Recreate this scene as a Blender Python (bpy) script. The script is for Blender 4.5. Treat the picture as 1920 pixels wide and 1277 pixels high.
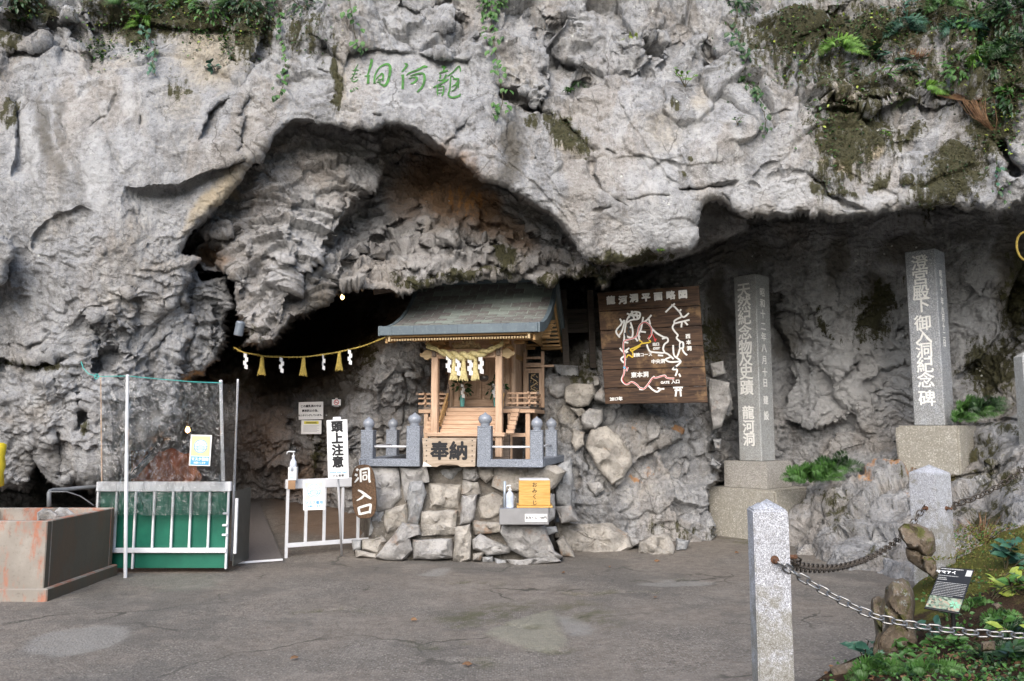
import bpy, bmesh, math, random
import numpy as np
from mathutils import Vector, Matrix, Euler

random.seed(7)
SC = bpy.context.scene
COL = SC.collection
for _o in list(bpy.data.objects):
    bpy.data.objects.remove(_o)

# ------------------------------------------------------------------ camera
FPX, CW, CH, EYE = 1490.0, 960.0, 638.5, 1.55
PITCH = math.atan((800.0 - CH) / FPX)
cam_d = bpy.data.cameras.new('camera')
cam_d.sensor_width = 36.0
cam_d.lens = FPX * 36.0 / 1920.0
cam_d.clip_start = 0.05
cam_d.clip_end = 500.0
cam = bpy.data.objects.new('camera', cam_d)
COL.objects.link(cam)
cam.location = (0, 0, EYE)
cam.rotation_euler = (math.pi / 2 + PITCH, 0, 0)
SC.camera = cam

# ------------------------------------------------------------------ sky, sun, exposure
SUN_EL, SUN_ROT = math.radians(35), math.radians(192)
world = bpy.data.worlds.new('World')
SC.world = world
world.use_nodes = True
_nt = world.node_tree
_nt.nodes.clear()
_sky = _nt.nodes.new('ShaderNodeTexSky')
_sky.sky_type = 'NISHITA'
_sky.sun_disc = False
_sky.sun_elevation = SUN_EL
_sky.sun_rotation = SUN_ROT
_sky.air_density = 1.0
_sky.dust_density = 2.0
_sky.ozone_density = 1.0
_bg = _nt.nodes.new('ShaderNodeBackground')
_bg.inputs['Strength'].default_value = 0.15
_wo = _nt.nodes.new('ShaderNodeOutputWorld')
_nt.links.new(_sky.outputs['Color'], _bg.inputs['Color'])
_nt.links.new(_bg.outputs['Background'], _wo.inputs['Surface'])

sun_d = bpy.data.lights.new('sun', 'SUN')
sun_d.energy = 1.7
sun_d.angle = math.radians(58)
sun_d.color = (1.0, 0.95, 0.88)
sun = bpy.data.objects.new('sun', sun_d)
COL.objects.link(sun)
# sky sun_rotation is measured from +Y, clockwise seen from above
_sd = Vector((math.sin(SUN_ROT) * math.cos(SUN_EL), math.cos(SUN_ROT) * math.cos(SUN_EL), math.sin(SUN_EL)))
sun.rotation_euler = (-_sd).to_track_quat('-Z', 'Y').to_euler()
sun.location = (-3, -8, 14)

SC.view_settings.view_transform = 'Standard'
SC.view_settings.look = 'None'
SC.view_settings.exposure = 1.06
SC.view_settings.gamma = 1.0
SC.view_settings.use_curve_mapping = False
SC.render.engine = 'CYCLES'
SC.cycles.max_bounces = 8
SC.cycles.use_denoising = True
SC.cycles.use_adaptive_sampling = True
SC.cycles.adaptive_threshold = 0.012

# ------------------------------------------------------------------ geometry helpers
CP, SP = math.cos(PITCH), math.sin(PITCH)


def P(u, v, Y):
    """world point on the photograph's ray (u, v) at world depth Y"""
    xc, yc = (u - CW) / FPX, (CH - v) / FPX
    t = Y / (CP - yc * SP)
    return Vector((t * xc, Y, EYE + t * (SP + yc * CP)))


def PA(u, v, Y):
    xc, yc = (u - CW) / FPX, (CH - v) / FPX
    t = Y / (CP - yc * SP)
    return np.stack([t * xc, Y, EYE + t * (SP + yc * CP)], axis=-1)


def PG(u, v, z=0.0):
    """world point where the ray meets height z"""
    xc, yc = (u - CW) / FPX, (CH - v) / FPX
    dz = SP + yc * CP
    t = (z - EYE) / dz
    return Vector((t * xc, t * (CP - yc * SP), z))


# ------------------------------------------------------------------ numpy noise
_rng = np.random.RandomState(11)
_PERM = _rng.permutation(4096).astype(np.int32)
_GRAD = _rng.normal(size=(4096, 3)).astype(np.float32)
_GRAD /= np.linalg.norm(_GRAD, axis=1, keepdims=True)


def _hash(ix, iy, iz):
    return _PERM[(_PERM[(_PERM[ix & 4095] + iy) & 4095] + iz) & 4095]


def perlin(p):
    p = np.asarray(p, dtype=np.float32)
    f0 = np.floor(p)
    i = f0.astype(np.int32)
    f = p - f0
    w = f * f * f * (f * (f * 6 - 15) + 10)
    out = 0
    for dx in (0, 1):
        wx = w[..., 0] if dx else 1 - w[..., 0]
        for dy in (0, 1):
            wy = w[..., 1] if dy else 1 - w[..., 1]
            for dz in (0, 1):
                wz = w[..., 2] if dz else 1 - w[..., 2]
                g = _GRAD[_hash(i[..., 0] + dx, i[..., 1] + dy, i[..., 2] + dz)]
                d = g[..., 0] * (f[..., 0] - dx) + g[..., 1] * (f[..., 1] - dy) + g[..., 2] * (f[..., 2] - dz)
                out = out + wx * wy * wz * d
    return out * 1.5


def fbm(p, octaves=4, gain=0.5, lac=2.03, ridged=False):
    a, s, t = 1.0, 0.0, 0.0
    q = np.array(p, dtype=np.float32)
    for _ in range(octaves):
        n = perlin(q)
        if ridged:
            n = 1 - 2 * np.abs(n)
        s = s + a * n
        t += a
        a *= gain
        q = q * lac + 17.3
    return s / t


def worley(p, jitter=0.9):
    """F1, F2, random id and offset to the nearest site"""
    p = np.asarray(p, dtype=np.float32)
    i = np.floor(p).astype(np.int32)
    f = p - i
    f1 = np.full(p.shape[:-1], 9.0, np.float32)
    f2 = f1.copy()
    hid = np.zeros(p.shape[:-1], np.int32)
    off = np.zeros_like(p)
    for dx in (-1, 0, 1):
        for dy in (-1, 0, 1):
            for dz in (-1, 0, 1):
                h = _hash(i[..., 0] + dx, i[..., 1] + dy, i[..., 2] + dz)
                r = np.stack([_PERM[(h + 101) & 4095], _PERM[(h + 1777) & 4095], _PERM[(h + 3001) & 4095]], -1) / 4096.0
                v = (np.array([dx, dy, dz], np.float32) + 0.5 + jitter * (r - 0.5) - f).astype(np.float32)
                d = np.sqrt((v * v).sum(-1))
                m = d < f1
                f2 = np.where(m, f1, np.minimum(f2, d))
                hid = np.where(m, h, hid)
                off = np.where(m[..., None], v, off)
                f1 = np.where(m, d, f1)
    return f1, f2, hid, off


def sstep(a, b, x):
    t = np.clip((x - a) / (b - a), 0, 1)
    return t * t * (3 - 2 * t)


def poly_sd(U, V, poly):
    """signed distance to a polygon in the traced outline, positive inside"""
    poly = np.asarray(poly, np.float32)
    d2 = np.full(U.shape, 1e12, np.float32)
    inside = np.zeros(U.shape, bool)
    n = len(poly)
    for k in range(n):
        ax, ay = poly[k]
        bx, by = poly[(k + 1) % n]
        ex, ey = bx - ax, by - ay
        L = ex * ex + ey * ey + 1e-9
        t = np.clip(((U - ax) * ex + (V - ay) * ey) / L, 0, 1)
        d2 = np.minimum(d2, (U - ax - t * ex) ** 2 + (V - ay - t * ey) ** 2)
        if ay != by:
            c = (ay > V) != (by > V)
            inside ^= c & (U < (bx - ax) * (V - ay) / (by - ay) + ax)
    d = np.sqrt(d2)
    return np.where(inside, d, -d)


def line_sd(U, V, line):
    """unsigned distance, side (+1 on the right of travel, y down) and parameter 0..1 along a polyline"""
    line = np.asarray(line, np.float32)
    d2 = np.full(U.shape, 1e12, np.float32)
    side = np.ones(U.shape, np.float32)
    par = np.zeros(U.shape, np.float32)
    seg = np.hypot(*(line[1:] - line[:-1]).T)
    cum = np.concatenate([[0], np.cumsum(seg)])
    for k in range(len(line) - 1):
        ax, ay = line[k]
        ex, ey = line[k + 1] - line[k]
        L = ex * ex + ey * ey + 1e-9
        t = np.clip(((U - ax) * ex + (V - ay) * ey) / L, 0, 1)
        px, py = U - ax - t * ex, V - ay - t * ey
        q = px * px + py * py
        m = q < d2
        d2 = np.where(m, q, d2)
        side = np.where(m, np.sign(ex * (V - ay) - ey * (U - ax)), side)
        par = np.where(m, (cum[k] + t * seg[k]) / cum[-1], par)
    return np.sqrt(d2), side, par


def tps(pts):
    """smooth surface through control points (u, v, value)"""
    a = np.array(pts, np.float64)
    x = a[:, :2] / 500.0
    n = len(a)
    r = np.linalg.norm(x[:, None] - x[None], axis=-1)
    K = np.where(r > 0, r * r * np.log(r + 1e-12), 0) + np.eye(n) * 0.004
    A = np.zeros((n + 3, n + 3))
    A[:n, :n] = K
    A[:n, n] = 1
    A[:n, n + 1:] = x
    A[n:, :n] = A[:n, n:].T
    w = np.linalg.solve(A, np.concatenate([a[:, 2], np.zeros(3)]))

    def ev(U, V):
        u, v = (U / 500.0).astype(np.float32), (V / 500.0).astype(np.float32)
        s = (w[n] + w[n + 1] * u + w[n + 2] * v).astype(np.float32)
        for k in range(n):
            q = (u - np.float32(x[k, 0])) ** 2 + (v - np.float32(x[k, 1])) ** 2
            s += np.float32(0.5 * w[k]) * q * np.log(q + 1e-9)
        return s
    return ev


# ------------------------------------------------------------------ node material helper
def hexmix(*c):
    return (c[0], c[1], c[2], 1.0)


class Mat:
    def __init__(self, name):
        self.m = bpy.data.materials.new(name)
        self.m.use_nodes = True
        self.nt = self.m.node_tree
        self.nt.nodes.clear()
        self.out = self.nt.nodes.new('ShaderNodeOutputMaterial')
        self.b = self.nt.nodes.new('ShaderNodeBsdfPrincipled')
        self.nt.links.new(self.b.outputs[0], self.out.inputs[0])
        self._tc = None

    def n(self, t, **kw):
        x = self.nt.nodes.new(t)
        for k, v in kw.items():
            setattr(x, k, v)
        return x

    def set(self, node, key, val):
        if hasattr(val, 'is_linked') or isinstance(val, bpy.types.NodeSocket):
            self.nt.links.new(val, node.inputs[key])
        else:
            if isinstance(val, (tuple, list)) and len(val) == 3 and node.inputs[key].type == 'RGBA':
                val = (*val, 1.0)
            node.inputs[key].default_value = val

    def tc(self, kind='Object'):
        if self._tc is None:
            self._tc = self.n('ShaderNodeTexCoord')
        return self._tc.outputs[kind]

    def mapping(self, scale=(1, 1, 1), rot=(0, 0, 0), vec=None, loc=(0, 0, 0)):
        mp = self.n('ShaderNodeMapping')
        self.set(mp, 'Vector', vec or self.tc())
        mp.inputs['Scale'].default_value = scale
        mp.inputs['Rotation'].default_value = rot
        mp.inputs['Location'].default_value = loc
        return mp.outputs[0]

    def noise(self, scale, detail=4, rough=0.55, vec=None, dist=0.0):
        t = self.n('ShaderNodeTexNoise')
        self.set(t, 'Vector', vec or self.tc())
        t.inputs['Scale'].default_value = scale
        t.inputs['Detail'].default_value = detail
        t.inputs['Roughness'].default_value = rough
        t.inputs['Distortion'].default_value = dist
        return t.outputs[0]

    def voronoi(self, scale, feature='F1', vec=None, out='Distance'):
        t = self.n('ShaderNodeTexVoronoi', feature=feature)
        self.set(t, 'Vector', vec or self.tc())
        t.inputs['Scale'].default_value = scale
        return t.outputs[out]

    def ramp(self, fac, a, b, lo=0.0, hi=1.0):
        r = self.n('ShaderNodeMapRange', interpolation_type='SMOOTHSTEP')
        self.set(r, 0, fac)
        r.inputs[1].default_value = a
        r.inputs[2].default_value = b
        r.inputs[3].default_value = lo
        r.inputs[4].default_value = hi
        return r.outputs[0]

    def math(self, op, a, b=0.0):
        r = self.n('ShaderNodeMath', operation=op)
        self.set(r, 0, a)
        self.set(r, 1, b)
        return r.outputs[0]

    def mix(self, fac, a, b, blend='MIX'):
        r = self.n('ShaderNodeMix', data_type='RGBA', blend_type=blend)
        self.set(r, 0, fac)
        self.set(r, 6, a)
        self.set(r, 7, b)
        return r.outputs[2]

    def attr(self, name):
        return self.n('ShaderNodeAttribute', attribute_name=name).outputs['Fac']

    def bump(self, h, strength=0.5, dist=0.02, prev=None):
        r = self.n('ShaderNodeBump')
        r.inputs['Strength'].default_value = strength
        r.inputs['Distance'].default_value = dist
        self.set(r, 'Height', h)
        if prev is not None:
            self.set(r, 'Normal', prev)
        return r.outputs[0]

    def done(self, color=None, rough=None, normal=None, metal=None, **kw):
        if color is not None:
            self.set(self.b, 'Base Color', color)
        if rough is not None:
            self.set(self.b, 'Roughness', rough)
        if normal is not None:
            self.set(self.b, 'Normal', normal)
        if metal is not None:
            self.set(self.b, 'Metallic', metal)
        for k, v in kw.items():
            self.set(self.b, k.replace('_', ' '), v)
        return self.m


def simple(name, col, rough=0.6, metal=0.0, var=0.15, scale=12.0, bump=0.0, bscale=60.0, spec=None):
    M = Mat(name)
    n = M.noise(scale, 5)
    c = M.mix(M.ramp(n, 0.3, 0.7), tuple(x * (1 - var) for x in col), tuple(min(1, x * (1 + var)) for x in col))
    nm = M.bump(M.noise(bscale, 3), bump, 0.01) if bump else None
    kw = {}
    if spec is not None:
        kw['Specular_IOR_Level'] = spec
    return M.done(c, rough, nm, metal, **kw)


# ------------------------------------------------------------------ object helpers
def tag(o, label=None, cat=None, group=None, kind=None):
    if label:
        o['label'] = label
    if cat:
        o['category'] = cat
    if group:
        o['group'] = group
    if kind:
        o['kind'] = kind
    return o


def thing(name, label, cat, loc=(0, 0, 0), rz=0.0, group=None, rot=None):
    o = bpy.data.objects.new(name, None)
    o.empty_display_size = 0.1
    COL.objects.link(o)
    o.location = loc
    o.rotation_euler = rot if rot else (0, 0, rz)
    return tag(o, label, cat, group)


def link_mesh(name, me, parent=None, loc=(0, 0, 0), rot=(0, 0, 0), scale=None):
    o = bpy.data.objects.new(name, me)
    COL.objects.link(o)
    o.location = loc
    o.rotation_euler = rot
    if scale:
        o.scale = scale
    if parent is not None:
        o.parent = parent
    return o


def copy_tree(o, parent=None):
    c = o.copy()
    COL.objects.link(c)
    if parent is not None:
        c.parent = parent
    for ch in list(o.children):
        copy_tree(ch, c)
    return c


class MB:
    """collects shapes and links them as ONE mesh object"""

    def __init__(self):
        self.v, self.f, self.mi = [], [], []

    def add(self, verts, faces, mi=0):
        b = len(self.v)
        self.v.extend([tuple(x) for x in verts])
        self.f.extend([tuple(b + i for i in f) for f in faces])
        self.mi.extend([mi] * len(faces))
        return self

    def box(self, c, s, rot=None, mi=0, ch=0.0, taper=None):
        hx, hy, hz = s[0] / 2, s[1] / 2, s[2] / 2
        if ch <= 0:
            vs = [Vector((sx * hx, sy * hy, sz * hz)) for sz in (-1, 1) for sy in (-1, 1) for sx in (-1, 1)]
            fs = [(0, 2, 3, 1), (4, 5, 7, 6), (0, 1, 5, 4), (2, 6, 7, 3), (0, 4, 6, 2), (1, 3, 7, 5)]
        else:
            ch = min(ch, hx * 0.9, hy * 0.9, hz * 0.9)
            bm = bmesh.new()
            bmesh.ops.create_cube(bm, size=1.0)
            for q in bm.verts:
                q.co = Vector((q.co.x * s[0], q.co.y * s[1], q.co.z * s[2]))
            bmesh.ops.bevel(bm, geom=list(bm.edges), offset=ch, segments=1, affect='EDGES')
            bm.verts.index_update()
            vs = [q.co.copy() for q in bm.verts]
            fs = [tuple(q.index for q in f.verts) for f in bm.faces]
            bm.free()
        if taper:
            vs = [Vector((p.x * (1 + (taper - 1) * (p.z / s[2] + 0.5)), p.y * (1 + (taper - 1) * (p.z / s[2] + 0.5)), p.z)) for p in vs]
        if rot is not None:
            R = rot.to_matrix() if isinstance(rot, Euler) else rot
            vs = [R @ p for p in vs]
        c = Vector(c)
        return self.add([p + c for p in vs], fs, mi)

    def bar(self, a, b, w, h=None, up=(0, 0, 1), mi=0, ch=0.0):
        """box from a to b, w wide and h high"""
        a, b = Vector(a), Vector(b)
        d = b - a
        y = d.normalized()
        x = y.cross(Vector(up))
        if x.length < 1e-4:
            x = y.cross(Vector((1, 0, 0)))
        x.normalize()
        z = x.cross(y)
        R = Matrix((x, y, z)).transposed()
        return self.box((a + b) / 2, (w, d.length, h or w), R, mi, ch)

    def tube(self, path, r, n=8, mi=0, caps=True, radii=None):
        path = [Vector(p) for p in path]
        m = len(path)
        rings = []
        ref = None
        for i, p in enumerate(path):
            d = (path[min(i + 1, m - 1)] - path[max(i - 1, 0)]).normalized()
            if ref is None:
                ref = d.orthogonal().normalized()
            ref = (ref - d * ref.dot(d))
            ref = ref.normalized() if ref.length > 1e-6 else d.orthogonal().normalized()
            w = d.cross(ref)
            rr = radii[i] if radii else r
            rings.append([p + (ref * math.cos(2 * math.pi * k / n) + w * math.sin(2 * math.pi * k / n)) * rr for k in range(n)])
        vs = [q for ring in rings for q in ring]
        fs = []
        for i in range(m - 1):
            for k in range(n):
                k2 = (k + 1) % n
                fs.append((i * n + k, i * n + k2, (i + 1) * n + k2, (i + 1) * n + k))
        if caps:
            fs.append(tuple(range(n - 1, -1, -1)))
            fs.append(tuple((m - 1) * n + k for k in range(n)))
        return self.add(vs, fs, mi)

    def lathe(self, prof, c=(0, 0, 0), n=16, mi=0):
        c = Vector(c)
        vs, fs = [], []
        for r, z in prof:
            for k in range(n):
                a = 2 * math.pi * k / n
                vs.append(c + Vector((r * math.cos(a), r * math.sin(a), z)))
        for i in range(len(prof) - 1):
            for k in range(n):
                k2 = (k + 1) % n
                fs.append((i * n + k, i * n + k2, (i + 1) * n + k2, (i + 1) * n + k))
        fs.append(tuple(range(n - 1, -1, -1)))
        fs.append(tuple((len(prof) - 1) * n + k for k in range(n)))
        return self.add(vs, fs, mi)

    def prism(self, poly, fn, depth, mi=0):
        """poly of 2-D points; fn maps (a, b, d) to 3-D; extruded from 0 to depth"""
        n = len(poly)
        vs = [Vector(fn(a, b, 0)) for a, b in poly] + [Vector(fn(a, b, depth)) for a, b in poly]
        fs = [tuple(range(n)), tuple(range(2 * n - 1, n - 1, -1))]
        for k in range(n):
            k2 = (k + 1) % n
            fs.append((k, n + k, n + k2, k2))
        return self.add(vs, fs, mi)

    def build(self, name, mats, parent=None, smooth=False, loc=(0, 0, 0), rot=(0, 0, 0), bevel=0.0):
        me = bpy.data.meshes.new(name)
        me.from_pydata(self.v, [], self.f)
        if not isinstance(mats, (list, tuple)):
            mats = [mats]
        for m in mats:
            me.materials.append(m)
        if len(mats) > 1:
            me.polygons.foreach_set('material_index', self.mi)
        bm = bmesh.new()
        bm.from_mesh(me)
        bmesh.ops.recalc_face_normals(bm, faces=list(bm.faces))
        if bevel:
            bmesh.ops.bevel(bm, geom=[e for e in bm.edges if len(e.link_faces) == 2 and e.calc_face_angle(0) > 0.6], offset=bevel, segments=1, affect='EDGES', clamp_overlap=True)
        bm.to_mesh(me)
        bm.free()
        if smooth:
            me.polygons.foreach_set('use_smooth', [True] * len(me.polygons))
        me.update()
        return link_mesh(name, me, parent, loc, rot)


def smooth_by_angle(o, deg=40):
    me = o.data
    me.polygons.foreach_set('use_smooth', [True] * len(me.polygons))
    bm = bmesh.new()
    bm.from_mesh(me)
    for e in bm.edges:
        e.smooth = not (len(e.link_faces) == 2 and e.calc_face_angle(0) > math.radians(deg))
    bm.to_mesh(me)
    bm.free()
    return o


_TXT = {}


def text_mesh(body, size, extrude=0.001, bold=0.0, align='CENTER', res=2, spacing=1.0, line=1.0):
    """lettering as a thin solid; weight is added by slightly shifted copies"""
    cu = bpy.data.curves.new('txt', 'FONT')
    cu.body = body
    cu.size = size
    cu.extrude = extrude
    cu.align_x = align
    cu.align_y = 'CENTER'
    cu.resolution_u = res
    cu.space_character = spacing
    cu.space_line = line
    ob = bpy.data.objects.new('txt', cu)
    me = bpy.data.meshes.new_from_object(ob)
    bpy.data.objects.remove(ob)
    bpy.data.curves.remove(cu)
    if bold > 0 and len(me.vertices):
        n = len(me.vertices)
        co = np.empty(n * 3, np.float32)
        me.vertices.foreach_get('co', co)
        co = co.reshape(-1, 3)
        fs = [tuple(f.vertices) for f in me.polygons]
        vs, ff = [], []
        for k in range(7):
            a = 2 * math.pi * k / 6
            o = np.array([0, 0, 0]) if k == 6 else np.array([bold * math.cos(a), bold * math.sin(a), -extrude * .06 * (k + 1)])
            ff += [tuple(i + len(vs) for i in f) for f in fs]
            vs += (co + o).tolist()
        bpy.data.meshes.remove(me)
        me = bpy.data.meshes.new('txt')
        me.from_pydata(vs, [], ff)
    return me


def text(body, size, mat, name, parent, loc, rot, extrude=0.001, bold=0.0, align='CENTER', sx=1.0, **kw):
    me = text_mesh(body, size, extrude, bold, align, **kw)
    me.name = name
    me.materials.clear()
    me.materials.append(mat)
    o = link_mesh(name, me, parent, loc, rot)
    o.scale = (sx, 1, 1)
    return o


def ribbon(pts, widths, n=1):
    """outline polygon (left side then right side) of a brush stroke in 2-D"""
    pts = [Vector((p[0], p[1])) for p in pts]
    # Catmull-Rom refine
    if len(pts) > 2:
        q, w = [], []
        for i in range(len(pts) - 1):
            p0, p1, p2, p3 = pts[max(i - 1, 0)], pts[i], pts[i + 1], pts[min(i + 2, len(pts) - 1)]
            for s in range(4):
                t = s / 4
                q.append(0.5 * ((2 * p1) + (p2 - p0) * t + (2 * p0 - 5 * p1 + 4 * p2 - p3) * t * t + (3 * p1 - p0 - 3 * p2 + p3) * t ** 3))
                w.append(widths[i] * (1 - t) + widths[i + 1] * t)
        q.append(pts[-1])
        w.append(widths[-1])
        pts, widths = q, w
    L, R = [], []
    for i, p in enumerate(pts):
        d = pts[min(i + 1, len(pts) - 1)] - pts[max(i - 1, 0)]
        d = d.normalized() if d.length > 1e-9 else Vector((1, 0))
        nrm = Vector((-d.y, d.x))
        L.append(p + nrm * widths[i] / 2)
        R.append(p - nrm * widths[i] / 2)
    return L, R


def add_ribbon(mb, pts, widths, fn, depth, mi=0):
    """brush stroke as a thin solid; fn maps (a, b, d) to 3-D"""
    if isinstance(widths, (int, float)):
        widths = [widths] * len(pts)
    L, R = ribbon(pts, widths)
    n = len(L)
    vs = []
    for i in range(n):
        vs += [fn(L[i].x, L[i].y, 0), fn(R[i].x, R[i].y, 0), fn(L[i].x, L[i].y, depth), fn(R[i].x, R[i].y, depth)]
    fs = []
    for i in range(n - 1):
        a, b = 4 * i, 4 * i + 4
        fs += [(a + 2, a + 3, b + 3, b + 2), (a, b, b + 1, a + 1), (a, a + 2, b + 2, b), (a + 1, b + 1, b + 3, a + 3)]
    fs += [(0, 1, 3, 2), (4 * n - 4, 4 * n - 2, 4 * n - 1, 4 * n - 3)]
    mb.add([Vector(x) for x in vs], fs, mi)
# ================================================================== ROCK CLIFF
CRACKS = [  # polyline, half width (px), depth (m)
    ([(217, 171), (208, 190), (203, 215)], 2.2, .05), ([(203, 217), (186, 226), (168, 246)], 2.5, .04), ([(265, 216), (262, 236)], 2.5, .07),
    ([(451, 169), (470, 139), (488, 100), (500, 60), (512, 20), (514, -30)], 5, .16), ([(440, 184), (451, 169)], 3, .08),
    ([(739, 4), (758, 17), (781, 26), (811, 11), (815, -10)], 3, .10), ([(833, -10), (845, 23), (856, 36), (875, 45)], 3, .10),
    ([(875, 19), (863, 38)], 2.2, .07), ([(813, 64), (841, 56), (847, 38)], 3.5, .12), ([(911, 60), (890, 79), (882, 94), (884, 124)], 3, .1),
    ([(625, 75), (608, 98), (593, 117)], 3, .08), ([(593, 130), (619, 139)], 2.5, .06), ([(879, 194), (905, 186), (924, 184), (930, 190)], 3, .1),
    ([(697, 215), (712, 219), (718, 216)], 3, .06),
    ([(927, 160), (946, 178), (985, 187), (1005, 205), (1035, 224)], 9, .30), ([(1094, 145), (1087, 165), (1078, 200)], 9, .3),
    ([(1030, 60), (1060, 105), (1080, 128)], 6, .16), ([(958, 78), (985, 85), (1005, 75), (1012, 45)], 4, .14), ([(1137, 280), (1155, 290)], 3, .06),
    ([(1050, 222), (1084, 256), (1107, 282), (1125, 281)], 5, .12), ([(1107, 286), (1110, 327), (1137, 365), (1159, 376), (1178, 389)], 3.5, .10),
    ([(1174, 376), (1223, 365), (1257, 368)], 3, .06), ([(1272, 356), (1321, 352), (1374, 346), (1385, 338)], 3, .14), ([(1407, 346), (1426, 348)], 3, .07),
    ([(1112, 397), (1150, 386)], 2.5, .06), ([(1250, 300), (1278, 315)], 2, .03), ([(1140, 105), (1150, 100), (1165, 103)], 2.5, .06),
    ([(1330, 70), (1312, 90), (1300, 120)], 3, .08), ([(1315, 72), (1335, 108)], 3, .09), ([(1232, 140), (1262, 100), (1280, 70)], 3, .07), ([(1270, 40), (1300, 90)], 3, .06),
    ([(1511, 323), (1541, 346), (1553, 365), (1590, 387), (1625, 394)], 4, .12), ([(1440, 331), (1489, 323), (1511, 325)], 3, .07),
    ([(1703, 327), (1729, 312)], 4, .08), ([(1872, 263), (1887, 293), (1910, 327)], 9, .35), ([(1902, 147), (1872, 241), (1816, 338)], 22, .14),
    ([(1530, 80), (1560, 62), (1590, 40)], 6, .14), ([(1550, 175), (1600, 192), (1643, 192), (1680, 180)], 6, .16), ([(1740, 180), (1800, 185), (1830, 175)], 8, .2),
    ([(1663, 265), (1672, 290), (1660, 345)], 4, .05), ([(1569, 723), (1617, 670), (1661, 640), (1713, 592)], 5, .16), ([(1617, 732), (1661, 697), (1705, 670)], 5, .14),
    ([(1529, 697), (1556, 745), (1582, 776)], 7, .18), ([(1590, 690), (1640, 660), (1690, 655)], 3, .08), ([(1470, 650), (1500, 690), (1512, 730)], 3, .08),
    ([(1500, 560), (1530, 610), (1560, 640)], 4, .08), ([(1163, 769), (1199, 817)], 3, .08), ([(1290, 858), (1270, 885)], 3, .06), ([(1299, 760), (1335, 800)], 4, .06),
    ([(1076, 860), (1080, 910), (1074, 948)], 4, .12), ([(1095, 700), (1098, 760), (1112, 800)], 5, .1), ([(1040, 735), (1075, 765), (1100, 800)], 4, .1),
    ([(700, 505), (760, 480), (820, 470)], 3, .03), ([(184, 560), (190, 600), (184, 650)], 4, .05), ([(262, 590), (256, 640), (240, 655)], 4, .06),
    ([(240, 530), (262, 570), (258, 610)], 5, .06), ([(110, 810), (114, 870), (118, 905)], 6, .10), ([(60, 800), (75, 850), (82, 890)], 3, .05),
    ([(300, 610), (275, 650), (290, 720), (280, 790)], 6, .09), ([(215, 760), (225, 810), (215, 860)], 5, .07), ([(140, 700), (150, 740), (146, 770)], 4, .06),
    ([(1500, 990), (1530, 960), (1550, 970)], 4, .05), ([(1600, 950), (1640, 985), (1650, 1030)], 4, .06), ([(1850, 880), (1900, 840)], 5, .08), ([(1740, 850), (1800, 870), (1880, 830)], 4, .08),
    ([(760, 640), (765, 720), (752, 800)], 4, .08), ([(720, 660), (712, 740), (722, 850)], 4, .07), ([(800, 660), (790, 720)], 4, .06), ([(548, 760), (556, 850), (548, 920)], 8, .18),
    ([(600, 800), (604, 860), (595, 925)], 8, .15), ([(570, 35), (590, 70), (625, 90)], 3, .05), ([(200, 260), (215, 300), (240, 330)], 1.5, .02), ([(75, 150), (100, 240), (130, 320)], 3, .02),
    ([(100, 170), (125, 250), (145, 330)], 2, .015), ([(240, 350), (252, 395), (270, 440)], 2, .02), ([(1020, 240), (1010, 290), (1022, 330)], 2.5, .03),
]
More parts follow.
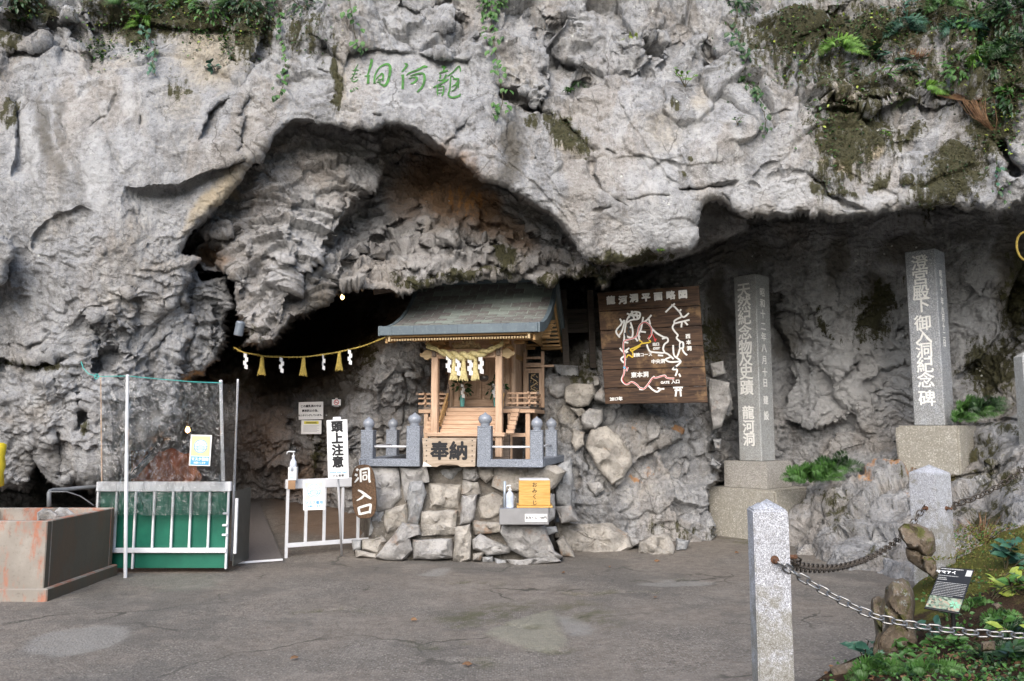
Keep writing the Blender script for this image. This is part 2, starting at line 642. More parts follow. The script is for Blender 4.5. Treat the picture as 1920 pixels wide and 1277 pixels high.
STEPS = [
    ([(70, 130), (110, 210), (150, 300), (175, 350)], .035, 30), ([(150, 120), (190, 220), (232, 330)], .03, 28), ([(20, 200), (60, 330), (95, 400)], .03, 26), ([(300, 190), (320, 260), (350, 330)], .035, 26), ([(1150, 165), (1190, 240), (1250, 330), (1290, 352)], .04, 40), ([(1240, 170), (1262, 260), (1300, 340)], .03, 30), ([(1130, 300), (1200, 290), (1290, 310), (1380, 300)], .03, 30), ([(1440, 250), (1400, 300), (1330, 330)], .035, 30), ([(905, 250), (950, 300), (1010, 350), (1070, 420)], .035, 30), ([(960, 210), (1000, 290), (1060, 380), (1100, 450)], .03, 30), ([(1560, 300), (1620, 340), (1700, 370)], .03, 26), ([(1720, 250), (1690, 310), (1700, 370)], .05, 36),  # polyline (the side on the right hand of travel lies deeper), height (m), fall-off (px)
    ([(0, 88), (40, 91), (71, 90), (85, 80), (92, 60), (94, 30)], .22, 40), ([(104, 92), (128, 95), (132, 45), (136, 20)], .14, 30), ([(-40, 35), (30, 34), (52, 22), (66, 0), (70, -30)], -.25, 40),
    ([(372, 264), (380, 240), (391, 212), (408, 193), (425, 187), (440, 184)], .17, 60), ([(470, 139), (488, 100), (500, 60)], .10, 50),
    ([(18, 335), (33, 300), (30, 250), (28, 195), (10, 180)], .12, 40), ([(94, 408), (132, 398), (150, 391), (173, 395)], .07, 45), ([(60, 470), (66, 440), (94, 410)], .06, 40),
    ([(232, 352), (270, 357), (305, 356), (342, 352), (380, 326), (417, 314), (466, 292)], .22, 70),
    ([(155, 44), (240, 40), (330, 50), (420, 55), (480, 60)], .14, 40), ([(445, 225), (452, 200), (470, 175)], .08, 40), ([(440, 290), (450, 255), (462, 215)], .10, 30),
    ([(833, 275), (856, 241), (879, 222)], .07, 50), ([(1005, 11), (1013, 26), (1035, 41), (1056, 55), (1069, 38), (1090, 26)], .13, 50),
    ([(960, 185), (990, 200), (1013, 192), (1028, 169), (1039, 135), (1035, 115), (1009, 88)], .22, 50), ([(1330, 155), (1313, 150), (1223, 145), (1148, 143), (1101, 146), (1085, 180), (1076, 215)], .16, 55),
    ([(1165, 130), (1185, 142), (1205, 138), (1222, 110), (1226, 70), (1215, 48)], .14, 35), ([(1225, 130), (1250, 110), (1262, 85), (1258, 60)], .08, 30),
    ([(1411, 335), (1434, 312), (1460, 301)], .06, 40), ([(1272, 356), (1321, 352), (1374, 346)], -.05, 50), ([(1174, 376), (1223, 365), (1257, 368)], -.04, 40),
    ([(1489, 75), (1530, 45), (1583, 11), (1600, -20)], .12, 60), ([(1520, 215), (1560, 200), (1640, 205), (1700, 190), (1800, 195), (1850, 180)], .16, 70), ([(1840, 400), (1880, 360), (1915, 330)], -.12, 50),
    ([(1440, 215), (1470, 205), (1490, 212)], .04, 30), ([(1660, 345), (1675, 300), (1672, 262)], .05, 60),
    ([(531, 600), (540, 560), (572, 508), (622, 460), (640, 415), (662, 398), (690, 380), (740, 370)], .26, 60), ([(613, 565), (623, 530), (654, 489), (706, 440), (740, 416), (780, 406)], .18, 40),
    ([(675, 520), (709, 475), (737, 458), (780, 440)], .14, 35), ([(600, 470), (650, 410), (690, 355), (706, 338), (728, 308), (758, 288), (785, 282), (811, 288), (841, 301), (860, 320)], .55, 130),
    ([(690, 300), (728, 271), (743, 265), (770, 272)], .14, 40), ([(505, 300), (540, 268), (600, 262), (640, 275)], -.08, 50),
    ([(901, 364), (953, 395), (978, 406), (999, 434), (1020, 470)], .14, 40), ([(1012, 424), (1030, 442), (1077, 457), (1097, 478)], .14, 40), ([(1004, 450), (1056, 463), (1087, 483)], .12, 30),
    ([(560, 365), (575, 362), (590, 368)], .05, 30), ([(390, 390), (415, 385), (440, 395), (470, 390)], .10, 45), ([(410, 440), (440, 430), (460, 445)], .12, 40), ([(455, 480), (490, 475), (530, 490)], .07, 40),
    ([(820, 470), (850, 450), (890, 462), (930, 455), (960, 470)], .12, 45), ([(850, 420), (880, 405), (920, 418), (980, 430)], .10, 40), ([(880, 500), (915, 490), (960, 505), (1010, 500)], .12, 35),
    ([(730, 520), (760, 500), (820, 505), (870, 520)], .12, 35), ([(985, 500), (1040, 490), (1100, 508), (1170, 505), (1240, 500)], .14, 40),
    ([(180, 715), (178, 690), (181, 668), (192, 656), (222, 655), (232, 675)], .30, 55), ([(-20, 677), (35, 676), (78, 673), (118, 668), (132, 672)], .26, 30), ([(8, 655), (22, 640), (50, 645), (90, 640)], .05, 25),
    ([(143, 805), (144, 772), (155, 764), (172, 790)], .22, 40), ([(63, 700), (70, 740), (78, 800), (84, 850)], -.12, 50), ([(262, 640), (300, 590), (335, 560), (350, 520)], .10, 40), ([(250, 700), (290, 650), (330, 600)], .08, 40),
    ([(176, 585), (190, 625), (215, 640), (250, 600), (256, 570)], .10, 35), ([(235, 790), (270, 770), (310, 775)], .08, 30), ([(195, 830), (230, 815), (250, 830)], .12, 40),
    ([(400, 700), (405, 600), (400, 540)], .06, 30),
    ([(1472, 784), (1520, 798), (1556, 802), (1582, 798), (1600, 780)], .30, 55), ([(1461, 540), (1459, 605), (1477, 649), (1485, 706), (1468, 763)], .40, 60), ([(1569, 723), (1617, 670), (1661, 640), (1713, 592)], .08, 50),
    ([(1780, 715), (1836, 679), (1880, 627), (1889, 548), (1915, 486)], .55, 120), ([(1800, 590), (1830, 560), (1850, 520)], .12, 40),
    ([(1103, 933), (1139, 915), (1169, 900), (1184, 873), (1210, 856), (1228, 838), (1267, 814), (1300, 790)], .13, 70), ([(1205, 850), (1213, 825), (1205, 790), (1222, 775), (1240, 800), (1236, 830)], .05, 25),
    ([(1345, 800), (1340, 760), (1330, 715)], -.06, 30), ([(1290, 900), (1300, 870), (1335, 850)], .08, 35),
    ([(1500, 940), (1560, 900), (1620, 880), (1690, 872)], -.05, 60), ([(1760, 905), (1830, 880), (1920, 850)], .12, 60), ([(1820, 800), (1870, 780), (1930, 790)], .10, 40), ([(1480, 1000), (1560, 985), (1620, 1010), (1680, 1000)], .05, 40),
]
NODES = [  # hanging nodules: u, v, ru, rv, height
    (547, 384, 8, 8, .10), (530, 396, 6, 7, .08), (538, 427, 8, 15, .12), (556, 446, 7, 14, .10), (540, 478, 14, 13, .15), (416, 432, 11, 14, .14), (466, 458, 9, 13, .12), (444, 530, 18, 26, .22), (427, 535, 7, 7, .08),
    (719, 394, 9, 8, .10), (661, 416, 10, 24, .14), (773, 378, 7, 7, .10), (887, 411, 9, 10, .14), (852, 421, 12, 10, .14), (831, 446, 13, 14, .16), (860, 466, 14, 16, .18), (953, 490, 24, 26, .24), (985, 408, 8, 9, .10),
    (898, 460, 13, 14, .16), (978, 466, 12, 16, .14), (925, 436, 10, 10, .12), (1028, 523, 20, 20, .22), (1131, 528, 20, 20, .22), (700, 350, 8, 16, .10), (735, 262, 10, 8, .08), (712, 300, 8, 20, .10), (690, 470, 14, 16, .14),
    (640, 480, 10, 16, .12), (760, 470, 16, 14, .14), (590, 520, 9, 16, .08), (700, 420, 10, 12, .10), (800, 425, 10, 9, .1), (470, 590, 10, 14, .08), (515, 585, 12, 16, .09), (395, 580, 9, 18, .07), (399, 640, 8, 14, .06),
    (195, 470, 5, 9, .05), (240, 545, 9, 10, .07), (248, 552, 8, 8, .06), (175, 590, 8, 12, .08), (200, 605, 11, 15, .10), (220, 575, 14, 10, .08), (160, 650, 8, 14, .07), (250, 660, 12, 12, .07), (345, 555, 10, 18, .10), (318, 565, 8, 10, .05),
    (275, 455, 5, 9, .05), (50, 645, 6, 6, .05), (82, 652, 8, 6, .05), (310, 770, 16, 18, .10), (335, 640, 8, 14, .06), (870, 315, 7, 9, .08), (1090, 505, 16, 8, .1), (780, 520, 18, 10, .12), (850, 510, 16, 9, .12), (905, 512, 14, 8, .12),
    (1350, 690, 16, 14, .18), (1245, 830, 13, 20, .08), (1120, 880, 26, 40, .08), (1340, 765, 22, 40, .12), (1060, 930, 14, 40, .12), (1190, 70, 26, 42, .16), (990, 140, 40, 50, .14), (160, 30, 30, 20, .1),
    (1610, 300, 10, 8, .03), (1700, 335, 8, 8, .05), (1560, 340, 8, 10, .05), (1280, 690, 20, 10, .0),
    (505, 620, 14, 16, .10), (525, 600, 10, 12, .08), (480, 640, 12, 12, .09), (740, 545, 12, 10, .12), (960, 440, 9, 10, .12), (1005, 470, 10, 10, .1), (875, 440, 10, 10, .14), (815, 405, 8, 8, .08), (915, 470, 10, 10, .1), (935, 410, 8, 8, .08),
]
# stone colour, with some shade and light painted into dark and pale: u, v, ru, rv, tilt (deg), strength
PAINT = {
    'moss': [(1700, 120, 200, 60, 0, .6), (1850, 130, 90, 110, 0, .7), (1480, 130, 60, 60, 0, .5), (1590, 280, 60, 60, 0, .8), (1800, 330, 60, 60, -50, .8), (1560, 950, 60, 30, 0, .5), (1880, 900, 60, 30, -10, .6), (1760, 900, 90, 24, -10, .6), (1660, 1040, 40, 20, 0, .5), (1840, 960, 60, 20, 0, .7), (60, 12, 60, 26, 0, .9), (300, 30, 150, 34, 5, 1.0), (470, 50, 45, 70, 20, .8), (340, 165, 40, 35, 0, .5), (10, 60, 25, 30, 0, .7), (10, 210, 22, 30, 0, .8), (570, 60, 60, 60, 0, .55), (630, 150, 10, 75, 3, .9),
             (60, 683, 75, 9, 0, .9), (1065, 250, 50, 22, 35, .95), (1000, 235, 20, 12, 30, .7), (1180, 485, 80, 16, 0, .9), (1400, 60, 40, 50, 0, .6), (1500, 60, 120, 50, -25, .95), (1620, 70, 160, 45, -5, .9), (1800, 40, 140, 60, 0, .9),
             (1600, 250, 75, 75, 15, .95), (1560, 330, 40, 50, 0, .75), (1650, 160, 130, 40, 0, .75), (1560, 130, 80, 40, 0, .7), (1780, 320, 95, 45, -50, .9), (1850, 240, 60, 70, 0, .8), (1900, 150, 40, 100, 0, .85), (1710, 245, 36, 14, -20, .8), (1530, 345, 12, 14, 0, .9), (1590, 365, 24, 12, 20, .8), (1640, 345, 18, 10, 0, .8), (1700, 332, 9, 9, 0, .9), (1660, 340, 8, 14, 20, .8),
             (1110, 520, 60, 26, 0, .8), (950, 492, 26, 26, 0, .9), (880, 512, 60, 12, 0, .8), (780, 525, 40, 14, 0, .7), (1030, 525, 22, 18, 0, .8), (690, 640, 22, 60, 5, .8), (665, 700, 18, 30, 0, .5), (1640, 590, 40, 60, 25, .9), (1540, 610, 40, 16, 40, .7), (1860, 690, 60, 60, 0, .9), (1910, 560, 30, 90, 0, .9),
             (1280, 330, 8, 8, 0, .7), (1300, 300, 8, 8, 0, .7), (1265, 195, 10, 24, 0, .6), (480, 620, 30, 30, 0, .35), (1800, 850, 80, 16, -8, .7), (1720, 870, 60, 12, 0, .6), (1870, 800, 60, 14, 0, .6), (1570, 990, 30, 14, 0, .4), (590, 870, 20, 60, 0, .6), (1260, 990, 60, 20, 0, .4), (1090, 700, 30, 30, 0, .7), (1330, 640, 20, 60, 0, .8), (1350, 1000, 30, 30, 0, .5), (160, 790, 10, 20, 0, .6)],
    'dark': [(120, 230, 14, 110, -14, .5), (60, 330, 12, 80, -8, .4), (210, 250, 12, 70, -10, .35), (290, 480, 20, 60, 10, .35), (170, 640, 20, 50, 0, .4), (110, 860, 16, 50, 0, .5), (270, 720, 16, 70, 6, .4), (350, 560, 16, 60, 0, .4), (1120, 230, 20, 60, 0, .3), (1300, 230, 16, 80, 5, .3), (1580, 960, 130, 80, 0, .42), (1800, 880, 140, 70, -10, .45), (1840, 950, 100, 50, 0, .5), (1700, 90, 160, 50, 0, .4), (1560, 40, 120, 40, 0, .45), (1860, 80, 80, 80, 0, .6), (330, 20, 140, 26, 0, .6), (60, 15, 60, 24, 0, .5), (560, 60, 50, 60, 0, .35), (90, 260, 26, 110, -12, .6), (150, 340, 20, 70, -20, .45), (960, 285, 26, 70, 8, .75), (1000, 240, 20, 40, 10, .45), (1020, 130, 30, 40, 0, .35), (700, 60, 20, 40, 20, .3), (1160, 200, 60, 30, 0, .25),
             (1400, 480, 120, 30, 5, .6), (1570, 480, 26, 70, 10, .7), (1640, 545, 26, 50, 20, .7), (1800, 435, 100, 24, 0, .5), (1345, 600, 26, 110, 0, .8), (1700, 470, 60, 30, 0, .7), (1900, 500, 40, 110, 0, .75), (1480, 640, 30, 60, 0, .6),  # under the overhang: damp bands with some shade painted in
             (600, 640, 90, 120, 0, .8), (520, 720, 60, 80, 0, .6), (620, 760, 30, 90, 5, .85), (560, 690, 50, 60, 0, .6), (480, 800, 40, 150, 0, .35), (595, 880, 20, 60, 0, .7), (850, 560, 150, 50, 0, .6), (1060, 620, 40, 100, 0, .8), (1620, 160, 40, 40, 0, .3), (1740, 300, 60, 40, -45, .4), (60, 870, 50, 40, 0, .5), (330, 900, 100, 60, 0, .4), (1230, 180, 40, 30, 0, .15), (340, 340, 40, 12, -20, .4)],  # mostly tunnel and shrine back: shade painted into the stone
    'brown': [(830, 350, 90, 70, 20, 1.0), (900, 390, 60, 40, 35, 1.0), (770, 370, 60, 60, 0, .7), (960, 440, 60, 36, 35, .7), (420, 360, 60, 50, 0, .35), (540, 275, 50, 20, -10, .4), (400, 480, 30, 24, 0, .9), (700, 500, 40, 20, 0, .3), (500, 800, 60, 140, 0, .6), (720, 760, 60, 120, 0, .35), (560, 900, 80, 60, 0, .7), (1020, 480, 60, 40, 30, .4), (480, 370, 30, 40, 0, .4), (640, 560, 60, 20, 0, .5)],
    'warm': [(90, 420, 70, 60, 0, .4), (240, 450, 60, 70, 0, .45), (330, 260, 50, 70, 0, .4), (30, 600, 60, 60, 0, .35), (200, 560, 50, 40, 0, .35), (820, 210, 70, 26, 0, .3), (560, 170, 50, 50, 0, .35), (390, 100, 90, 80, 0, .7), (340, 190, 60, 60, 0, .55), (240, 110, 50, 40, 0, .5), (400, 370, 20, 90, 42, .9), (640, 150, 14, 80, 4, .6), (950, 160, 40, 80, 10, .5), (1240, 240, 50, 70, 0, .55), (1310, 180, 30, 40, 0, .6), (1590, 310, 26, 18, 10, 1.0), (1640, 295, 14, 18, 0, .9), (1540, 310, 10, 22, 10, .8), (1720, 65, 30, 40, 0, .5), (1580, 170, 40, 30, 0, .7), (1590, 190, 24, 34, 0, .7), (1060, 270, 30, 14, 35, .6), (1190, 890, 130, 110, 0, .45), (1060, 780, 60, 60, 0, .5), (220, 370, 40, 60, 0, .3), (150, 560, 40, 40, 0, .25), (1220, 960, 120, 40, 0, .35), (700, 840, 40, 90, 0, .5), (660, 880, 50, 60, 0, .4), (720, 690, 40, 60, 0, .35)],
    'pale': [(600, 450, 110, 110, 10, .8), (760, 500, 80, 30, 0, .5), (900, 470, 110, 30, 10, .5), (1230, 900, 80, 80, 0, .5), (180, 330, 30, 90, -12, .9), (240, 180, 16, 60, 0, .8), (50, 270, 24, 110, -10, .7), (150, 140, 30, 70, 0, .5), (250, 290, 30, 60, 0, .5), (1250, 260, 40, 80, 0, .5), (1200, 330, 70, 50, 0, .6), (1350, 300, 80, 60, 0, .4), (1480, 350, 90, 40, 0, .9), (1400, 380, 80, 26, 0, .7), (1260, 420, 100, 40, 0, .8), (1180, 450, 70, 36, 0, .7), (1640, 380, 100, 20, 0, .8), (1800, 365, 60, 12, -8, .8), (1500, 220, 50, 60, 0, .6), (1030, 440, 40, 60, 30, .5), (580, 430, 70, 90, 0, .6), (500, 560, 50, 60, 0, .6), (220, 540, 100, 80, 0, .35), (100, 800, 34, 70, 0, .6), (210, 670, 14, 16, 0, .7), (1600, 700, 170, 120, 0, 1.0), (1530, 580, 50, 90, 0, .95), (1680, 620, 80, 120, 0, 1.0), (1450, 700, 60, 120, 0, .7), (1500, 740, 60, 60, 0, .8), (1830, 600, 60, 90, 20, .8), (1670, 250, 10, 60, 4, .9), (1690, 290, 12, 60, 3, .8), (1175, 160, 8, 8, 0, .8), (1150, 200, 50, 40, 0, .3), (800, 220, 80, 16, 0, .4), (760, 195, 110, 4, 8, .9), (600, 350, 60, 40, 0, .4)],  # right recess entries also brighten it through the colour
    'orange': [(1690, 880, 60, 14, -14, .9), (1640, 905, 30, 12, -20, .7), (1190, 895, 14, 10, 0, .9), (1262, 806, 12, 5, 0, 1.0), (1230, 870, 14, 14, 0, .6), (1285, 790, 20, 20, 0, .4), (1780, 890, 20, 12, 0, .6), (1180, 810, 16, 10, 0, .5), (870, 380, 60, 30, 25, .7), (1700, 930, 14, 10, 0, .6), (1830, 850, 50, 10, -10, .4), (1530, 920, 16, 30, 0, .25), (1000, 60, 30, 40, 0, .25), (985, 60, 10, 20, 0, .3)],
}
F_POLY = [(-900, -900), (3000, -900), (3000, 330), (2340, 330), (2100, 350), (1930, 372), (1918, 388), (1905, 384), (1890, 396), (1870, 403), (1850, 396), (1830, 390), (1810, 393), (1790, 382), (1765, 381), (1740, 386), (1715, 383), (1690, 389), (1675, 398), (1655, 398), (1640, 407),
          (1615, 403), (1590, 410), (1560, 412), (1545, 404), (1520, 405), (1500, 400), (1480, 408), (1455, 405), (1440, 412), (1420, 405), (1400, 408), (1385, 396), (1370, 391), (1352, 380), (1335, 377), (1318, 382), (1309, 394), (1307, 410), (1300, 425), (1306, 446), (1292, 467), (1265, 471),
          (1240, 480), (1215, 478), (1200, 486), (1185, 490), (1170, 497), (1150, 491), (1130, 494), (1105, 487), (1088, 470), (1078, 455), (1065, 440), (1045, 418), (1030, 400), (1010, 388), (990, 378), (975, 368), (955, 352), (940, 348), (920, 343), (905, 341), (893, 330), (885, 320), (870, 306), (850, 292),
          (832, 278), (820, 275), (805, 266), (790, 258), (775, 245), (760, 240), (748, 234), (735, 236), (725, 232), (715, 239), (702, 246), (690, 246), (675, 241), (660, 246), (645, 242), (620, 236), (600, 236), (580, 231), (555, 232), (540, 238), (525, 248), (510, 260), (500, 275), (492, 285), (487, 303),
          (478, 296), (470, 303), (462, 318), (455, 335), (441, 352), (430, 364), (415, 382), (400, 396), (385, 415), (370, 430), (357, 445), (350, 462), (341, 474), (352, 478), (365, 480), (375, 486), (366, 497), (356, 508), (360, 520), (354, 542), (358, 565), (352, 575), (346, 582), (352, 592), (360, 600), (358, 628),
          (348, 660), (347, 690), (342, 722), (340, 753), (333, 784), (313, 808), (297, 816), (290, 831), (274, 845), (262, 841), (254, 845), (243, 851), (238, 866), (225, 880), (210, 890), (190, 898), (182, 910), (170, 925), (160, 915), (153, 911), (141, 899), (128, 905), (117, 912), (100, 909), (85, 898), (77, 870), (72, 850),
          (62, 850), (66, 880), (61, 905), (51, 921), (25, 918), (0, 915), (-60, 920), (-300, 940), (-900, 1000)]
FOLD_POLY = [(352, 480), (365, 505), (380, 520), (402, 514), (426, 516), (430, 535), (434, 560), (433, 585), (436, 600), (433, 618), (427, 634), (423, 648), (415, 664), (400, 676), (385, 692), (368, 706), (356, 716), (330, 720), (250, 700), (250, 480)]
M_POLY = [(250, 200), (1400, 200), (1400, 430), (1310, 474), (1240, 492), (1200, 500), (1170, 508), (1152, 512), (1144, 530), (1134, 544), (1120, 536), (1112, 524), (1100, 518), (1080, 521), (1059, 518), (1046, 526), (1038, 536), (1028, 540), (1018, 534), (1008, 537), (998, 524), (980, 521), (960, 526), (952, 518), (932, 521), (905, 526), (880, 528), (862, 526),
          (849, 531), (830, 532), (805, 540), (785, 543), (770, 552), (761, 551), (752, 558), (743, 557), (735, 547), (719, 539), (702, 537), (685, 541), (661, 541), (645, 545), (623, 555), (615, 568), (606, 574), (595, 578), (585, 583), (571, 597), (560, 600), (550, 607), (544, 620), (536, 622), (530, 632), (524, 645), (516, 652), (500, 652), (482, 657), (468, 650), (452, 648), (458, 632),
          (450, 617), (448, 604), (441, 596), (437, 580), (437, 565), (435, 552), (434, 540), (430, 520), (424, 510), (416, 504), (400, 508), (385, 510), (372, 500), (362, 488), (358, 470), (368, 458), (385, 453), (395, 450), (380, 440), (360, 430), (250, 430)]
HOLE_POLY = [(358, 474), (366, 460), (384, 453), (402, 454), (418, 460), (424, 476), (420, 494), (408, 505), (388, 508), (370, 500)]
W_POLY = [(940, 745), (985, 730), (1018, 706), (1040, 708), (1075, 702), (1105, 706), (1130, 700), (1200, 690), (1290, 690), (1330, 700), (1346, 706), (1367, 719), (1372, 748), (1366, 781), (1353, 799), (1358, 812), (1350, 826), (1336, 846), (1350, 858), (1355, 872), (1345, 886), (1357, 904), (1335, 915), (1328, 940), (1334, 980), (1340, 1200), (640, 1200), (640, 1080), (690, 980), (740, 900), (900, 880), (930, 800)]
S_POLY = [(1478, 1400), (1478, 1010), (1484, 960), (1490, 935), (1505, 915), (1520, 897), (1535, 880), (1560, 862), (1600, 850), (1630, 838), (1690, 838), (1760, 830), (1800, 805), (1830, 795), (1850, 788), (1880, 765), (1920, 742), (2100, 700), (2400, 690), (3000, 680), (3000, 1400)]
N_POLY = [(-900, 380), (-60, 430), (0, 444), (18, 449), (31, 466), (28, 480), (15, 497), (13, 520), (2, 532), (-60, 548), (-900, 600)]


def rock_depth(U, V, wob):
    F = tps([(-420, -330, 10.2), (500, -330, 10.4), (1200, -330, 10.7), (2340, -330, 8.8), (-420, 0, 9.1), (0, 0, 9.2), (250, 0, 9.7), (500, 0, 9.7), (800, 0, 9.8), (1150, 0, 9.9), (1450, 0, 9.75), (1700, 0, 9.7), (1920, 0, 9.1), (2340, 0, 8.3),
             (0, 150, 9.0), (250, 150, 9.1), (450, 150, 9.3), (780, 140, 9.5), (1000, 150, 9.6), (1180, 160, 9.3), (1450, 150, 9.2), (1650, 150, 9.2), (1900, 150, 8.7), (0, 350, 8.75), (200, 350, 8.75), (330, 340, 8.85), (450, 290, 9.0), (620, 230, 9.2), (800, 240, 9.2), (950, 330, 9.1),
             (1080, 400, 9.1), (1150, 480, 9.2), (1250, 380, 9.0), (1400, 390, 8.95), (1600, 390, 8.85), (1800, 370, 8.7), (1920, 340, 8.5), (2340, 330, 7.9), (0, 550, 8.9), (150, 550, 8.8), (300, 520, 9.0), (360, 600, 9.35), (0, 750, 8.95), (150, 750, 8.9), (300, 750, 9.2), (50, 900, 9.1), (200, 880, 9.05), (300, 830, 9.35), (-420, 600, 8.6), (-420, 900, 8.5)])
    M = tps([(450, 640, 9.3), (500, 650, 9.25), (540, 600, 9.3), (480, 520, 9.4), (560, 480, 9.4), (620, 520, 9.65), (600, 400, 9.7), (660, 360, 9.9), (560, 300, 9.75), (700, 280, 10.1), (520, 270, 9.7), (460, 360, 9.55), (420, 430, 9.5), (690, 520, 9.95), (740, 540, 9.9), (760, 500, 10.05), (800, 400, 10.6),
             (800, 310, 10.7), (870, 350, 10.75), (900, 430, 10.5), (950, 480, 10.2), (900, 520, 10.05), (1000, 420, 10.3), (1060, 470, 10.1), (1030, 520, 9.95), (1120, 520, 9.75), (1000, 380, 10.4), (1250, 490, 10.3), (1400, 460, 10.9), (300, 450, 9.6), (640, 230, 10.1)])
    B = tps([(-400, 900, 10.6), (0, 950, 10.6), (100, 920, 11.4), (250, 900, 13.2), (300, 780, 13.4), (300, 930, 13.2), (400, 700, 13.2), (440, 700, 12.4), (480, 800, 12.0), (560, 760, 12.2), (650, 720, 12.0), (700, 650, 11.8), (720, 800, 11.4), (560, 900, 12.3), (480, 930, 13.0), (600, 610, 19.5), (660, 560, 20.5), (540, 650, 18.5), (470, 650, 17), (420, 640, 15), (640, 680, 13.2), (700, 580, 17), (580, 700, 13.6),
             (750, 640, 11.9), (760, 760, 11.5), (860, 560, 12.6), (900, 700, 12.2), (1050, 600, 14.5), (1060, 560, 15), (1080, 660, 11.9), (1100, 760, 11.7), (1340, 500, 11.9), (1340, 650, 12.0), (1380, 600, 12.5), (1400, 800, 12.4), (1480, 500, 11.8), (1550, 600, 11.8), (1560, 750, 11.7), (1650, 600, 11.75), (1650, 700, 11.5), (1500, 850, 12.0), (1400, 900, 12.2),
             (1700, 800, 11.5), (1800, 600, 11.2), (1850, 480, 10.7), (1900, 600, 10.9), (1900, 750, 10.4), (1830, 720, 10.9), (1600, 460, 11.4), (1750, 450, 11.0), (2340, 500, 10.0), (2340, 800, 9.5), (1200, 600, 12.3), (1000, 900, 11.8), (1200, 900, 11.9), (700, 1000, 11.6), (480, 1000, 13)])
    W = tps([(930, 780, 12.0), (960, 850, 11.6), (640, 1080, 10.4), (740, 900, 10.4), (1020, 700, 11.35), (1020, 850, 11.15), (1030, 1000, 10.9), (1130, 700, 11.35), (1130, 850, 11.1), (1130, 1000, 10.95), (1240, 700, 11.4), (1240, 850, 11.1), (1240, 1010, 10.95), (1340, 720, 11.45), (1330, 850, 11.25), (1330, 1010, 11.05), (1240, 1200, 10.8), (640, 1200, 10.2), (1340, 1200, 10.9)])
    S = tps([(1480, 935, 11.5), (1480, 1015, 10.75), (1540, 870, 11.7), (1600, 855, 11.3), (1690, 850, 10.8), (1700, 960, 9.5), (1600, 960, 10.0), (1500, 1030, 10.1), (1560, 1052, 9.25), (1640, 1058, 8.85), (1680, 1080, 8.4), (1800, 820, 10.6), (1800, 900, 9.7), (1800, 980, 8.7), (1900, 760, 10.2), (1900, 850, 9.2), (1900, 950, 8.2), (2340, 700, 9.5), (2340, 900, 8.0), (1500, 1200, 9.6), (1640, 1200, 8.4), (1800, 1120, 8.0), (2340, 1200, 7.4)])
    fine = perlin(np.stack([U / 9.0, V / 9.0, U * 0 + 4.7], -1))
    mid = perlin(np.stack([U / 30.0, V / 30.0, U * 0 + 1.3], -1))
    edge = (wob * 5.0 + mid * 3.5 + fine * 1.6).astype(np.float32)
    D = B(U, V)
    reg = np.zeros(U.shape, np.float32)
    layers = [('W', W_POLY, W, 18, .10, 1.0), ('S', S_POLY, S, 16, .10, .6), ('M', M_POLY, M, 20, .20, .7), ('HOLE', HOLE_POLY, None, 6, 0, .5), ('FOLD', FOLD_POLY, tps([(380, 520, 9.5), (420, 520, 9.65), (360, 600, 9.55), (430, 600, 9.7), (400, 660, 9.6), (355, 710, 9.6), (300, 600, 9.5)]), 20, .20, .7),
              ('F', F_POLY, F, 22, .18, .6), ('N', N_POLY, tps([(-400, 450, 8.1), (-400, 550, 8.1), (0, 450, 8.35), (25, 480, 8.4), (0, 530, 8.45)]), 14, .15, .6)]
    masks = {}
    for nm, poly, fld, rim, rimd, wk in layers:
        near = np.ones(U.shape, bool)
        sd = poly_sd(U, V, poly) + edge * wk
        w = sstep(-1.6, 1.6, sd)
        masks[nm] = w
        if nm == 'HOLE':
            D = D + 0.38 * sstep(-3, 14, sd)
            continue
        d = fld(U, V)
        t = np.clip(sd / rim, 0, 1)
        d = d + rimd * (1 - np.sqrt(np.clip(1 - (1 - t) ** 2, 0, 1)))
        D = D * (1 - w) + d * w
    return D, masks


PLQ = [0.0, 0.0, 0.0]
MOSS_G = []


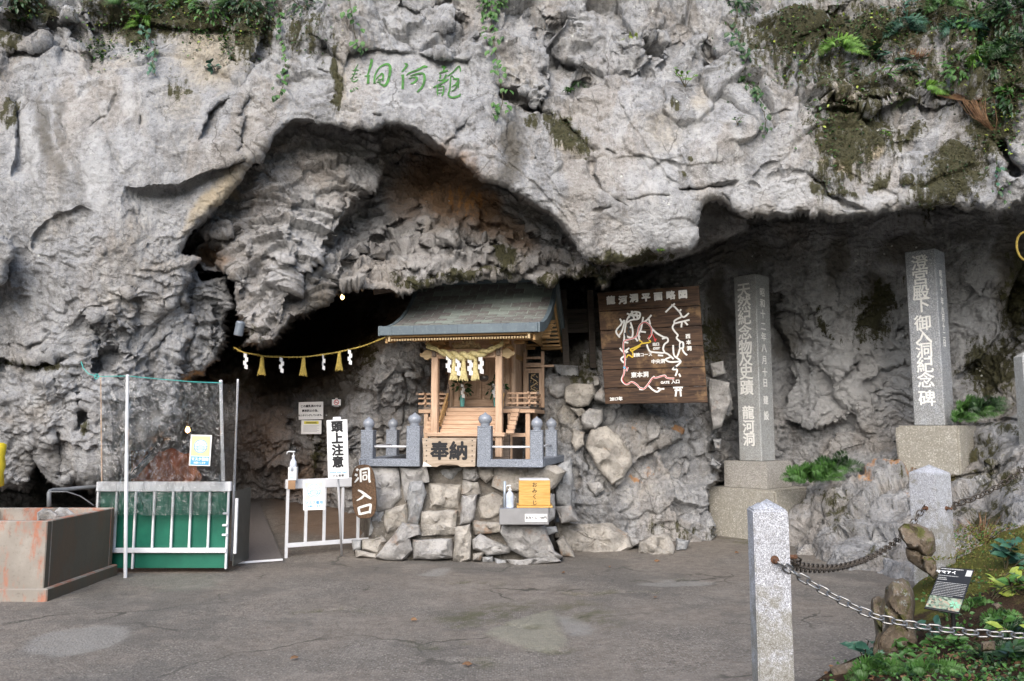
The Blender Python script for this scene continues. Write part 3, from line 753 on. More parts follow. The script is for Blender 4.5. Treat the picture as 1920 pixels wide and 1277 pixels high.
def build_cliff(mat):
    du = 2.2
    us = np.concatenate([np.linspace(-420, -18, 46), np.arange(-12, 1932, du), np.linspace(1938, 2340, 46)])
    vs = np.concatenate([np.linspace(-330, -16, 34), np.arange(-10, 1096, du), np.linspace(1104, 1200, 10)])
    U, V = np.meshgrid(us.astype(np.float32), vs.astype(np.float32))
    # smooth wobble so traced edges never run straight
    wob = perlin(np.stack([U / 60.0, V / 60.0, U * 0 + 9.1], -1))
    D, mk = rock_depth(U, V, wob)
    wu = 3.0 * perlin(np.stack([U / 22.0, V / 22.0, U * 0 + 31.0], -1)) + 1.5 * perlin(np.stack([U / 8.0, V / 8.0, U * 0 + 3.0], -1))
    wv = 3.0 * perlin(np.stack([U / 22.0, V / 22.0, U * 0 + 57.0], -1)) + 1.5 * perlin(np.stack([U / 8.0, V / 8.0, U * 0 + 77.0], -1))
    UW, VW = U + wu, V + wv

    def window(pts, pad):
        a = np.array(pts)
        i0, i1 = np.searchsorted(vs, [a[:, 1].min() - pad, a[:, 1].max() + pad])
        j0, j1 = np.searchsorted(us, [a[:, 0].min() - pad, a[:, 0].max() + pad])
        return np.s_[max(i0, 0):i1, max(j0, 0):j1]
    for pts, h, fall in STEPS:
        s = window(pts, abs(fall) * 3.2)
        if D[s].size == 0:
            continue
        d, side, par = line_sd(UW[s], VW[s], pts)
        tap = np.clip(np.minimum(par, 1 - par) * 7, 0, 1)
        if h > 0:
            D[s] += h * np.exp(-d / fall) * tap * sstep(-1.8, 1.8, d * side)
        else:
            D[s] += h * np.exp(-d / fall) * tap * sstep(-1.8, 1.8, -d * side)
    for pts, wd, dep in CRACKS:
        s = window(pts, wd * 4)
        if D[s].size == 0:
            continue
        d, side, par = line_sd(UW[s], VW[s], pts)
        tap = np.clip(np.minimum(par, 1 - par) * 6 + .15, 0, 1)
        D[s] += dep * np.exp(-(d / (wd * (0.5 + 0.5 * tap))) ** 2) * tap
    for (u, v, ru, rv, h) in NODES:
        s = window([(u - ru, v - rv), (u + ru, v + rv)], 10)
        wob2 = perlin(np.stack([U[s] / 7.0, V[s] / 7.0, U[s] * 0 + u * .37], -1))
        y = (VW[s] - v) / (rv * 1.25)
        wid = ru * (1.0 - .45 * np.clip(y, -1, 1)) * (1 + .5 * wob2)
        r2 = ((UW[s] - u) / wid) ** 2 + (y * (1 + .3 * wob2)) ** 2
        # a nodule hangs: it swells out of the rock above and ends in a stub
        D[s] -= .75 * h * np.clip(1 - r2, 0, 1) ** .8 * (0.25 + 0.75 * sstep(-1, .4, y)) * (1 + .5 * wob2)
    # carved plaque, cut flat into the face
    pq = [(650, 97), (681, 88), (780, 100), (878, 114), (886, 143), (864, 209), (760, 198), (653, 184), (642, 143)]
    s = window(pq, 40)
    sd = poly_sd(U[s], V[s], pq)
    ring = (sd < -6) & (sd > -26)
    A = np.stack([np.ones(ring.sum()), U[s][ring] - 765, V[s][ring] - 150], -1)
    k = np.linalg.lstsq(A, D[s][ring], rcond=None)[0]
    PLQ[:] = [k[0] + .045, k[1], k[2] - .0007]
    plane = PLQ[0] + (U[s] - 765) * PLQ[1] + (V[s] - 150) * PLQ[2]
    w = sstep(-1.5, 2.0, sd)
    D[s] = D[s] * (1 - w) + plane * w
    plaque = np.zeros(U.shape, np.float32)
    plaque[s] = w
    P0 = PA(U, V, D)
    # normals of the blocked-out rock
    def normals(Q):
        a = np.gradient(Q, axis=1)
        b = np.gradient(Q, axis=0)
        n = np.cross(a, b)
        n /= np.linalg.norm(n, axis=-1, keepdims=True) + 1e-9
        return n

    def blur(A, k):
        for _ in range(k):
            A = (np.roll(A, 1, 0) + np.roll(A, -1, 0) + 2 * A) / 4
            A = (np.roll(A, 1, 1) + np.roll(A, -1, 1) + 2 * A) / 4
        return A
    N = normals(blur(P0, 3))
    N[N[..., 1] > 0] *= 1
    sgn = np.where((N * (P0 - np.array([0, 0, EYE]))).sum(-1, keepdims=True) > 0, -1, 1)
    N = N * sgn

    PWU = 34 * fbm(np.stack([U / 70.0, V / 70.0, U * 0 + 13.0], -1), 4, .6)
    PWV = 34 * fbm(np.stack([U / 70.0, V / 70.0, U * 0 + 63.0], -1), 4, .6)

    def soft(lst):
        m = np.zeros(U.shape, np.float32)
        for (u, v, ru, rv, rot, st) in lst:
            c, sn = math.cos(math.radians(rot)), math.sin(math.radians(rot))
            x, y = U + PWU - u, V + PWV - v
            a, b = (x * c + y * sn) / ru, (-x * sn + y * c) / rv
            m = np.maximum(m, st * np.exp(-0.7 * (a * a + b * b) ** 1.3))
        return m
    alc = soft([(640, 430, 260, 200, 0, 1), (960, 460, 200, 90, 20, 1), (470, 560, 120, 140, 0, .8)]) * (1 - mk['F'] * .9)
    flute = soft([(180, 720, 240, 260, 0, 1), (480, 820, 240, 200, 0, .9), (740, 720, 90, 160, 0, .9)])
    block = soft([(900, 40, 420, 110, 0, 1), (1500, 120, 500, 160, 0, .8), (1250, 60, 200, 90, 0, 1), (1150, 850, 220, 200, 0, .9), (1650, 950, 260, 160, 0, .8), (80, 40, 160, 80, 0, 1), (1600, 660, 230, 170, 0, .55)])
    facing = soft([(1250, 290, 180, 140, 0, .8), (180, 270, 210, 160, 0, .75), (760, 150, 140, 70, 0, .6)])
    rough = (1 - facing * .75) * (1 - plaque)
    q = P0.astype(np.float32)
    warp = np.stack([perlin(q * 1.3 + 5), perlin(q * 1.3 + 25), perlin(q * 1.3 + 45)], -1)
    warp2 = np.stack([perlin(q * 4.7 + 5), perlin(q * 4.7 + 25), perlin(q * 4.7 + 45)], -1)
    qw = q + 0.22 * warp
    qf = qw + 0.07 * warp2
    low = mk['S'] + mk['W'] * (1 - mk['S'])
    backm = (1 - mk['F']) * (1 - mk['M']) * (1 - mk['FOLD']) * (1 - np.clip(low, 0, 1))
    ga = np.linalg.norm(np.gradient(P0, axis=1), axis=-1)
    gb = np.linalg.norm(np.gradient(P0, axis=0), axis=-1)
    stretch = blur(np.maximum(ga, gb), 2) / .014
    wf = np.clip(2.4 / stretch, 0.06, 1)
    wm = np.clip(5.0 / stretch, 0.15, 1)
    h = 0.11 * fbm(qw * 1.1, 3) * (1 - plaque)
    h += 0.10 * fbm(qf * np.array([2.2, 2.2, 1.6], np.float32) + 9, 3) * rough * (.35 + .65 * np.clip(flute + alc + block, 0, 1))
    # vertical flutes of the old drip columns
    fv = fbm(qw * np.array([3.4, 3.4, 0.75], np.float32) + 7, 3)
    h += 0.15 * fv * flute * rough
    # dissolved scallops: every cell leans out towards its foot and is undercut by the next
    ragged = np.stack([perlin(q * 11 + 5), perlin(q * 11 + 25), perlin(q * 11 + 45)], -1) * .028
    qr = qf + ragged
    s1, s2, sid, so = worley(qr * np.array([2.5, 2.5, 3.3], np.float32) + 31)
    t1, t2, tid, to = worley(qr * np.array([5.6, 5.6, 7.5], np.float32) + 3)
    v1, v2, vid, vo = worley(qr * np.array([12.0, 12.0, 16.0], np.float32) + 53)
    r1 = _PERM[(sid * 13 + 5) & 4095] / 4096.0
    r2 = _PERM[(tid * 13 + 5) & 4095] / 4096.0
    lip1 = (.55 + .6 * r1) * so[..., 2] + .25 * (r1 - .5) + .25 * so[..., 0] * (r1 - .5)
    lip2 = (.55 + .6 * r2) * to[..., 2] + .25 * (r2 - .5)
    lip3 = vo[..., 2] + .2 * (_PERM[(vid * 7) & 4095] / 4096.0 - .5)
    act = sstep(-.25, .3, perlin(q * 1.7 + 61))
    act2 = sstep(-.2, .35, perlin(q * 2.3 + 71))
    dome = np.clip(alc, 0, 1) * (1 - .85 * soft([(835, 335, 105, 62, 15, 1), (780, 360, 60, 60, 0, .8), (930, 400, 60, 24, 35, .8)]))
    h += (.20 * lip1 + .115 * lip2 * (.35 + .65 * act) + .045 * lip3 * (.3 + .7 * act2)) * dome * rough * wm
    fl = flute * (1 - dome)
    h += (.12 * lip1 * act + .075 * lip2 * act2 + .032 * lip3 * act) * fl * rough * wm
    ba = np.clip(backm * 1.3 + .35 * (1 - facing) * mk['F'], 0, 1) * (1 - dome)
    h += (.06 * lip1 * backm + .06 * lip2 * act + .024 * lip3 * act2) * ba * rough * wm
    st = fbm(qw * np.array([2.0, 2.0, 11.0], np.float32) + 3, 3)
    h += 0.028 * st * np.clip(alc + .45 * flute + .5 * backm, 0, 1) * rough * wm
    # fractured blocks: each cell a slightly tilted facet
    f1, f2, hid, off = worley(qf * np.array([1.7, 1.7, 2.1], np.float32))
    tl = (_GRAD[(hid * 7) & 4095] * off).sum(-1)
    lv = (_PERM[(hid * 13 + 5) & 4095] / 4096.0 - .5)
    gate = sstep(-.25, .2, perlin(q * .8 + 77))
    h += (0.26 * tl + 0.11 * lv - 0.07 * np.exp(-((f2 - f1) / .045) ** 2) * gate) * np.clip(block + .10 * mk['F'] * (1 - flute), 0, 1) * (.16 * (1 - plaque) + .84 * rough)
    e1, e2, eid, eoff = worley((qf + ragged) * 9.5 + 21)
    h += .034 * (_GRAD[(eid * 7) & 4095] * eoff).sum(-1) * (block * .9 + .18) * (.2 * (1 - plaque) + .8 * rough) * wm
    g1, g2, gid, goff = worley((qf + .03 * warp2) * np.array([4.6, 4.6, 5.6], np.float32) + 11)
    tl = (_GRAD[(gid * 7) & 4095] * goff).sum(-1)
    gate2 = sstep(-.1, .35, perlin(q * 1.4 + 17))
    h += (0.095 * tl - 0.018 * np.exp(-((g2 - g1) / .05) ** 2)) * gate2 * (block * .9 + .25) * rough * wm
    h += 0.018 * fbm(qf * 7.0, 4) * (.3 + .7 * rough) * wf
    h += 0.012 * fbm(q * 26.0, 3) * (.45 + .55 * rough) * wf
    h += 0.005 * fbm(q * 60.0, 2) * (1 - .6 * plaque) * wf
    pits = np.clip(perlin(q * 9 + 91) - .45, 0, 1)
    h -= 0.22 * pits * rough * (.3 + .7 * np.clip(alc + flute, 0, 1)) * wf
    mossm = sstep(.40, .75, soft(PAINT['moss']) + .5 * fbm(q * 5.0, 3))
    h += mossm * (.012 + .030 * np.clip(fbm(q * 16 + 5, 3) + .15, 0, 1) + .012 * fbm(q * 45, 2)) * wf
    MOSS_G[:] = [mossm]
    # never let relief shut the hard edges
    P1 = q + (N * h[..., None]).astype(np.float32)
    nu, nv = len(us), len(vs)
    co = P1.reshape(-1, 3).astype(np.float32)
    idx = np.arange(nu * nv, dtype=np.int32).reshape(nv, nu)
    quads = np.stack([idx[:-1, :-1], idx[1:, :-1], idx[1:, 1:], idx[:-1, 1:]], -1).reshape(-1, 4)
    me = bpy.data.meshes.new('rock_cliff')
    me.vertices.add(len(co))
    me.vertices.foreach_set('co', co.ravel())
    me.loops.add(quads.size)
    me.loops.foreach_set('vertex_index', quads.ravel())
    me.polygons.add(len(quads))
    me.polygons.foreach_set('loop_start', np.arange(0, quads.size, 4, dtype=np.int32))
    me.polygons.foreach_set('loop_total', np.full(len(quads), 4, np.int32))
    me.polygons.foreach_set('use_smooth', np.ones(len(quads), bool))
    me.update(calc_edges=True)
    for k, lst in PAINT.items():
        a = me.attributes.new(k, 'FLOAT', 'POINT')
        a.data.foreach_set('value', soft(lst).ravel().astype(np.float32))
    a = me.attributes.new('facing', 'FLOAT', 'POINT')
    a.data.foreach_set('value', facing.ravel().astype(np.float32))
    a = me.attributes.new('recess_stain_shade', 'FLOAT', 'POINT')
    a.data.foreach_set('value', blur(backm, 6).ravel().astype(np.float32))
    a = me.attributes.new('ceiling', 'FLOAT', 'POINT')
    a.data.foreach_set('value', blur(mk['M'] * (1 - mk['F']), 4).ravel().astype(np.float32))
    me.materials.append(mat)
    o = link_mesh('rock_cliff', me)
    tag(o, 'grey limestone cliff with arched cave mouth and mossy overhangs', 'cliff', kind='structure')
    return o, (us, vs, P1)


def rock_material():
    M = Mat('limestone')
    big = M.noise(0.9, 5, .6)
    medn = M.noise(3.2, 6, .62)
    fin = M.noise(16, 6, .65)
    grain = M.noise(70, 4, .7)
    streak = M.noise(1.0, 6, .62, M.mapping((5.5, 5.5, .65)))
    fstreak = M.noise(1.0, 5, .6, M.mapping((22, 22, 3.2)))
    # beds of different stone, drawn out along the dip
    dip = M.mapping((1.0, 1.0, .45), (0, math.radians(24), 0))
    bed = M.noise(.85, 6, .62, dip, .8)
    bed2 = M.noise(1.5, 6, .65, M.mapping((1.0, 1.0, .6), (0, math.radians(-18), 0), loc=(4, 2, 7)), .6)
    face = M.attr('facing')
    c = M.mix(M.ramp(medn, .36, .64), (.225, .228, .235), (.385, .39, .40))
    c = M.mix(M.math('MULTIPLY', M.ramp(bed, .47, .58), .55), c, M.mix(medn, (.30, .265, .23), (.43, .385, .335)))
    c = M.mix(M.math('MULTIPLY', M.ramp(bed2, .50, .60), .7), c, M.mix(medn, (.30, .305, .32), (.46, .468, .485)))
    c = M.mix(M.math('MULTIPLY', M.ramp(bed2, .44, .34), .65), c, M.mix(fin, (.13, .125, .118), (.25, .24, .225)))
    c = M.mix(M.math('MULTIPLY', M.ramp(streak, .54, .68), .6), c, (.16, .155, .152))
    c = M.mix(M.math('MULTIPLY', M.ramp(streak, .46, .32), .5), c, (.52, .518, .515))
    c = M.mix(M.math('MULTIPLY', M.ramp(fstreak, .53, .70), .4), c, (.17, .16, .148))
    c = M.mix(M.math('MULTIPLY', M.ramp(fin, .5, .66), .42), c, (.50, .49, .475))
    c = M.mix(M.math('MULTIPLY', M.ramp(fin, .47, .32), .6), c, (.10, .095, .088))
    c = M.mix(M.math('MULTIPLY', M.ramp(grain, .53, .68), .3), c, (.54, .53, .52))
    c = M.mix(M.math('MULTIPLY', M.ramp(grain, .46, .32), .45), c, (.10, .095, .09))
    stain_shade = M.attr('recess_stain_shade')  # recess tint: part damp stain, part shade painted into the rock
    c = M.mix(M.math('MULTIPLY', M.ramp(M.math('ADD', stain_shade, M.math('SUBTRACT', medn, .5)), .35, .8), .06), c, M.mix(fstreak, (.11, .095, .078), (.30, .27, .235)))
    c = M.mix(M.math('MULTIPLY', M.attr('ceiling'), .2), c, (.36, .305, .26))
    def layer(c, name, colr, var, sharp=(.42, .6), amt=1.0, n=None):
        a = M.attr(name)
        nz = n if n is not None else medn
        m = M.math('ADD', M.math('MULTIPLY', nz, .8), M.math('SUBTRACT', a, .45))
        m = M.math('MULTIPLY', M.ramp(m, sharp[0], sharp[1]), amt)
        m = M.math('MULTIPLY', m, M.ramp(a, .03, .2))
        cc = M.mix(fin, colr, var)
        return M.mix(m, c, cc)
    mixn = M.math('ADD', M.math('MULTIPLY', medn, .55), M.math('MULTIPLY', fin, .45))
    drip = M.noise(1.0, 5, .65, M.mapping((13, 13, 2.4)))
    mossn = M.math('ADD', M.math('ADD', M.math('MULTIPLY', M.math('SUBTRACT', mixn, .5), 2.0), M.math('MULTIPLY', M.math('SUBTRACT', drip, .5), 2.6)), M.math('MULTIPLY', grain, .9))
    c = layer(c, 'pale', (.42, .425, .435), (.56, .56, .565), (.25, .95), .75, mixn)
    c = layer(c, 'warm', (.36, .29, .19), (.52, .45, .33), (.25, .85), .8, mixn)
    c = layer(c, 'brown', (.15, .085, .045), (.34, .21, .115), (.2, .85), .9, mixn)
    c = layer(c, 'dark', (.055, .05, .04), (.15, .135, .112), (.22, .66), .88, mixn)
    c = layer(c, 'orange', (.38, .15, .04), (.52, .28, .1), (.4, .8), .8, mossn)
    c = layer(c, 'moss', (.014, .015, .006), (.085, .08, .03), (.26, .62), .95, mossn)
    lich = M.voronoi(9.0)
    lm = M.math('MULTIPLY', M.ramp(lich, .16, .10), M.ramp(M.noise(2.3, 2), .60, .66))
    c = M.mix(M.math('MULTIPLY', lm, .8), c, (.70, .71, .66))
    vor = M.voronoi(26, 'DISTANCE_TO_EDGE', vec=None)
    wn = M.n('ShaderNodeTexNoise')
    M.set(wn, 'Vector', M.tc())
    wn.inputs['Scale'].default_value = 2.6
    wn.inputs['Detail'].default_value = 5
    wv = M.n('ShaderNodeVectorMath', operation='MULTIPLY_ADD')
    M.set(wv, 0, wn.outputs['Color'])
    wv.inputs[1].default_value = (.42, .42, .42)
    M.set(wv, 2, M.tc())
    wp = wv.outputs[0]
    e1 = M.voronoi(1.7, 'DISTANCE_TO_EDGE', M.mapping((1, 1, .75), vec=wp))
    e2 = M.voronoi(5.2, 'DISTANCE_TO_EDGE', M.mapping((1, 1, 1.3), vec=wp))
    g1 = M.ramp(M.noise(1.1, 3), .52, .64)
    g2 = M.ramp(M.noise(2.3, 3), .56, .68)
    k1 = M.math('MULTIPLY', M.ramp(e1, .022, .004), g1)
    k2 = M.math('MULTIPLY', M.ramp(e2, .035, .006), g2)
    kk = M.math('MAXIMUM', k1, M.math('MULTIPLY', k2, .8))
    c = M.mix(M.math('MULTIPLY', kk, .6), c, (.06, .055, .048))
    ch1 = M.voronoi(11, 'F1', wp)
    ch2 = M.voronoi(29, 'F1', wp)
    b = M.bump(kk, -.9, .04)
    cut = M.ramp(face, .2, .8, 1.0, .25)
    b = M.bump(M.math('MULTIPLY', ch2, cut), .4, .03, b)
    b = M.bump(bed, .5, .10, b)
    b = M.bump(fstreak, .45, .03, b)
    b = M.bump(medn, .35, .05, b)
    b = M.bump(M.math('MULTIPLY', fin, M.ramp(face, .2, .8, 1.0, .5)), .8, .05, b)
    b = M.bump(grain, .8, .018, b)
    return M.done(c, .88, b, Specular_IOR_Level=.25)


MAT_ROCK = rock_material()
CLIFF, CLIFF_GRID = build_cliff(MAT_ROCK)


def cliff_at(u, v, out=0.0):
    """point of the finished cliff surface seen at (u, v), moved out along its normal"""
    us, vs, G = CLIFF_GRID
    j = int(np.clip(np.searchsorted(us, u), 2, len(us) - 3))
    i = int(np.clip(np.searchsorted(vs, v), 2, len(vs) - 3))
    p = Vector(G[i, j].tolist())
    a = Vector((G[i, j + 2] - G[i, j - 2]).tolist())
    b = Vector((G[i + 2, j] - G[i - 2, j]).tolist())
    n = a.cross(b).normalized()
    if n.dot(p - Vector((0, 0, EYE))) > 0:
        n = -n
    return p + n * out, n


# ================================================================== GROUND
def ground_z(x, y):
    """paving level; it climbs gently into the cave mouth"""
    x, y = np.asarray(x, float), np.asarray(y, float)
    cave = sstep(9.0, 13.2, y) * (1 - sstep(-1.9, -1.2, x)) * .42
    return cave


GPATCH = [  # traced in the photograph, laid on the paving: outline, kind
    ('pale', [(40, 1218), (60, 1200), (85, 1188), (130, 1178), (180, 1172), (225, 1174), (246, 1184), (232, 1200), (205, 1212), (160, 1224), (110, 1230), (60, 1226)]),
    ('pale', [(780, 1078), (800, 1072), (826, 1064), (842, 1066), (836, 1078), (806, 1081)]),
    ('sand', [(912, 1190), (930, 1180), (960, 1165), (1010, 1150), (1035, 1142), (1046, 1160), (1056, 1185), (1058, 1200), (1050, 1215), (1030, 1222), (990, 1216), (950, 1206)]),
    ('pale', [(1040, 1150), (1080, 1160), (1112, 1172), (1108, 1188), (1075, 1192), (1056, 1186)]), ('moss', [(1040, 1135), (1090, 1128), (1130, 1145), (1155, 1160), (1140, 1172), (1100, 1165), (1060, 1150)]),
    ('pale', [(1195, 1092), (1260, 1086), (1340, 1092), (1330, 1098), (1240, 1100), (1200, 1098)]), ('dark', [(640, 1235), (720, 1200), (820, 1190), (900, 1215), (930, 1277), (600, 1277)]), ('dark', [(1180, 1180), (1350, 1160), (1390, 1260), (1200, 1277), (1120, 1240)]),
    ('dark', [(240, 1160), (420, 1110), (620, 1120), (500, 1180), (350, 1220)]), ('wet', [(230, 1085), (330, 1075), (430, 1080), (410, 1100), (300, 1110)]), ('moss', [(820, 1160), (900, 1140), (1010, 1130), (1000, 1150), (920, 1165), (850, 1175)]),
    ('moss', [(1330, 1010), (1420, 1005), (1480, 1012), (1480, 1022), (1400, 1022)]), ('brown', [(470, 950), (700, 945), (700, 1030), (540, 1020)]),
]


def build_ground():
    def axis(lo, hi, step, far_lo, far_hi, n):
        core = np.arange(lo, hi, step)
        a = lo - (np.geomspace(1, 1 + lo - far_lo, n)[::-1] - 1)
        b = hi + (np.geomspace(1, 1 + far_hi - hi, n) - 1)
        return np.unique(np.concatenate([a, core, b]).round(4))
    xs = axis(-6.2, 6.6, .045, -60, 60, 24)
    ys = axis(2.6, 13.6, .045, -60, 60, 24)
    X, Y = np.meshgrid(xs, ys)
    Z = ground_z(X, Y)
    q = np.stack([X, Y, X * 0 + .5], -1).astype(np.float32)
    Z = Z + 0.012 * fbm(q * .9, 3) + 0.004 * fbm(q * 4.5, 3)
    at = {k: np.zeros(X.shape, np.float32) for k in ('pale', 'sand', 'moss', 'dark', 'wet', 'brown')}
    jit = 0.09 * fbm(q * 3.5, 4, .65)
    for k, poly in GPATCH:
        w = np.array([PG(u, v)[:2] for u, v in poly])
        sd = poly_sd(X.astype(np.float32), Y.astype(np.float32), w) + jit
        e = .03 if k in ('pale', 'sand') else .22
        m = sstep(-e, e, sd)
        at[k] = np.maximum(at[k], m)
        if k == 'pale':
            Z = Z - .008 * m
        if k == 'sand':
            Z = Z + .012 * m
    # broken hollows and cracks of the worn screed
    for ln in ([(850, 1178), (930, 1172), (1000, 1180)], [(1060, 1112), (1100, 1118), (1150, 1110), (1230, 1112)], [(1000, 1215), (1040, 1225), (1060, 1218)], [(760, 1205), (800, 1215), (870, 1210)], [(560, 1150), (640, 1140), (700, 1150)], [(1200, 1090), (1290, 1086)], [(845, 1095), (875, 1093)], [(905, 1094), (930, 1096)], [(900, 1240), (905, 1248)]):
        w = np.array([PG(u, v)[:2] for u, v in ln])
        d, sdd, par = line_sd(X.astype(np.float32), Y.astype(np.float32), w)
        Z = Z - .02 * np.exp(-((d + jit * .6) / .03) ** 2)
        at['moss'] = np.maximum(at['moss'], (.7 * np.exp(-((d + jit) / .07) ** 2)).astype(np.float32))
    co = np.stack([X, Y, Z], -1).reshape(-1, 3).astype(np.float32)
    nv, nu = X.shape
    idx = np.arange(nu * nv, dtype=np.int32).reshape(nv, nu)
    quads = np.stack([idx[:-1, :-1], idx[:-1, 1:], idx[1:, 1:], idx[1:, :-1]], -1).reshape(-1, 4)
    me = bpy.data.meshes.new('ground')
    me.vertices.add(len(co))
    me.vertices.foreach_set('co', co.ravel())
    me.loops.add(quads.size)
    me.loops.foreach_set('vertex_index', quads.ravel())
    me.polygons.add(len(quads))
    me.polygons.foreach_set('loop_start', np.arange(0, quads.size, 4, dtype=np.int32))
    me.polygons.foreach_set('loop_total', np.full(len(quads), 4, np.int32))
    me.polygons.foreach_set('use_smooth', np.ones(len(quads), bool))
    me.update(calc_edges=True)
    for k, v in at.items():
        a = me.attributes.new(k, 'FLOAT', 'POINT')
        a.data.foreach_set('value', v.ravel().astype(np.float32))
    M = Mat('worn_screed')
    big = M.noise(.7, 5, .6)
    med = M.noise(4.0, 6, .65)
    fin = M.noise(28, 5, .7)
    peb = M.voronoi(60)
    pebc = M.voronoi(60, out='Color')
    c = M.mix(M.ramp(M.noise(9, 6, .7), .35, .65), (.142, .122, .102), (.215, .188, .16))
    c = M.mix(M.math('MULTIPLY', M.ramp(big, .42, .58), .6), c, (.125, .115, .102))
    c = M.mix(M.math('MULTIPLY', M.ramp(M.noise(1.7, 6, .7), .5, .66), .5), c, (.26, .235, .205))
    worn = M.math('MAXIMUM', M.attr('dark'), M.ramp(big, .44, .60, .5, 1.0))
    hsv = M.n('ShaderNodeSeparateColor')
    M.set(hsv, 0, pebc)
    pc = M.mix(hsv.outputs[0], (.055, .05, .045), (.33, .30, .265))
    c = M.mix(M.math('MULTIPLY', M.math('MULTIPLY', worn, M.ramp(peb, .55, .38)), .85), c, pc)
    pb2 = M.voronoi(24)
    pk = M.math('MULTIPLY', M.ramp(pb2, .22, .14), M.ramp(M.noise(3.3, 3), .5, .6))
    c = M.mix(M.math('MULTIPLY', pk, .7), c, M.mix(hsv.outputs[1], (.07, .065, .06), (.38, .36, .33)))
    c = M.mix(M.math('MULTIPLY', M.ramp(fin, .55, .75), .4), c, (.27, .26, .245))
    c = M.mix(M.math('MULTIPLY', M.ramp(fin, .42, .3), .5), c, (.06, .057, .052))
    wn = M.n('ShaderNodeTexNoise')
    M.set(wn, 'Vector', M.tc())
    wn.inputs['Scale'].default_value = 1.6
    wn.inputs['Detail'].default_value = 5
    wv = M.n('ShaderNodeVectorMath', operation='MULTIPLY_ADD')
    M.set(wv, 0, wn.outputs['Color'])
    wv.inputs[1].default_value = (.7, .7, .7)
    M.set(wv, 2, M.tc())
    ed = M.voronoi(.75, 'DISTANCE_TO_EDGE', wv.outputs[0])
    ck = M.math('MULTIPLY', M.ramp(ed, .016, .004), M.ramp(M.noise(.8, 3, .5, M.mapping(loc=(3, 5, 0))), .50, .60))
    c = M.mix(M.math('MULTIPLY', ck, .8), c, (.05, .047, .038))
    c = M.mix(M.math('MULTIPLY', M.ramp(M.noise(.55, 6, .72, M.mapping(loc=(9, 1, 0))), .52, .60), .5), c, (.10, .094, .085))
    c = M.mix(M.math('MULTIPLY', M.attr('pale'), M.ramp(fin, .3, .6, .45, .9)), c, M.mix(med, (.19, .18, .165), (.29, .28, .26)))
    c = M.mix(M.math('MULTIPLY', M.attr('sand'), .6), c, M.mix(fin, (.17, .165, .125), (.33, .32, .25)))
    c = M.mix(M.math('MULTIPLY', M.attr('moss'), M.ramp(med, .42, .6, 0, .8)), c, (.075, .075, .035))
    c = M.mix(M.math('MULTIPLY', M.attr('brown'), .7), c, M.mix(med, (.10, .065, .045), (.24, .15, .095)))
    rg = M.ramp(M.math('ADD', M.math('MULTIPLY', M.attr('wet'), .5), M.noise(1.1, 4)), .45, .95, .78, .42)
    b = M.bump(med, .5, .02)
    b = M.bump(ck, -.8, .02, b)
    b = M.bump(fin, .8, .014, b)
    b = M.bump(peb, .5, .008, b)
    me.materials.append(M.done(c, rg, b, Specular_IOR_Level=.35))
    o = link_mesh('ground', me)
    tag(o, 'worn grey concrete paving in front of the cave', 'ground', kind='structure')
    return o


build_ground()


# ================================================================== UNSEEN SLOPE ADDED BEHIND THE CAMERA TO BLOCK LOW SKY
def build_slope():
    xs, ys = np.linspace(-90, 90, 121), np.linspace(-12, -90, 67)
    X, Y = np.meshgrid(xs, ys)
    q = np.stack([X, Y, X * 0], -1).astype(np.float32)
    Z = np.clip((-Y - 12.0) * .22, 0, 60) * (1 + .12 * fbm(q * .05, 2)) + 1.6 * np.abs(fbm(q * .35, 3)) * sstep(-12, -18, Y) - .3
    # the added slope also rises at both sides
    Z += np.clip(np.abs(X) - 22, 0, 80) * .5 * sstep(-12, -24, Y)
    mb = MB()
    nv, nu = X.shape
    mb.v = [tuple(p) for p in np.stack([X, Y, Z], -1).reshape(-1, 3)]
    mb.f = [(i * nu + j, i * nu + j + 1, (i + 1) * nu + j + 1, (i + 1) * nu + j) for i in range(nv - 1) for j in range(nu - 1)]
    mb.mi = [0] * len(mb.f)
    M = Mat('forest_green')
    m = M.done(M.mix(M.noise(.8, 6, .7), (.02, .032, .012), (.075, .10, .035)), .9)
    o = mb.build('added_hillside', m, smooth=True)
    tag(o, 'unseen green hillside added behind the camera to block low sky', 'hillside', kind='structure')


build_slope()
# ================================================================== MATERIALS FOR BUILT THINGS
def wood_mat(name, a, b, scale=3.0, axis='x', rough=.65, stain=None, bump=.25):
    M = Mat(name)
    s = {'x': (1.2, 14, 14), 'y': (14, 1.2, 14), 'z': (14, 14, 1.2)}[axis]
    g = M.noise(scale, 6, .6, M.mapping(s), .6)
    g2 = M.noise(scale * .5, 3, .5)
    f = M.noise(scale * 3, 4, .7, M.mapping(s))
    c = M.mix(M.ramp(g, .3, .7), a, b)
    c = M.mix(M.math('MULTIPLY', M.ramp(f, .5, .75), .35), c, tuple(x * .55 for x in a))
    c = M.mix(M.math('MULTIPLY', M.ramp(g2, .5, .7), .3), c, tuple(x * .7 for x in b))
    if stain:
        c = M.mix(M.math('MULTIPLY', M.ramp(M.noise(1.8, 5, .7), .52, .66), .8), c, stain)
    return M.done(c, rough, M.bump(g, bump, .01), Specular_IOR_Level=.3)


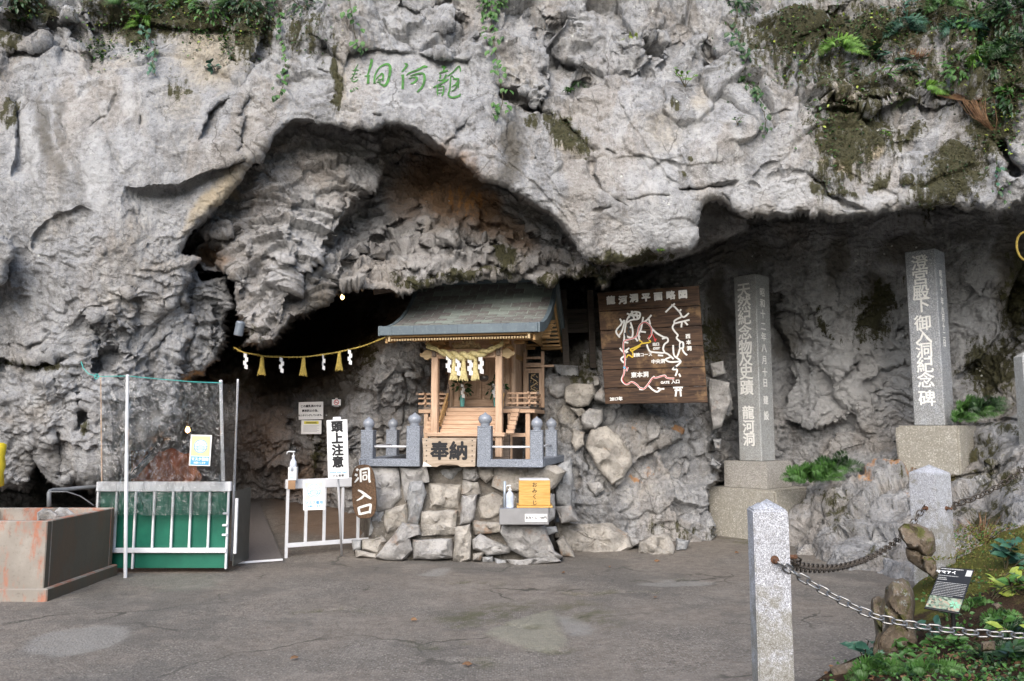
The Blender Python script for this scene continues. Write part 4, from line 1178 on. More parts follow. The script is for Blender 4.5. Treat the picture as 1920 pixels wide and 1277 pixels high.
W_CEDAR = wood_mat('cedar_bare', (.46, .30, .20), (.64, .455, .32), axis='x')
W_CEDAR_Z = wood_mat('cedar_upright', (.46, .305, .205), (.64, .46, .325), axis='z')
W_GOLD = wood_mat('cedar_golden', (.40, .235, .10), (.56, .36, .17), axis='x')
W_PALE = wood_mat('cedar_pale', (.45, .33, .18), (.62, .48, .29), axis='x')
W_DARKPL = wood_mat('burnt_plank', (.028, .017, .012), (.105, .06, .036), axis='x', rough=.75, scale=2.2, stain=(.24, .15, .075))
W_SIGN = wood_mat('weathered_sign_wood', (.32, .25, .185), (.50, .41, .32), axis='x', rough=.8, stain=(.20, .165, .13))
W_OVAL = wood_mat('varnished_brown_wood', (.06, .034, .018), (.16, .095, .055), axis='z', rough=.5)
W_BOX = wood_mat('yellow_box_wood', (.52, .29, .075), (.66, .42, .14), axis='x', rough=.45)
W_GREY = wood_mat('grey_old_wood', (.13, .10, .08), (.25, .20, .165), axis='x', rough=.85)


def granite(name, base, dark, scale=160, mossy=0.0, polish=.6):
    M = Mat(name)
    v = M.voronoi(scale, out='Color')
    sp = M.n('ShaderNodeSeparateColor')
    M.set(sp, 0, v)
    n = M.noise(5, 5, .65)
    c = M.mix(M.ramp(sp.outputs[0], .25, .8), dark, base)
    c = M.mix(M.ramp(sp.outputs[1], .86, .95), c, tuple(min(1, x * 1.5) for x in base))
    c = M.mix(M.math('MULTIPLY', M.ramp(n, .5, .72), .35), c, tuple(x * .55 for x in base))
    if mossy:
        k = M.noise(9, 6, .72)
        z = M.n('ShaderNodeSeparateXYZ')
        M.set(z, 0, M.tc())
        low = M.ramp(z.outputs[2], 1.0, .35, .0, .16)
        c = M.mix(M.math('MULTIPLY', M.ramp(M.math('ADD', k, low), .5, .70), mossy), c, (.17, .155, .10))
        c = M.mix(M.math('MULTIPLY', M.ramp(M.noise(30, 4, .7), .56, .7), mossy * .9), c, (.10, .085, .06))
    return M.done(c, polish, M.bump(M.noise(scale * .8, 2), .12, .003), Specular_IOR_Level=.35)


G_FENCE = granite('blue_grey_granite', (.26, .285, .33), (.14, .157, .185), 190)
G_BOLL = granite('pale_speckled_granite', (.50, .515, .56), (.24, .245, .265), 270, mossy=.6)
G_PILLAR = granite('grey_pillar_granite', (.43, .445, .45), (.25, .255, .255), 190, mossy=.3)
G_BLOCK = granite('block_granite', (.40, .385, .36), (.24, .23, .215), 150, mossy=.2, polish=.85)
G_CONC = granite('old_stained_concrete', (.36, .345, .31), (.27, .255, .225), 90, mossy=.22, polish=.9)
M_STEEL = simple('aluminium', (.78, .79, .82), .4, .12, .04, 8)
M_STAIN = simple('brushed_steel', (.50, .50, .52), .32, .9, .06, 10)
M_WHITE = simple('white_plastic', (.80, .81, .83), .35, 0, .03, 5)
M_PAPER = simple('white_paper', (.80, .80, .79), .75, 0, .03, 9)
M_BLACK = simple('black_paint', (.012, .012, .013), .5, 0, .1, 10)
M_INK = simple('black_ink', (.02, .02, .022), .85, 0, .1, 30)
M_WPAINT = simple('white_paint', (.78, .77, .74), .7, 0, .06, 20)
M_RED = simple('red_paint', (.60, .03, .035), .6, 0, .08, 20)
M_YELLOW = simple('yellow_paint', (.68, .47, .03), .6, 0, .08, 20)
M_CYAN = simple('cyan_paint', (.12, .45, .70), .6, 0, .05, 20)
M_GREENP = simple('carved_green_paint', (.032, .135, .016), .7, 0, .45, 14)
M_STRAW = simple('rice_straw', (.58, .50, .25), .8, 0, .22, 40, .6, 90)
M_STRAWY = simple('yellow_straw', (.38, .28, .06), .8, 0, .25, 40, .6, 90)
M_DARKMET = simple('dark_iron', (.06, .055, .05), .5, .6, .2, 20)
M_CHAIN = simple('galvanised_chain', (.30, .295, .29), .38, .85, .25, 30)
M_CHAINR = simple('rusty_chain', (.09, .075, .062), .6, .6, .3, 40)
M_RUST = simple('rust', (.13, .065, .038), .85, .2, .35, 40)


def copper(name, a, b, v):
    M = Mat(name)
    n = M.noise(3.0, 6, .65)
    f = M.noise(22, 5, .7)
    ri = M.n('ShaderNodeObjectInfo').outputs['Random']
    c = M.mix(M.ramp(M.math('ADD', n, M.math('MULTIPLY', M.math('SUBTRACT', ri, .5), .45)), .34, .66), a, b)
    c = M.mix(M.math('MULTIPLY', M.ramp(f, .5, .7), .6), c, v)
    return M.done(c, .55, M.bump(f, .25, .004), None, Specular_IOR_Level=.4)


M_COPPER = copper('weathered_copper', (.155, .14, .138), (.235, .268, .245), (.30, .35, .315))
M_VERD = copper('verdigris_copper', (.25, .30, .275), (.33, .38, .345), (.38, .42, .385))
M_FASCIA = copper('blue_green_copper', (.095, .125, .148), (.13, .168, .19), (.17, .21, .22))

# ------------------------------------------------------------------ stones
MORTAR = None


def stone_mat(name, tint, orange=.5, moss=None):
    M = Mat(name)
    n = M.noise(4.5, 6, .65)
    f = M.noise(24, 6, .7)
    o = M.noise(3.1, 5, .65, M.mapping((1, 1, 1), loc=(7, 3, 1)))
    c = M.mix(M.ramp(n, .33, .67), tuple(x * .72 for x in tint), tuple(x * 1.35 for x in tint))
    c = M.mix(M.math('MULTIPLY', M.ramp(f, .48, .3), .6), c, tuple(x * .35 for x in tint))
    c = M.mix(M.math('MULTIPLY', M.ramp(f, .55, .7), .4), c, (.58, .56, .52))
    c = M.mix(M.math('MULTIPLY', M.ramp(o, .58, .70), orange), c, (.33, .17, .075))
    c = M.mix(M.math('MULTIPLY', M.ramp(M.noise(6, 5, .7, M.mapping(loc=(2, 9, 4))), .58, .7), .35), c, (.17, .165, .09))
    if moss:
        c = M.mix(M.math('MULTIPLY', M.ramp(M.noise(7, 6, .75, M.mapping(loc=(5, 1, 8))), .50, .62), .9), c, M.mix(f, tuple(x * .5 for x in moss), moss))
        c = M.mix(M.math('MULTIPLY', M.ramp(M.noise(11, 5, .75, M.mapping(loc=(1, 4, 3))), .58, .66), .8), c, (.34, .36, .35))
    b = M.bump(n, .5, .04)
    b = M.bump(f, .9, .03, b)
    b = M.bump(M.noise(80, 4, .7), .6, .01, b)
    return M.done(c, .88, b, Specular_IOR_Level=.25)


ST_A = stone_mat('wall_stone', (.355, .345, .335), .35)
ST_B = stone_mat('wall_stone_warm', (.365, .34, .305), .55)
ST_C = stone_mat('wall_stone_cool', (.34, .345, .35), .25)
ST_MOSS = stone_mat('lichened_stone', (.17, .135, .10), .35, (.13, .14, .035))
MORTAR = stone_mat('mortar', (.165, .15, .13), .15)


def stone(poly, Y, bulge, depth, mat, parent, seed=0, name='stone', tilt=0.0, org=None, rough=.035, rings=5):
    """a rough stone whose front outline is poly; it bulges towards the viewer and runs back by depth"""
    rr = random.Random(seed * 91 + 5)
    poly = [Vector(p) for p in poly]
    c = sum(poly, Vector((0, 0))) / len(poly)
    poly = [c + (p - c) * 1.05 for p in poly]
    pts = []
    n = len(poly)
    for k in range(n):                      # round the outline a little
        a, b = poly[k], poly[(k + 1) % n]
        m = max(1, int((b - a).length / 9))
        for s in range(m):
            pts.append(a.lerp(b, s / m))
    n = len(pts)
    vs, fs = [], []
    vmid = c.y
    def yy(v, d):
        return Y + tilt * (vmid - v) + d
    prof = [(1.0, depth), (1.0, bulge * .95), (.955, bulge * .45), (.87, bulge * .22), (.74, bulge * .10), (.58, bulge * .03), (.40, 0.0), (.22, -.02 * bulge), (.08, -.02 * bulge)]
    for r, d in prof:
        for p in pts:
            q = c + (p - c) * r
            vs.append(P(q.x, q.y, yy(q.y, d)))
    vs.append(P(c.x, c.y, yy(c.y, 0)))
    V0 = np.array([list(v) for v in vs], np.float32)
    nz = fbm(V0 * 5.5 + seed * 3.1, 3) * rough * 2.2 + fbm(V0 * 17 + seed, 2) * rough * .8
    f1, f2, hid, off = worley(V0 * 5 + seed)
    nz += (_GRAD[(hid * 7) & 4095] * off).sum(-1) * rough * 1.6
    view = V0 - np.array([0, 0, EYE], np.float32)
    view /= np.linalg.norm(view, axis=1, keepdims=True)
    jit = np.stack([perlin(V0 * 7 + 3), perlin(V0 * 7 + 33), perlin(V0 * 7 + 63)], -1) * rough * .7
    keep = np.ones(len(V0))
    keep[:n] = .2
    V0 = V0 - view * (nz * keep)[:, None] + jit * keep[:, None]
    for i in range(len(prof) - 1):
        for k in range(n):
            k2 = (k + 1) % n
            fs.append((i * n + k, i * n + k2, (i + 1) * n + k2, (i + 1) * n + k))
    L = len(prof) - 1
    for k in range(n):
        fs.append((L * n + k, L * n + (k + 1) % n, (L + 1) * n))
    fs.append(tuple(range(n - 1, -1, -1)))
    org = Vector(org) if org is not None else Vector((0, 0, 0))
    mb = MB()
    mb.add([Vector(p.tolist()) - org for p in V0], fs)
    o = mb.build(name, mat, parent, smooth=False)
    return smooth_by_angle(o, 38)


def zc(pts, ox, oy, s):
    return [(ox + x * s, oy + y * s) for x, y in pts]


def build_platform():
    org = PG(870, 1045)
    t = thing('stone_platform', 'rough masonry platform with central stone steps under the shrine', 'stone platform', org)
    Z = lambda pts: zc(pts, 680, 840, .21875)
    mats = [ST_A, ST_B, ST_C]
    L = [([(40, 165), (300, 165), (335, 420), (250, 510), (120, 550), (60, 300)], 9.66, 0), ([(318, 165), (550, 165), (570, 290), (480, 285), (400, 390), (365, 460), (335, 300)], 9.66, 0),
         ([(563, 168), (860, 164), (855, 296), (600, 298)], 9.80, 2), ([(868, 160), (975, 157), (1005, 250), (960, 285), (866, 268)], 9.66, 0), ([(985, 158), (1120, 162), (1125, 240), (1060, 298), (995, 240)], 9.66, 1),
         ([(1132, 162), (1640, 152), (1735, 200), (1640, 330), (1560, 376), (1290, 366), (1200, 376), (1115, 330)], 9.64, 1), ([(572, 312), (846, 312), (828, 518), (562, 522)], 9.66, 1),
         ([(502, 548), (806, 534), (788, 738), (502, 756)], 9.52, 1), ([(432, 788), (758, 778), (772, 938), (560, 952), (442, 948)], 9.38, 0), ([(402, 302), (520, 284), (542, 380), (500, 556), (470, 646), (392, 636), (387, 400)], 9.52, 2),
         ([(340, 645), (478, 664), (488, 738), (402, 762), (430, 880), (330, 962), (190, 958), (120, 930), (240, 780)], 9.36, 0), ([(864, 284), (986, 294), (1002, 396), (930, 414), (854, 398)], 9.54, 1), ([(850, 412), (976, 404), (958, 600), (920, 652), (838, 654)], 9.48, 0),
         ([(792, 682), (918, 662), (933, 760), (918, 958), (830, 988), (777, 968)], 9.36, 1), ([(1004, 424), (1120, 385), (1205, 424), (1196, 556), (1120, 614), (1002, 596), (975, 510)], 9.62, 1), ([(194, 544), (376, 476), (386, 636), (320, 676), (212, 734), (184, 650)], 9.58, 1),
         ([(70, 565), (184, 536), (182, 735), (60, 745)], 9.66, 2), ([(0, 785), (178, 765), (205, 800), (120, 898), (0, 878)], 9.56, 1), ([(944, 790), (1010, 744), (1270, 860), (1255, 898), (1120, 906), (1070, 916), (952, 868)], 9.32, 0),
         ([(1210, 646), (1550, 674), (1636, 880), (1706, 930), (1640, 968), (1500, 958), (1392, 936), (1275, 868), (1190, 730)], 9.25, 0), ([(1240, 964), (1380, 958), (1640, 924), (1688, 968), (1360, 1028), (1310, 1018)], 9.22, 0), ([(942, 625), (1190, 644), (1186, 720), (1040, 738), (962, 738)], 9.48, 1),
         ([(942, 905), (1040, 895), (1020, 962), (942, 962)], 9.36, 1), ([(1024, 930), (1120, 922), (1120, 982), (1032, 984)], 9.34, 2), ([(1132, 940), (1238, 962), (1240, 1004), (1140, 994)], 9.32, 2), ([(1562, 684), (1658, 674), (1668, 720), (1582, 750)], 9.55, 2),
         ([(1645, 175), (1780, 95), (1802, 280), (1788, 498), (1664, 478), (1645, 380)], 9.95, 2), ([(1655, 504), (1788, 494), (1856, 622), (1702, 648)], 9.9, 0), ([(1662, 800), (1722, 762), (1800, 882), (1818, 940), (1700, 930)], 9.7, 1),
         ([(1215, 385), (1560, 384), (1640, 400), (1640, 600), (1560, 660), (1240, 640)], 9.72, 0), ([(-60, 880), (100, 905), (110, 940), (-60, 935)], 9.5, 1), ([(-95, 790), (-10, 788), (-10, 870), (-80, 890)], 9.62, 2)]
    for i, (pts, Y, m) in enumerate(L):
        stone(Z(pts), Y, .10, .42, mats[m], t, i, org=org, rough=.028)
    # mortared hearting: an uneven sloping face with the stones bedded in it
    us, vs = np.linspace(672, 1050, 64), np.linspace(868, 1075, 40)
    U, V = np.meshgrid(us, vs)
    Yc = 9.84 - .29 * np.clip((V - 868) / 175, 0, 1.2)
    Yc = Yc + 1.6 * sstep(1015, 1060, U) * (1 - .4 * sstep(980, 1060, V)) + 1.3 * sstep(700, 672, U)
    Q = PA(U, V, Yc)
    Q = Q + np.stack([perlin(Q * 6 + 1) * .02, fbm(Q * 5, 4) * .09, perlin(Q * 6 + 9) * .02], -1)
    nu, nv = len(us), len(vs)
    back = [(0, j) for j in range(nu)]
    mb = MB()
    mb.v = [tuple(p) for p in (Q.reshape(-1, 3) - np.array(org))]
    for j in range(nu):                         # top runs back under the fence
        p = Q[0, j]
        mb.v.append((p[0] - org.x + .35 * (p[1] > 0), 12.2 - org.y, 1.07))
    mb.f = [(i * nu + j, (i + 1) * nu + j, (i + 1) * nu + j + 1, i * nu + j + 1) for i in range(nv - 1) for j in range(nu - 1)]
    mb.f += [(j, j + 1, nu * nv + j + 1, nu * nv + j) for j in range(nu - 1)]
    mb.mi = [0] * len(mb.f)
    core = mb.build('mortar_core', MORTAR, t, smooth=True)
    smooth_by_angle(core, 50)
    # the other boulders at the foot of the wall stand on the paving by themselves
    ZB = lambda pts: zc(pts, 1020, 680, .2976)
    B = [([(85, 1015), (425, 1024), (515, 1080), (545, 1165), (480, 1204), (370, 1206), (190, 1196), (85, 1100)], 10.15, ST_B, 'long low boulder with rusty stains beside the shelf stones', .5),
         ([(520, 1090), (606, 1112), (598, 1146), (555, 1168)], 10.3, ST_A, 'small wedge of rock between the two low boulders', .3),
         ([(602, 1132), (680, 1090), (788, 1084), (822, 1170), (816, 1208), (700, 1226), (602, 1198)], 9.95, ST_B, 'rounded grey boulder on the paving below the map board', .4),
         ([(832, 1114), (918, 1124), (896, 1178), (832, 1186)], 10.2, ST_C, 'smallest flat rock at the right end of the boulder row', .3)]
    for i, (pts, Y, m, lab, dp) in enumerate(B):
        pp = ZB(pts)
        o = P(sum(p[0] for p in pp) / len(pp), max(p[1] for p in pp), Y)
        b = stone(pp, Y, .16, dp, m, None, 40 + i, 'boulder', org=o, rough=.04, tilt=.002)
        b.location = o
        tag(b, lab, 'boulder', 'boulders at the foot of the wall')
    # stones walled in beside the map board
    W = [([(32, 132), (130, 128), (132, 198), (80, 222), (32, 190)], 11.15, 0), ([(138, 162), (200, 133), (308, 142), (322, 200), (280, 266), (200, 276), (142, 250)], 11.0, 1), ([(304, 210), (368, 154), (388, 200), (380, 256), (322, 238)], 11.05, 0), ([(172, 284), (238, 284), (276, 318), (220, 340)], 11.02, 1),
         ([(238, 330), (290, 290), (368, 303), (366, 370), (320, 424), (252, 416)], 10.95, 0), ([(642, 400), (680, 334), (733, 400), (718, 478), (652, 496)], 10.98, 0), ([(1042, 104), (1163, 132), (1178, 230), (1120, 396), (1062, 416), (1042, 250)], 11.05, 0),
         ([(1072, 482), (1118, 484), (1110, 542), (1076, 538)], 11.08, 2), ([(1052, 594), (1118, 640), (1100, 676), (1052, 648)], 11.1, 2), ([(62, 12), (208, 22), (213, 80), (150, 106), (72, 60)], 11.5, 2), ([(185, 420), (250, 440), (255, 520), (200, 560), (175, 500)], 10.95, 1),
         ([(300, 430), (400, 405), (470, 470), (540, 560), (548, 640), (500, 720), (420, 760), (330, 640), (270, 540)], 10.92, 1), ([(1045, 10), (1130, -10), (1140, 70), (1060, 90)], 11.3, 0), ([(310, 118), (340, 108), (345, 140), (318, 146)], 11.1, 0), ([(270, 770), (350, 740), (380, 800), (330, 845)], 10.86, 0)]
    wo = P(1180, 1010, 11.0)
    wt = thing('rubble_wall', 'natural stones wedged into the rock face beside the map board', 'rubble wall', wo)
    for i, (pts, Y, m) in enumerate(W):
        stone(ZB(pts), Y, .07, .45, mats[m], wt, 70 + i, org=wo, rough=.035)


build_platform()


# ================================================================== SHRINE
SHR = P(875, 812, 10.2)
SHR_RZ = math.radians(-12)


def build_shrine():
    O = Vector((SHR.x, SHR.y, 1.09))
    t = thing('shrine', 'small unpainted cedar shrine with curved copper roof on the stone platform', 'shrine', O, SHR_RZ)
    z0 = -1.09                                 # heights below are above the paving
    # roof profile (y, z)
    prof = [(-.47, 2.795), (-.2, 2.83), (.05, 2.90), (.32, 3.02), (.56, 3.17), (.78, 3.36), (.95, 3.53), (1.06, 3.62)]
    rear = [(1.06, 3.62), (1.18, 3.52), (1.4, 3.28), (1.65, 3.04), (1.95, 2.87)]

    def at(s):
        L = [0]
        for a, b in zip(prof[:-1], prof[1:]):
            L.append(L[-1] + math.dist(a, b))
        d = s * L[-1]
        for i in range(len(prof) - 1):
            if d <= L[i + 1] + 1e-9:
                k = (d - L[i]) / (L[i + 1] - L[i])
                a, b = prof[i], prof[i + 1]
                return (a[0] + (b[0] - a[0]) * k, a[1] + (b[1] - a[1]) * k), ((b[0] - a[0]), (b[1] - a[1]))
    HW = .985
    # boarded roof bed under the copper tiles
    def shell(pr, x0, x1, th, name, mat, par):
        mb = MB()
        n = len(pr)
        vs = []
        for x in (x0, x1):
            vs += [(x, y, z + z0) for y, z in pr] + [(x, y, z + z0 - th) for y, z in pr]
        fs = []
        for i in range(n - 1):
            fs += [(i, i + 1, 2 * n + i + 1, 2 * n + i), (n + i, 3 * n + i, 3 * n + i + 1, n + i + 1), (i, n + i, n + i + 1, i + 1), (2 * n + i, 2 * n + i + 1, 3 * n + i + 1, 3 * n + i)]
        fs += [(0, 2 * n, 3 * n, n), (n - 1, 2 * n - 1, 4 * n - 1, 3 * n - 1)]
        mb.add(vs, fs)
        return mb.build(name, mat, par)
    roof = shell([(at(i / 20)[0]) for i in range(21)], -HW, HW, .03, 'roof', M_VERD, t)
    shell(rear, -HW, HW, .03, 'rear_roof', M_VERD, t)
    rows = 15
    rng = random.Random(3)
    cache = {}
    for r in range(rows):
        s0, s1 = r / rows, (r + 1) / rows
        (y0, zz0), _ = at(s0)
        (y1, zz1), tn = at(min(s1, 1))
        tl = math.hypot(y1 - y0, zz1 - zz0)
        ang = math.atan2(zz1 - zz0, y1 - y0)
        w = 2 * HW / 7.5
        xs = [-HW + (k - (.5 if r % 2 else 0)) * w for k in range(9)]
        for x in xs:
            a, b = max(x, -HW), min(x + w, HW)
            if b - a < .04:
                continue
            key = (round(b - a, 3), round(tl, 3))
            if key not in cache:
                m = MB()
                m.box((0, 0, 0), (b - a - .015, tl - .014, .006))
                ob = m.build('roof_tile', M_COPPER, roof)
                cache[key] = ob
            else:
                ob = cache[key].copy()
                COL.objects.link(ob)
            jz = rng.uniform(-.0015, .002)
            ob.location = ((a + b) / 2, (y0 + y1) / 2, (zz0 + zz1) / 2 + z0 + .0055 + jz)
            ob.rotation_euler = (ang + rng.uniform(-.015, .015) + .02, 0, rng.uniform(-.004, .004))
    # fascia of the eave and the verges
    mb = MB()
    mb.box((0, -.482, 2.745 + z0), (2 * HW + .05, .03, .115), ch=.006)
    for k in range(7):
        mb.box((-HW + .14 + k * .285, -.499, 2.745 + z0), (.004, .006, .112))
    mb.build('eave_fascia', M_FASCIA, t)
    for sx in (-1, 1):
        shell([(y, z + .015) for y, z in prof], sx * HW - (.0 if sx > 0 else .05), sx * HW + (.05 if sx > 0 else .0), .12, 'verge_board', M_FASCIA, t)
        shell([(y, z + .015) for y, z in rear], sx * HW - (.0 if sx > 0 else .05), sx * HW + (.05 if sx > 0 else .0), .12, 'verge_board', M_FASCIA, t)
    mb = MB()
    mb.tube([(-HW - .04, 1.06, 3.66 + z0), (HW + .04, 1.06, 3.66 + z0)], .075, 10)
    mb.box((0, 1.06, 3.60 + z0), (2 * HW + .05, .18, .05))
    mb.build('ridge', M_FASCIA, t)
    # gable boards and inner gable
    for sx in (-1, 1):
        mb = MB()
        g = [(.0, 2.72), (.0, 2.80), (.32, 2.92), (.56, 3.07), (.78, 3.26), (1.06, 3.5), (1.4, 3.17), (1.65, 2.93), (1.85, 2.80), (1.85, 2.72)]
        mb.prism(g, lambda a, b, d: (sx * (.70 + d), a, b + z0), .03)
        mb.build('gable_board', W_GOLD, t)
        mb = MB()
        gp = [(-.40, 2.69), (-.2, 2.71), (.05, 2.78), (.32, 2.90), (.56, 3.05), (.78, 3.24), (.95, 3.41), (1.06, 3.5), (1.18, 3.40), (1.4, 3.16), (1.65, 2.92), (1.92, 2.75)]
        lo = [(y, z - .09) for y, z in gp]
        mb.prism(gp + lo[::-1], lambda a, b, d: (sx * (HW - .05 + d), a, b + z0), .03)
        mb.build('barge_board', W_GOLD, t)
    # under-eave boarding, batten and rafters
    mb = MB()
    mb.box((0, -.43, 2.682 + z0), (1.80, .035, .03), ch=.004)
    mb.build('eave_batten', W_GOLD, t)
    rf = MB()
    n = 50
    rf.box((0, 0, 0), (.019, 1, .026), ch=.003)
    ra = None
    for k in range(n):
        x = -.86 + 1.72 * k / (n - 1)
        if ra is None:
            ra = rf.build('rafter', W_PALE, t)
            ob = ra
        else:
            ob = ra.copy()
            COL.objects.link(ob)
        ob.location = (x, -.19, 2.672 + z0)
        ob.rotation_euler = (math.radians(9), 0, 0)
        ob.scale = (1, .52, 1)
    mb = MB()
    mb.box((0, -.15, 2.715 + z0), (1.86, .56, .012), Euler((math.radians(8), 0, 0)))
    mb.build('soffit', W_GOLD, t)
    for sx in (-1, 1):
        mb = MB()
        mb.box((sx * .895, -.43, 2.655 + z0), (.03, .05, .085), ch=.004)
        mb.build('corner_block', W_PALE, t)
    # side rafters under the gable end
    ob0 = None
    for k in range(16):
        y = .6 + k * .08
        if ob0 is None:
            m = MB()
            m.box((0, 0, 0), (.30, .022, .03))
            ob = ob0 = m.build('side_rafter', W_GOLD, t)
        else:
            ob = ob0.copy()
            COL.objects.link(ob)
        ob.location = (.83, y, 2.70 + z0 + max(0, .55 - abs(y - 1.06) * 1.0) * .6)
    # front posts, tie beam with carved ends
    for sx in (-1, 1):
        mb = MB()
        mb.box((sx * .425, 0, 1.87 + z0), (.088, .088, 1.40), ch=.008)
        mb.build('front_post', W_CEDAR_Z, t)
        mb = MB()                              # bracket set on the post
        mb.box((sx * .425, 0, 2.585 + z0), (.13, .12, .04), ch=.006)
        mb.box((sx * .425, 0, 2.625 + z0), (.26, .09, .038), ch=.010)
        for q in (-.10, 0, .10):
            mb.box((sx * .425 + q, 0, 2.658 + z0), (.055, .08, .032), ch=.006)
        mb.build('bracket', W_GOLD, t)
        mb = MB()                              # cloud-shaped beam end
        out = [(0, -.05), (.03, -.055), (.055, -.075), (.09, -.07), (.115, -.04), (.15, -.03), (.165, -.005), (.15, .02), (.125, .012), (.115, .03), (.085, .055), (.05, .06), (.02, .045), (0, .045)]
        mb.prism(out, lambda a, b, d: (sx * (.47 + a), -.03 + d, 2.485 + b + z0), .06)
        mb.build('beam_end', W_PALE, t, bevel=.004)
        mb = MB()
        mb.box((sx * .425, -.062, 2.50 + z0), (.05, .035, .10), ch=.006)
        mb.build('beam_end', W_GREY, t)
    mb = MB()
    mb.box((0, 0, 2.485 + z0), (.76, .07, .115), ch=.006)
    mb.build('tie_beam', W_CEDAR, t)
    mb = MB()
    mb.box((0, 0, 2.69 + z0), (1.5, .07, .06), ch=.005)
    mb.build('eave_beam', W_GOLD, t)
    # carved beast between beam and eave: an undulating openwork relief
    mb = MB()
    rr = random.Random(5)
    for k in range(26):
        a = -.17 + .34 * k / 25
        hgt = .085 * math.sqrt(max(.05, 1 - (a / .19) ** 2))
        mb.lathe([(.002, -.025), (.022, -.012), (.026, .006), (.016, .02), (.002, .026)], (a, -.012 + rr.uniform(-.015, .01), 2.56 + z0 + hgt * rr.uniform(.1, .95)), 6)
    mb.tube([(-.17, 0, 2.552 + z0), (-.1, -.015, 2.60 + z0), (-.02, -.02, 2.585 + z0), (.06, -.02, 2.625 + z0), (.12, -.01, 2.59 + z0), (.17, 0, 2.556 + z0)], .02, 7)
    mb.box((0, .015, 2.575 + z0), (.34, .02, .07))
    mb.build('carving', W_PALE, t, smooth=True)
    # floor, steps
    ZD = 1.82
    mb = MB()
    mb.box((0, 1.05, ZD - .0225 + z0), (1.46, 1.20, .035), ch=.005)
    mb.build('deck', W_GREY, t)
    mb = MB()
    mb.box((0, .47, ZD - .065 + z0), (1.60, .05, .05), ch=.005)
    mb.build('deck_beam', W_CEDAR, t)
    mb = MB()
    mb.box((.745, 1.0, ZD - .065 + z0), (.05, 1.1, .05), ch=.005)
    mb.box((-.745, 1.0, ZD - .065 + z0), (.05, 1.1, .05), ch=.005)
    mb.build('deck_beam', W_CEDAR, t)
    for k in range(6):
        mb = MB()
        z = 1.49 + k * .056
        y = .07 + k * .065
        mb.box((0, y + .02, z + .002 + z0), (.74, .085, .054), ch=.006)
        mb.build('step', W_CEDAR, t)
    for sx in (-1, 1):
        mb = MB()
        for k in range(6):
            mb.box((sx * .41 + sx * .14, .10 + k * .07, 1.49 + k * .054 + z0), (.10, .075, .05), ch=.004)
        mb.build('stair_block', W_CEDAR, t)
        mb = MB()                              # sloping stair rail
        mb.bar((sx * .385, .04, 1.60 + z0), (sx * .385, .46, 2.0 + z0), .03, .035, ch=.004)
        mb.bar((sx * .385, .10, 1.56 + z0), (sx * .385, .46, 1.90 + z0), .022, .025)
        mb.build('stair_rail', W_GOLD, t)
        mb = MB()
        mb.box((sx * .385, .45, 1.93 + z0), (.035, .035, .24), ch=.004)
        mb.lathe([(.004, 0), (.016, .006), (.020, .022), (.010, .034), (.016, .042), (.012, .06), (.002, .075)], (sx * .385, .45, 2.05 + z0), 10)
        mb.build('stair_newel', W_GREY, t)
    # sill and legs down to the platform
    mb = MB()
    mb.box((0, -.01, 1.45 + z0), (1.02, .12, .05), ch=.006)
    mb.box((0, .03, 1.40 + z0), (.94, .10, .05), ch=.006)
    mb.build('front_sill', W_CEDAR, t)
    for x, y, h in ((-.7, .5, 1.76), (.7, .5, 1.76), (-.7, 1.5, 1.76), (.7, 1.5, 1.76), (.46, .5, 1.76), (-.46, .5, 1.76), (.70, 1.0, 1.76)):
        mb = MB()
        mb.box((x, y, (h + 1.09) / 2 + z0), (.06, .06, h - 1.09), ch=.005)
        mb.build('deck_post', W_CEDAR_Z, t)
    for y in (.5, 1.5):
        mb = MB()
        mb.box((0, y, 1.44 + z0), (1.36, .035, .05), ch=.004)
        mb.build('under_rail', W_CEDAR, t)
    mb = MB()
    mb.box((.7, 1.0, 1.44 + z0), (.035, .94, .05), ch=.004)
    mb.box((.7, 1.0, 1.25 + z0), (.035, .94, .04), ch=.004)
    mb.build('under_rail', W_CEDAR, t)
    mb = MB()
    mb.box((0, .85, 1.27 + z0), (.94, .9, .36), ch=.01)
    mb.build('plinth', W_GREY, t)
    # body: corner posts, doors, side walls
    for x, y in ((-.44, .78), (.44, .78), (-.44, 1.6), (.44, 1.6)):
        mb = MB()
        mb.lathe([(.042, 1.80 + z0), (.042, 2.86 + z0)], (x, y, 0), 14)
        o = mb.build('round_post', W_CEDAR_Z, t)
        smooth_by_angle(o)
    for sx in (-1, 1):
        for k in range(4):
            mb = MB()
            mb.box((sx * .44, .88 + k * .2, 2.32 + z0), (.02, .196, .95), ch=.003)
            mb.build('wall_board', W_CEDAR_Z, t)
    mb = MB()
    mb.box((0, 1.6, 2.32 + z0), (.86, .02, .96))
    mb.build('back_wall', W_CEDAR, t)
    for nm, bz, bs in (('door_sill', 1.875, (.80, .05, .10)), ('door_lintel', 2.52, (.80, .05, .08)), ('transom_board', 2.672, (.80, .03, .22))):
        mb = MB()
        mb.box((0, .79, bz + z0), bs, ch=.005)
        mb.build(nm, W_CEDAR, t)
    for sx in (-1, 1):
        mb = MB()
        mb.box((sx * .17, .80, 2.205 + z0), (.335, .018, .55))
        d = mb.build('door', W_CEDAR_Z, t)
        mb = MB()
        for x in (.025, .31):
            mb.box((sx * x, .785, 2.205 + z0), (.04, .018, .55), ch=.003)
        for z in (1.95, 2.2, 2.46):
            mb.box((sx * .168, .7855, z + z0), (.245, .016, .04), ch=.003)
        mb.build('door_rail', W_CEDAR, d)
        mb = MB()
        mb.lathe([(.002, -.012), (.012, -.006), (.012, .006), (.002, .012)], (sx * .04, .772, 2.2 + z0), 8)
        mb.build('door_boss', M_DARKMET, d)
        # plain side boards beside the doors
        mb = MB()
        mb.box((sx * .37, .80, 2.2 + z0), (.06, .02, .56))
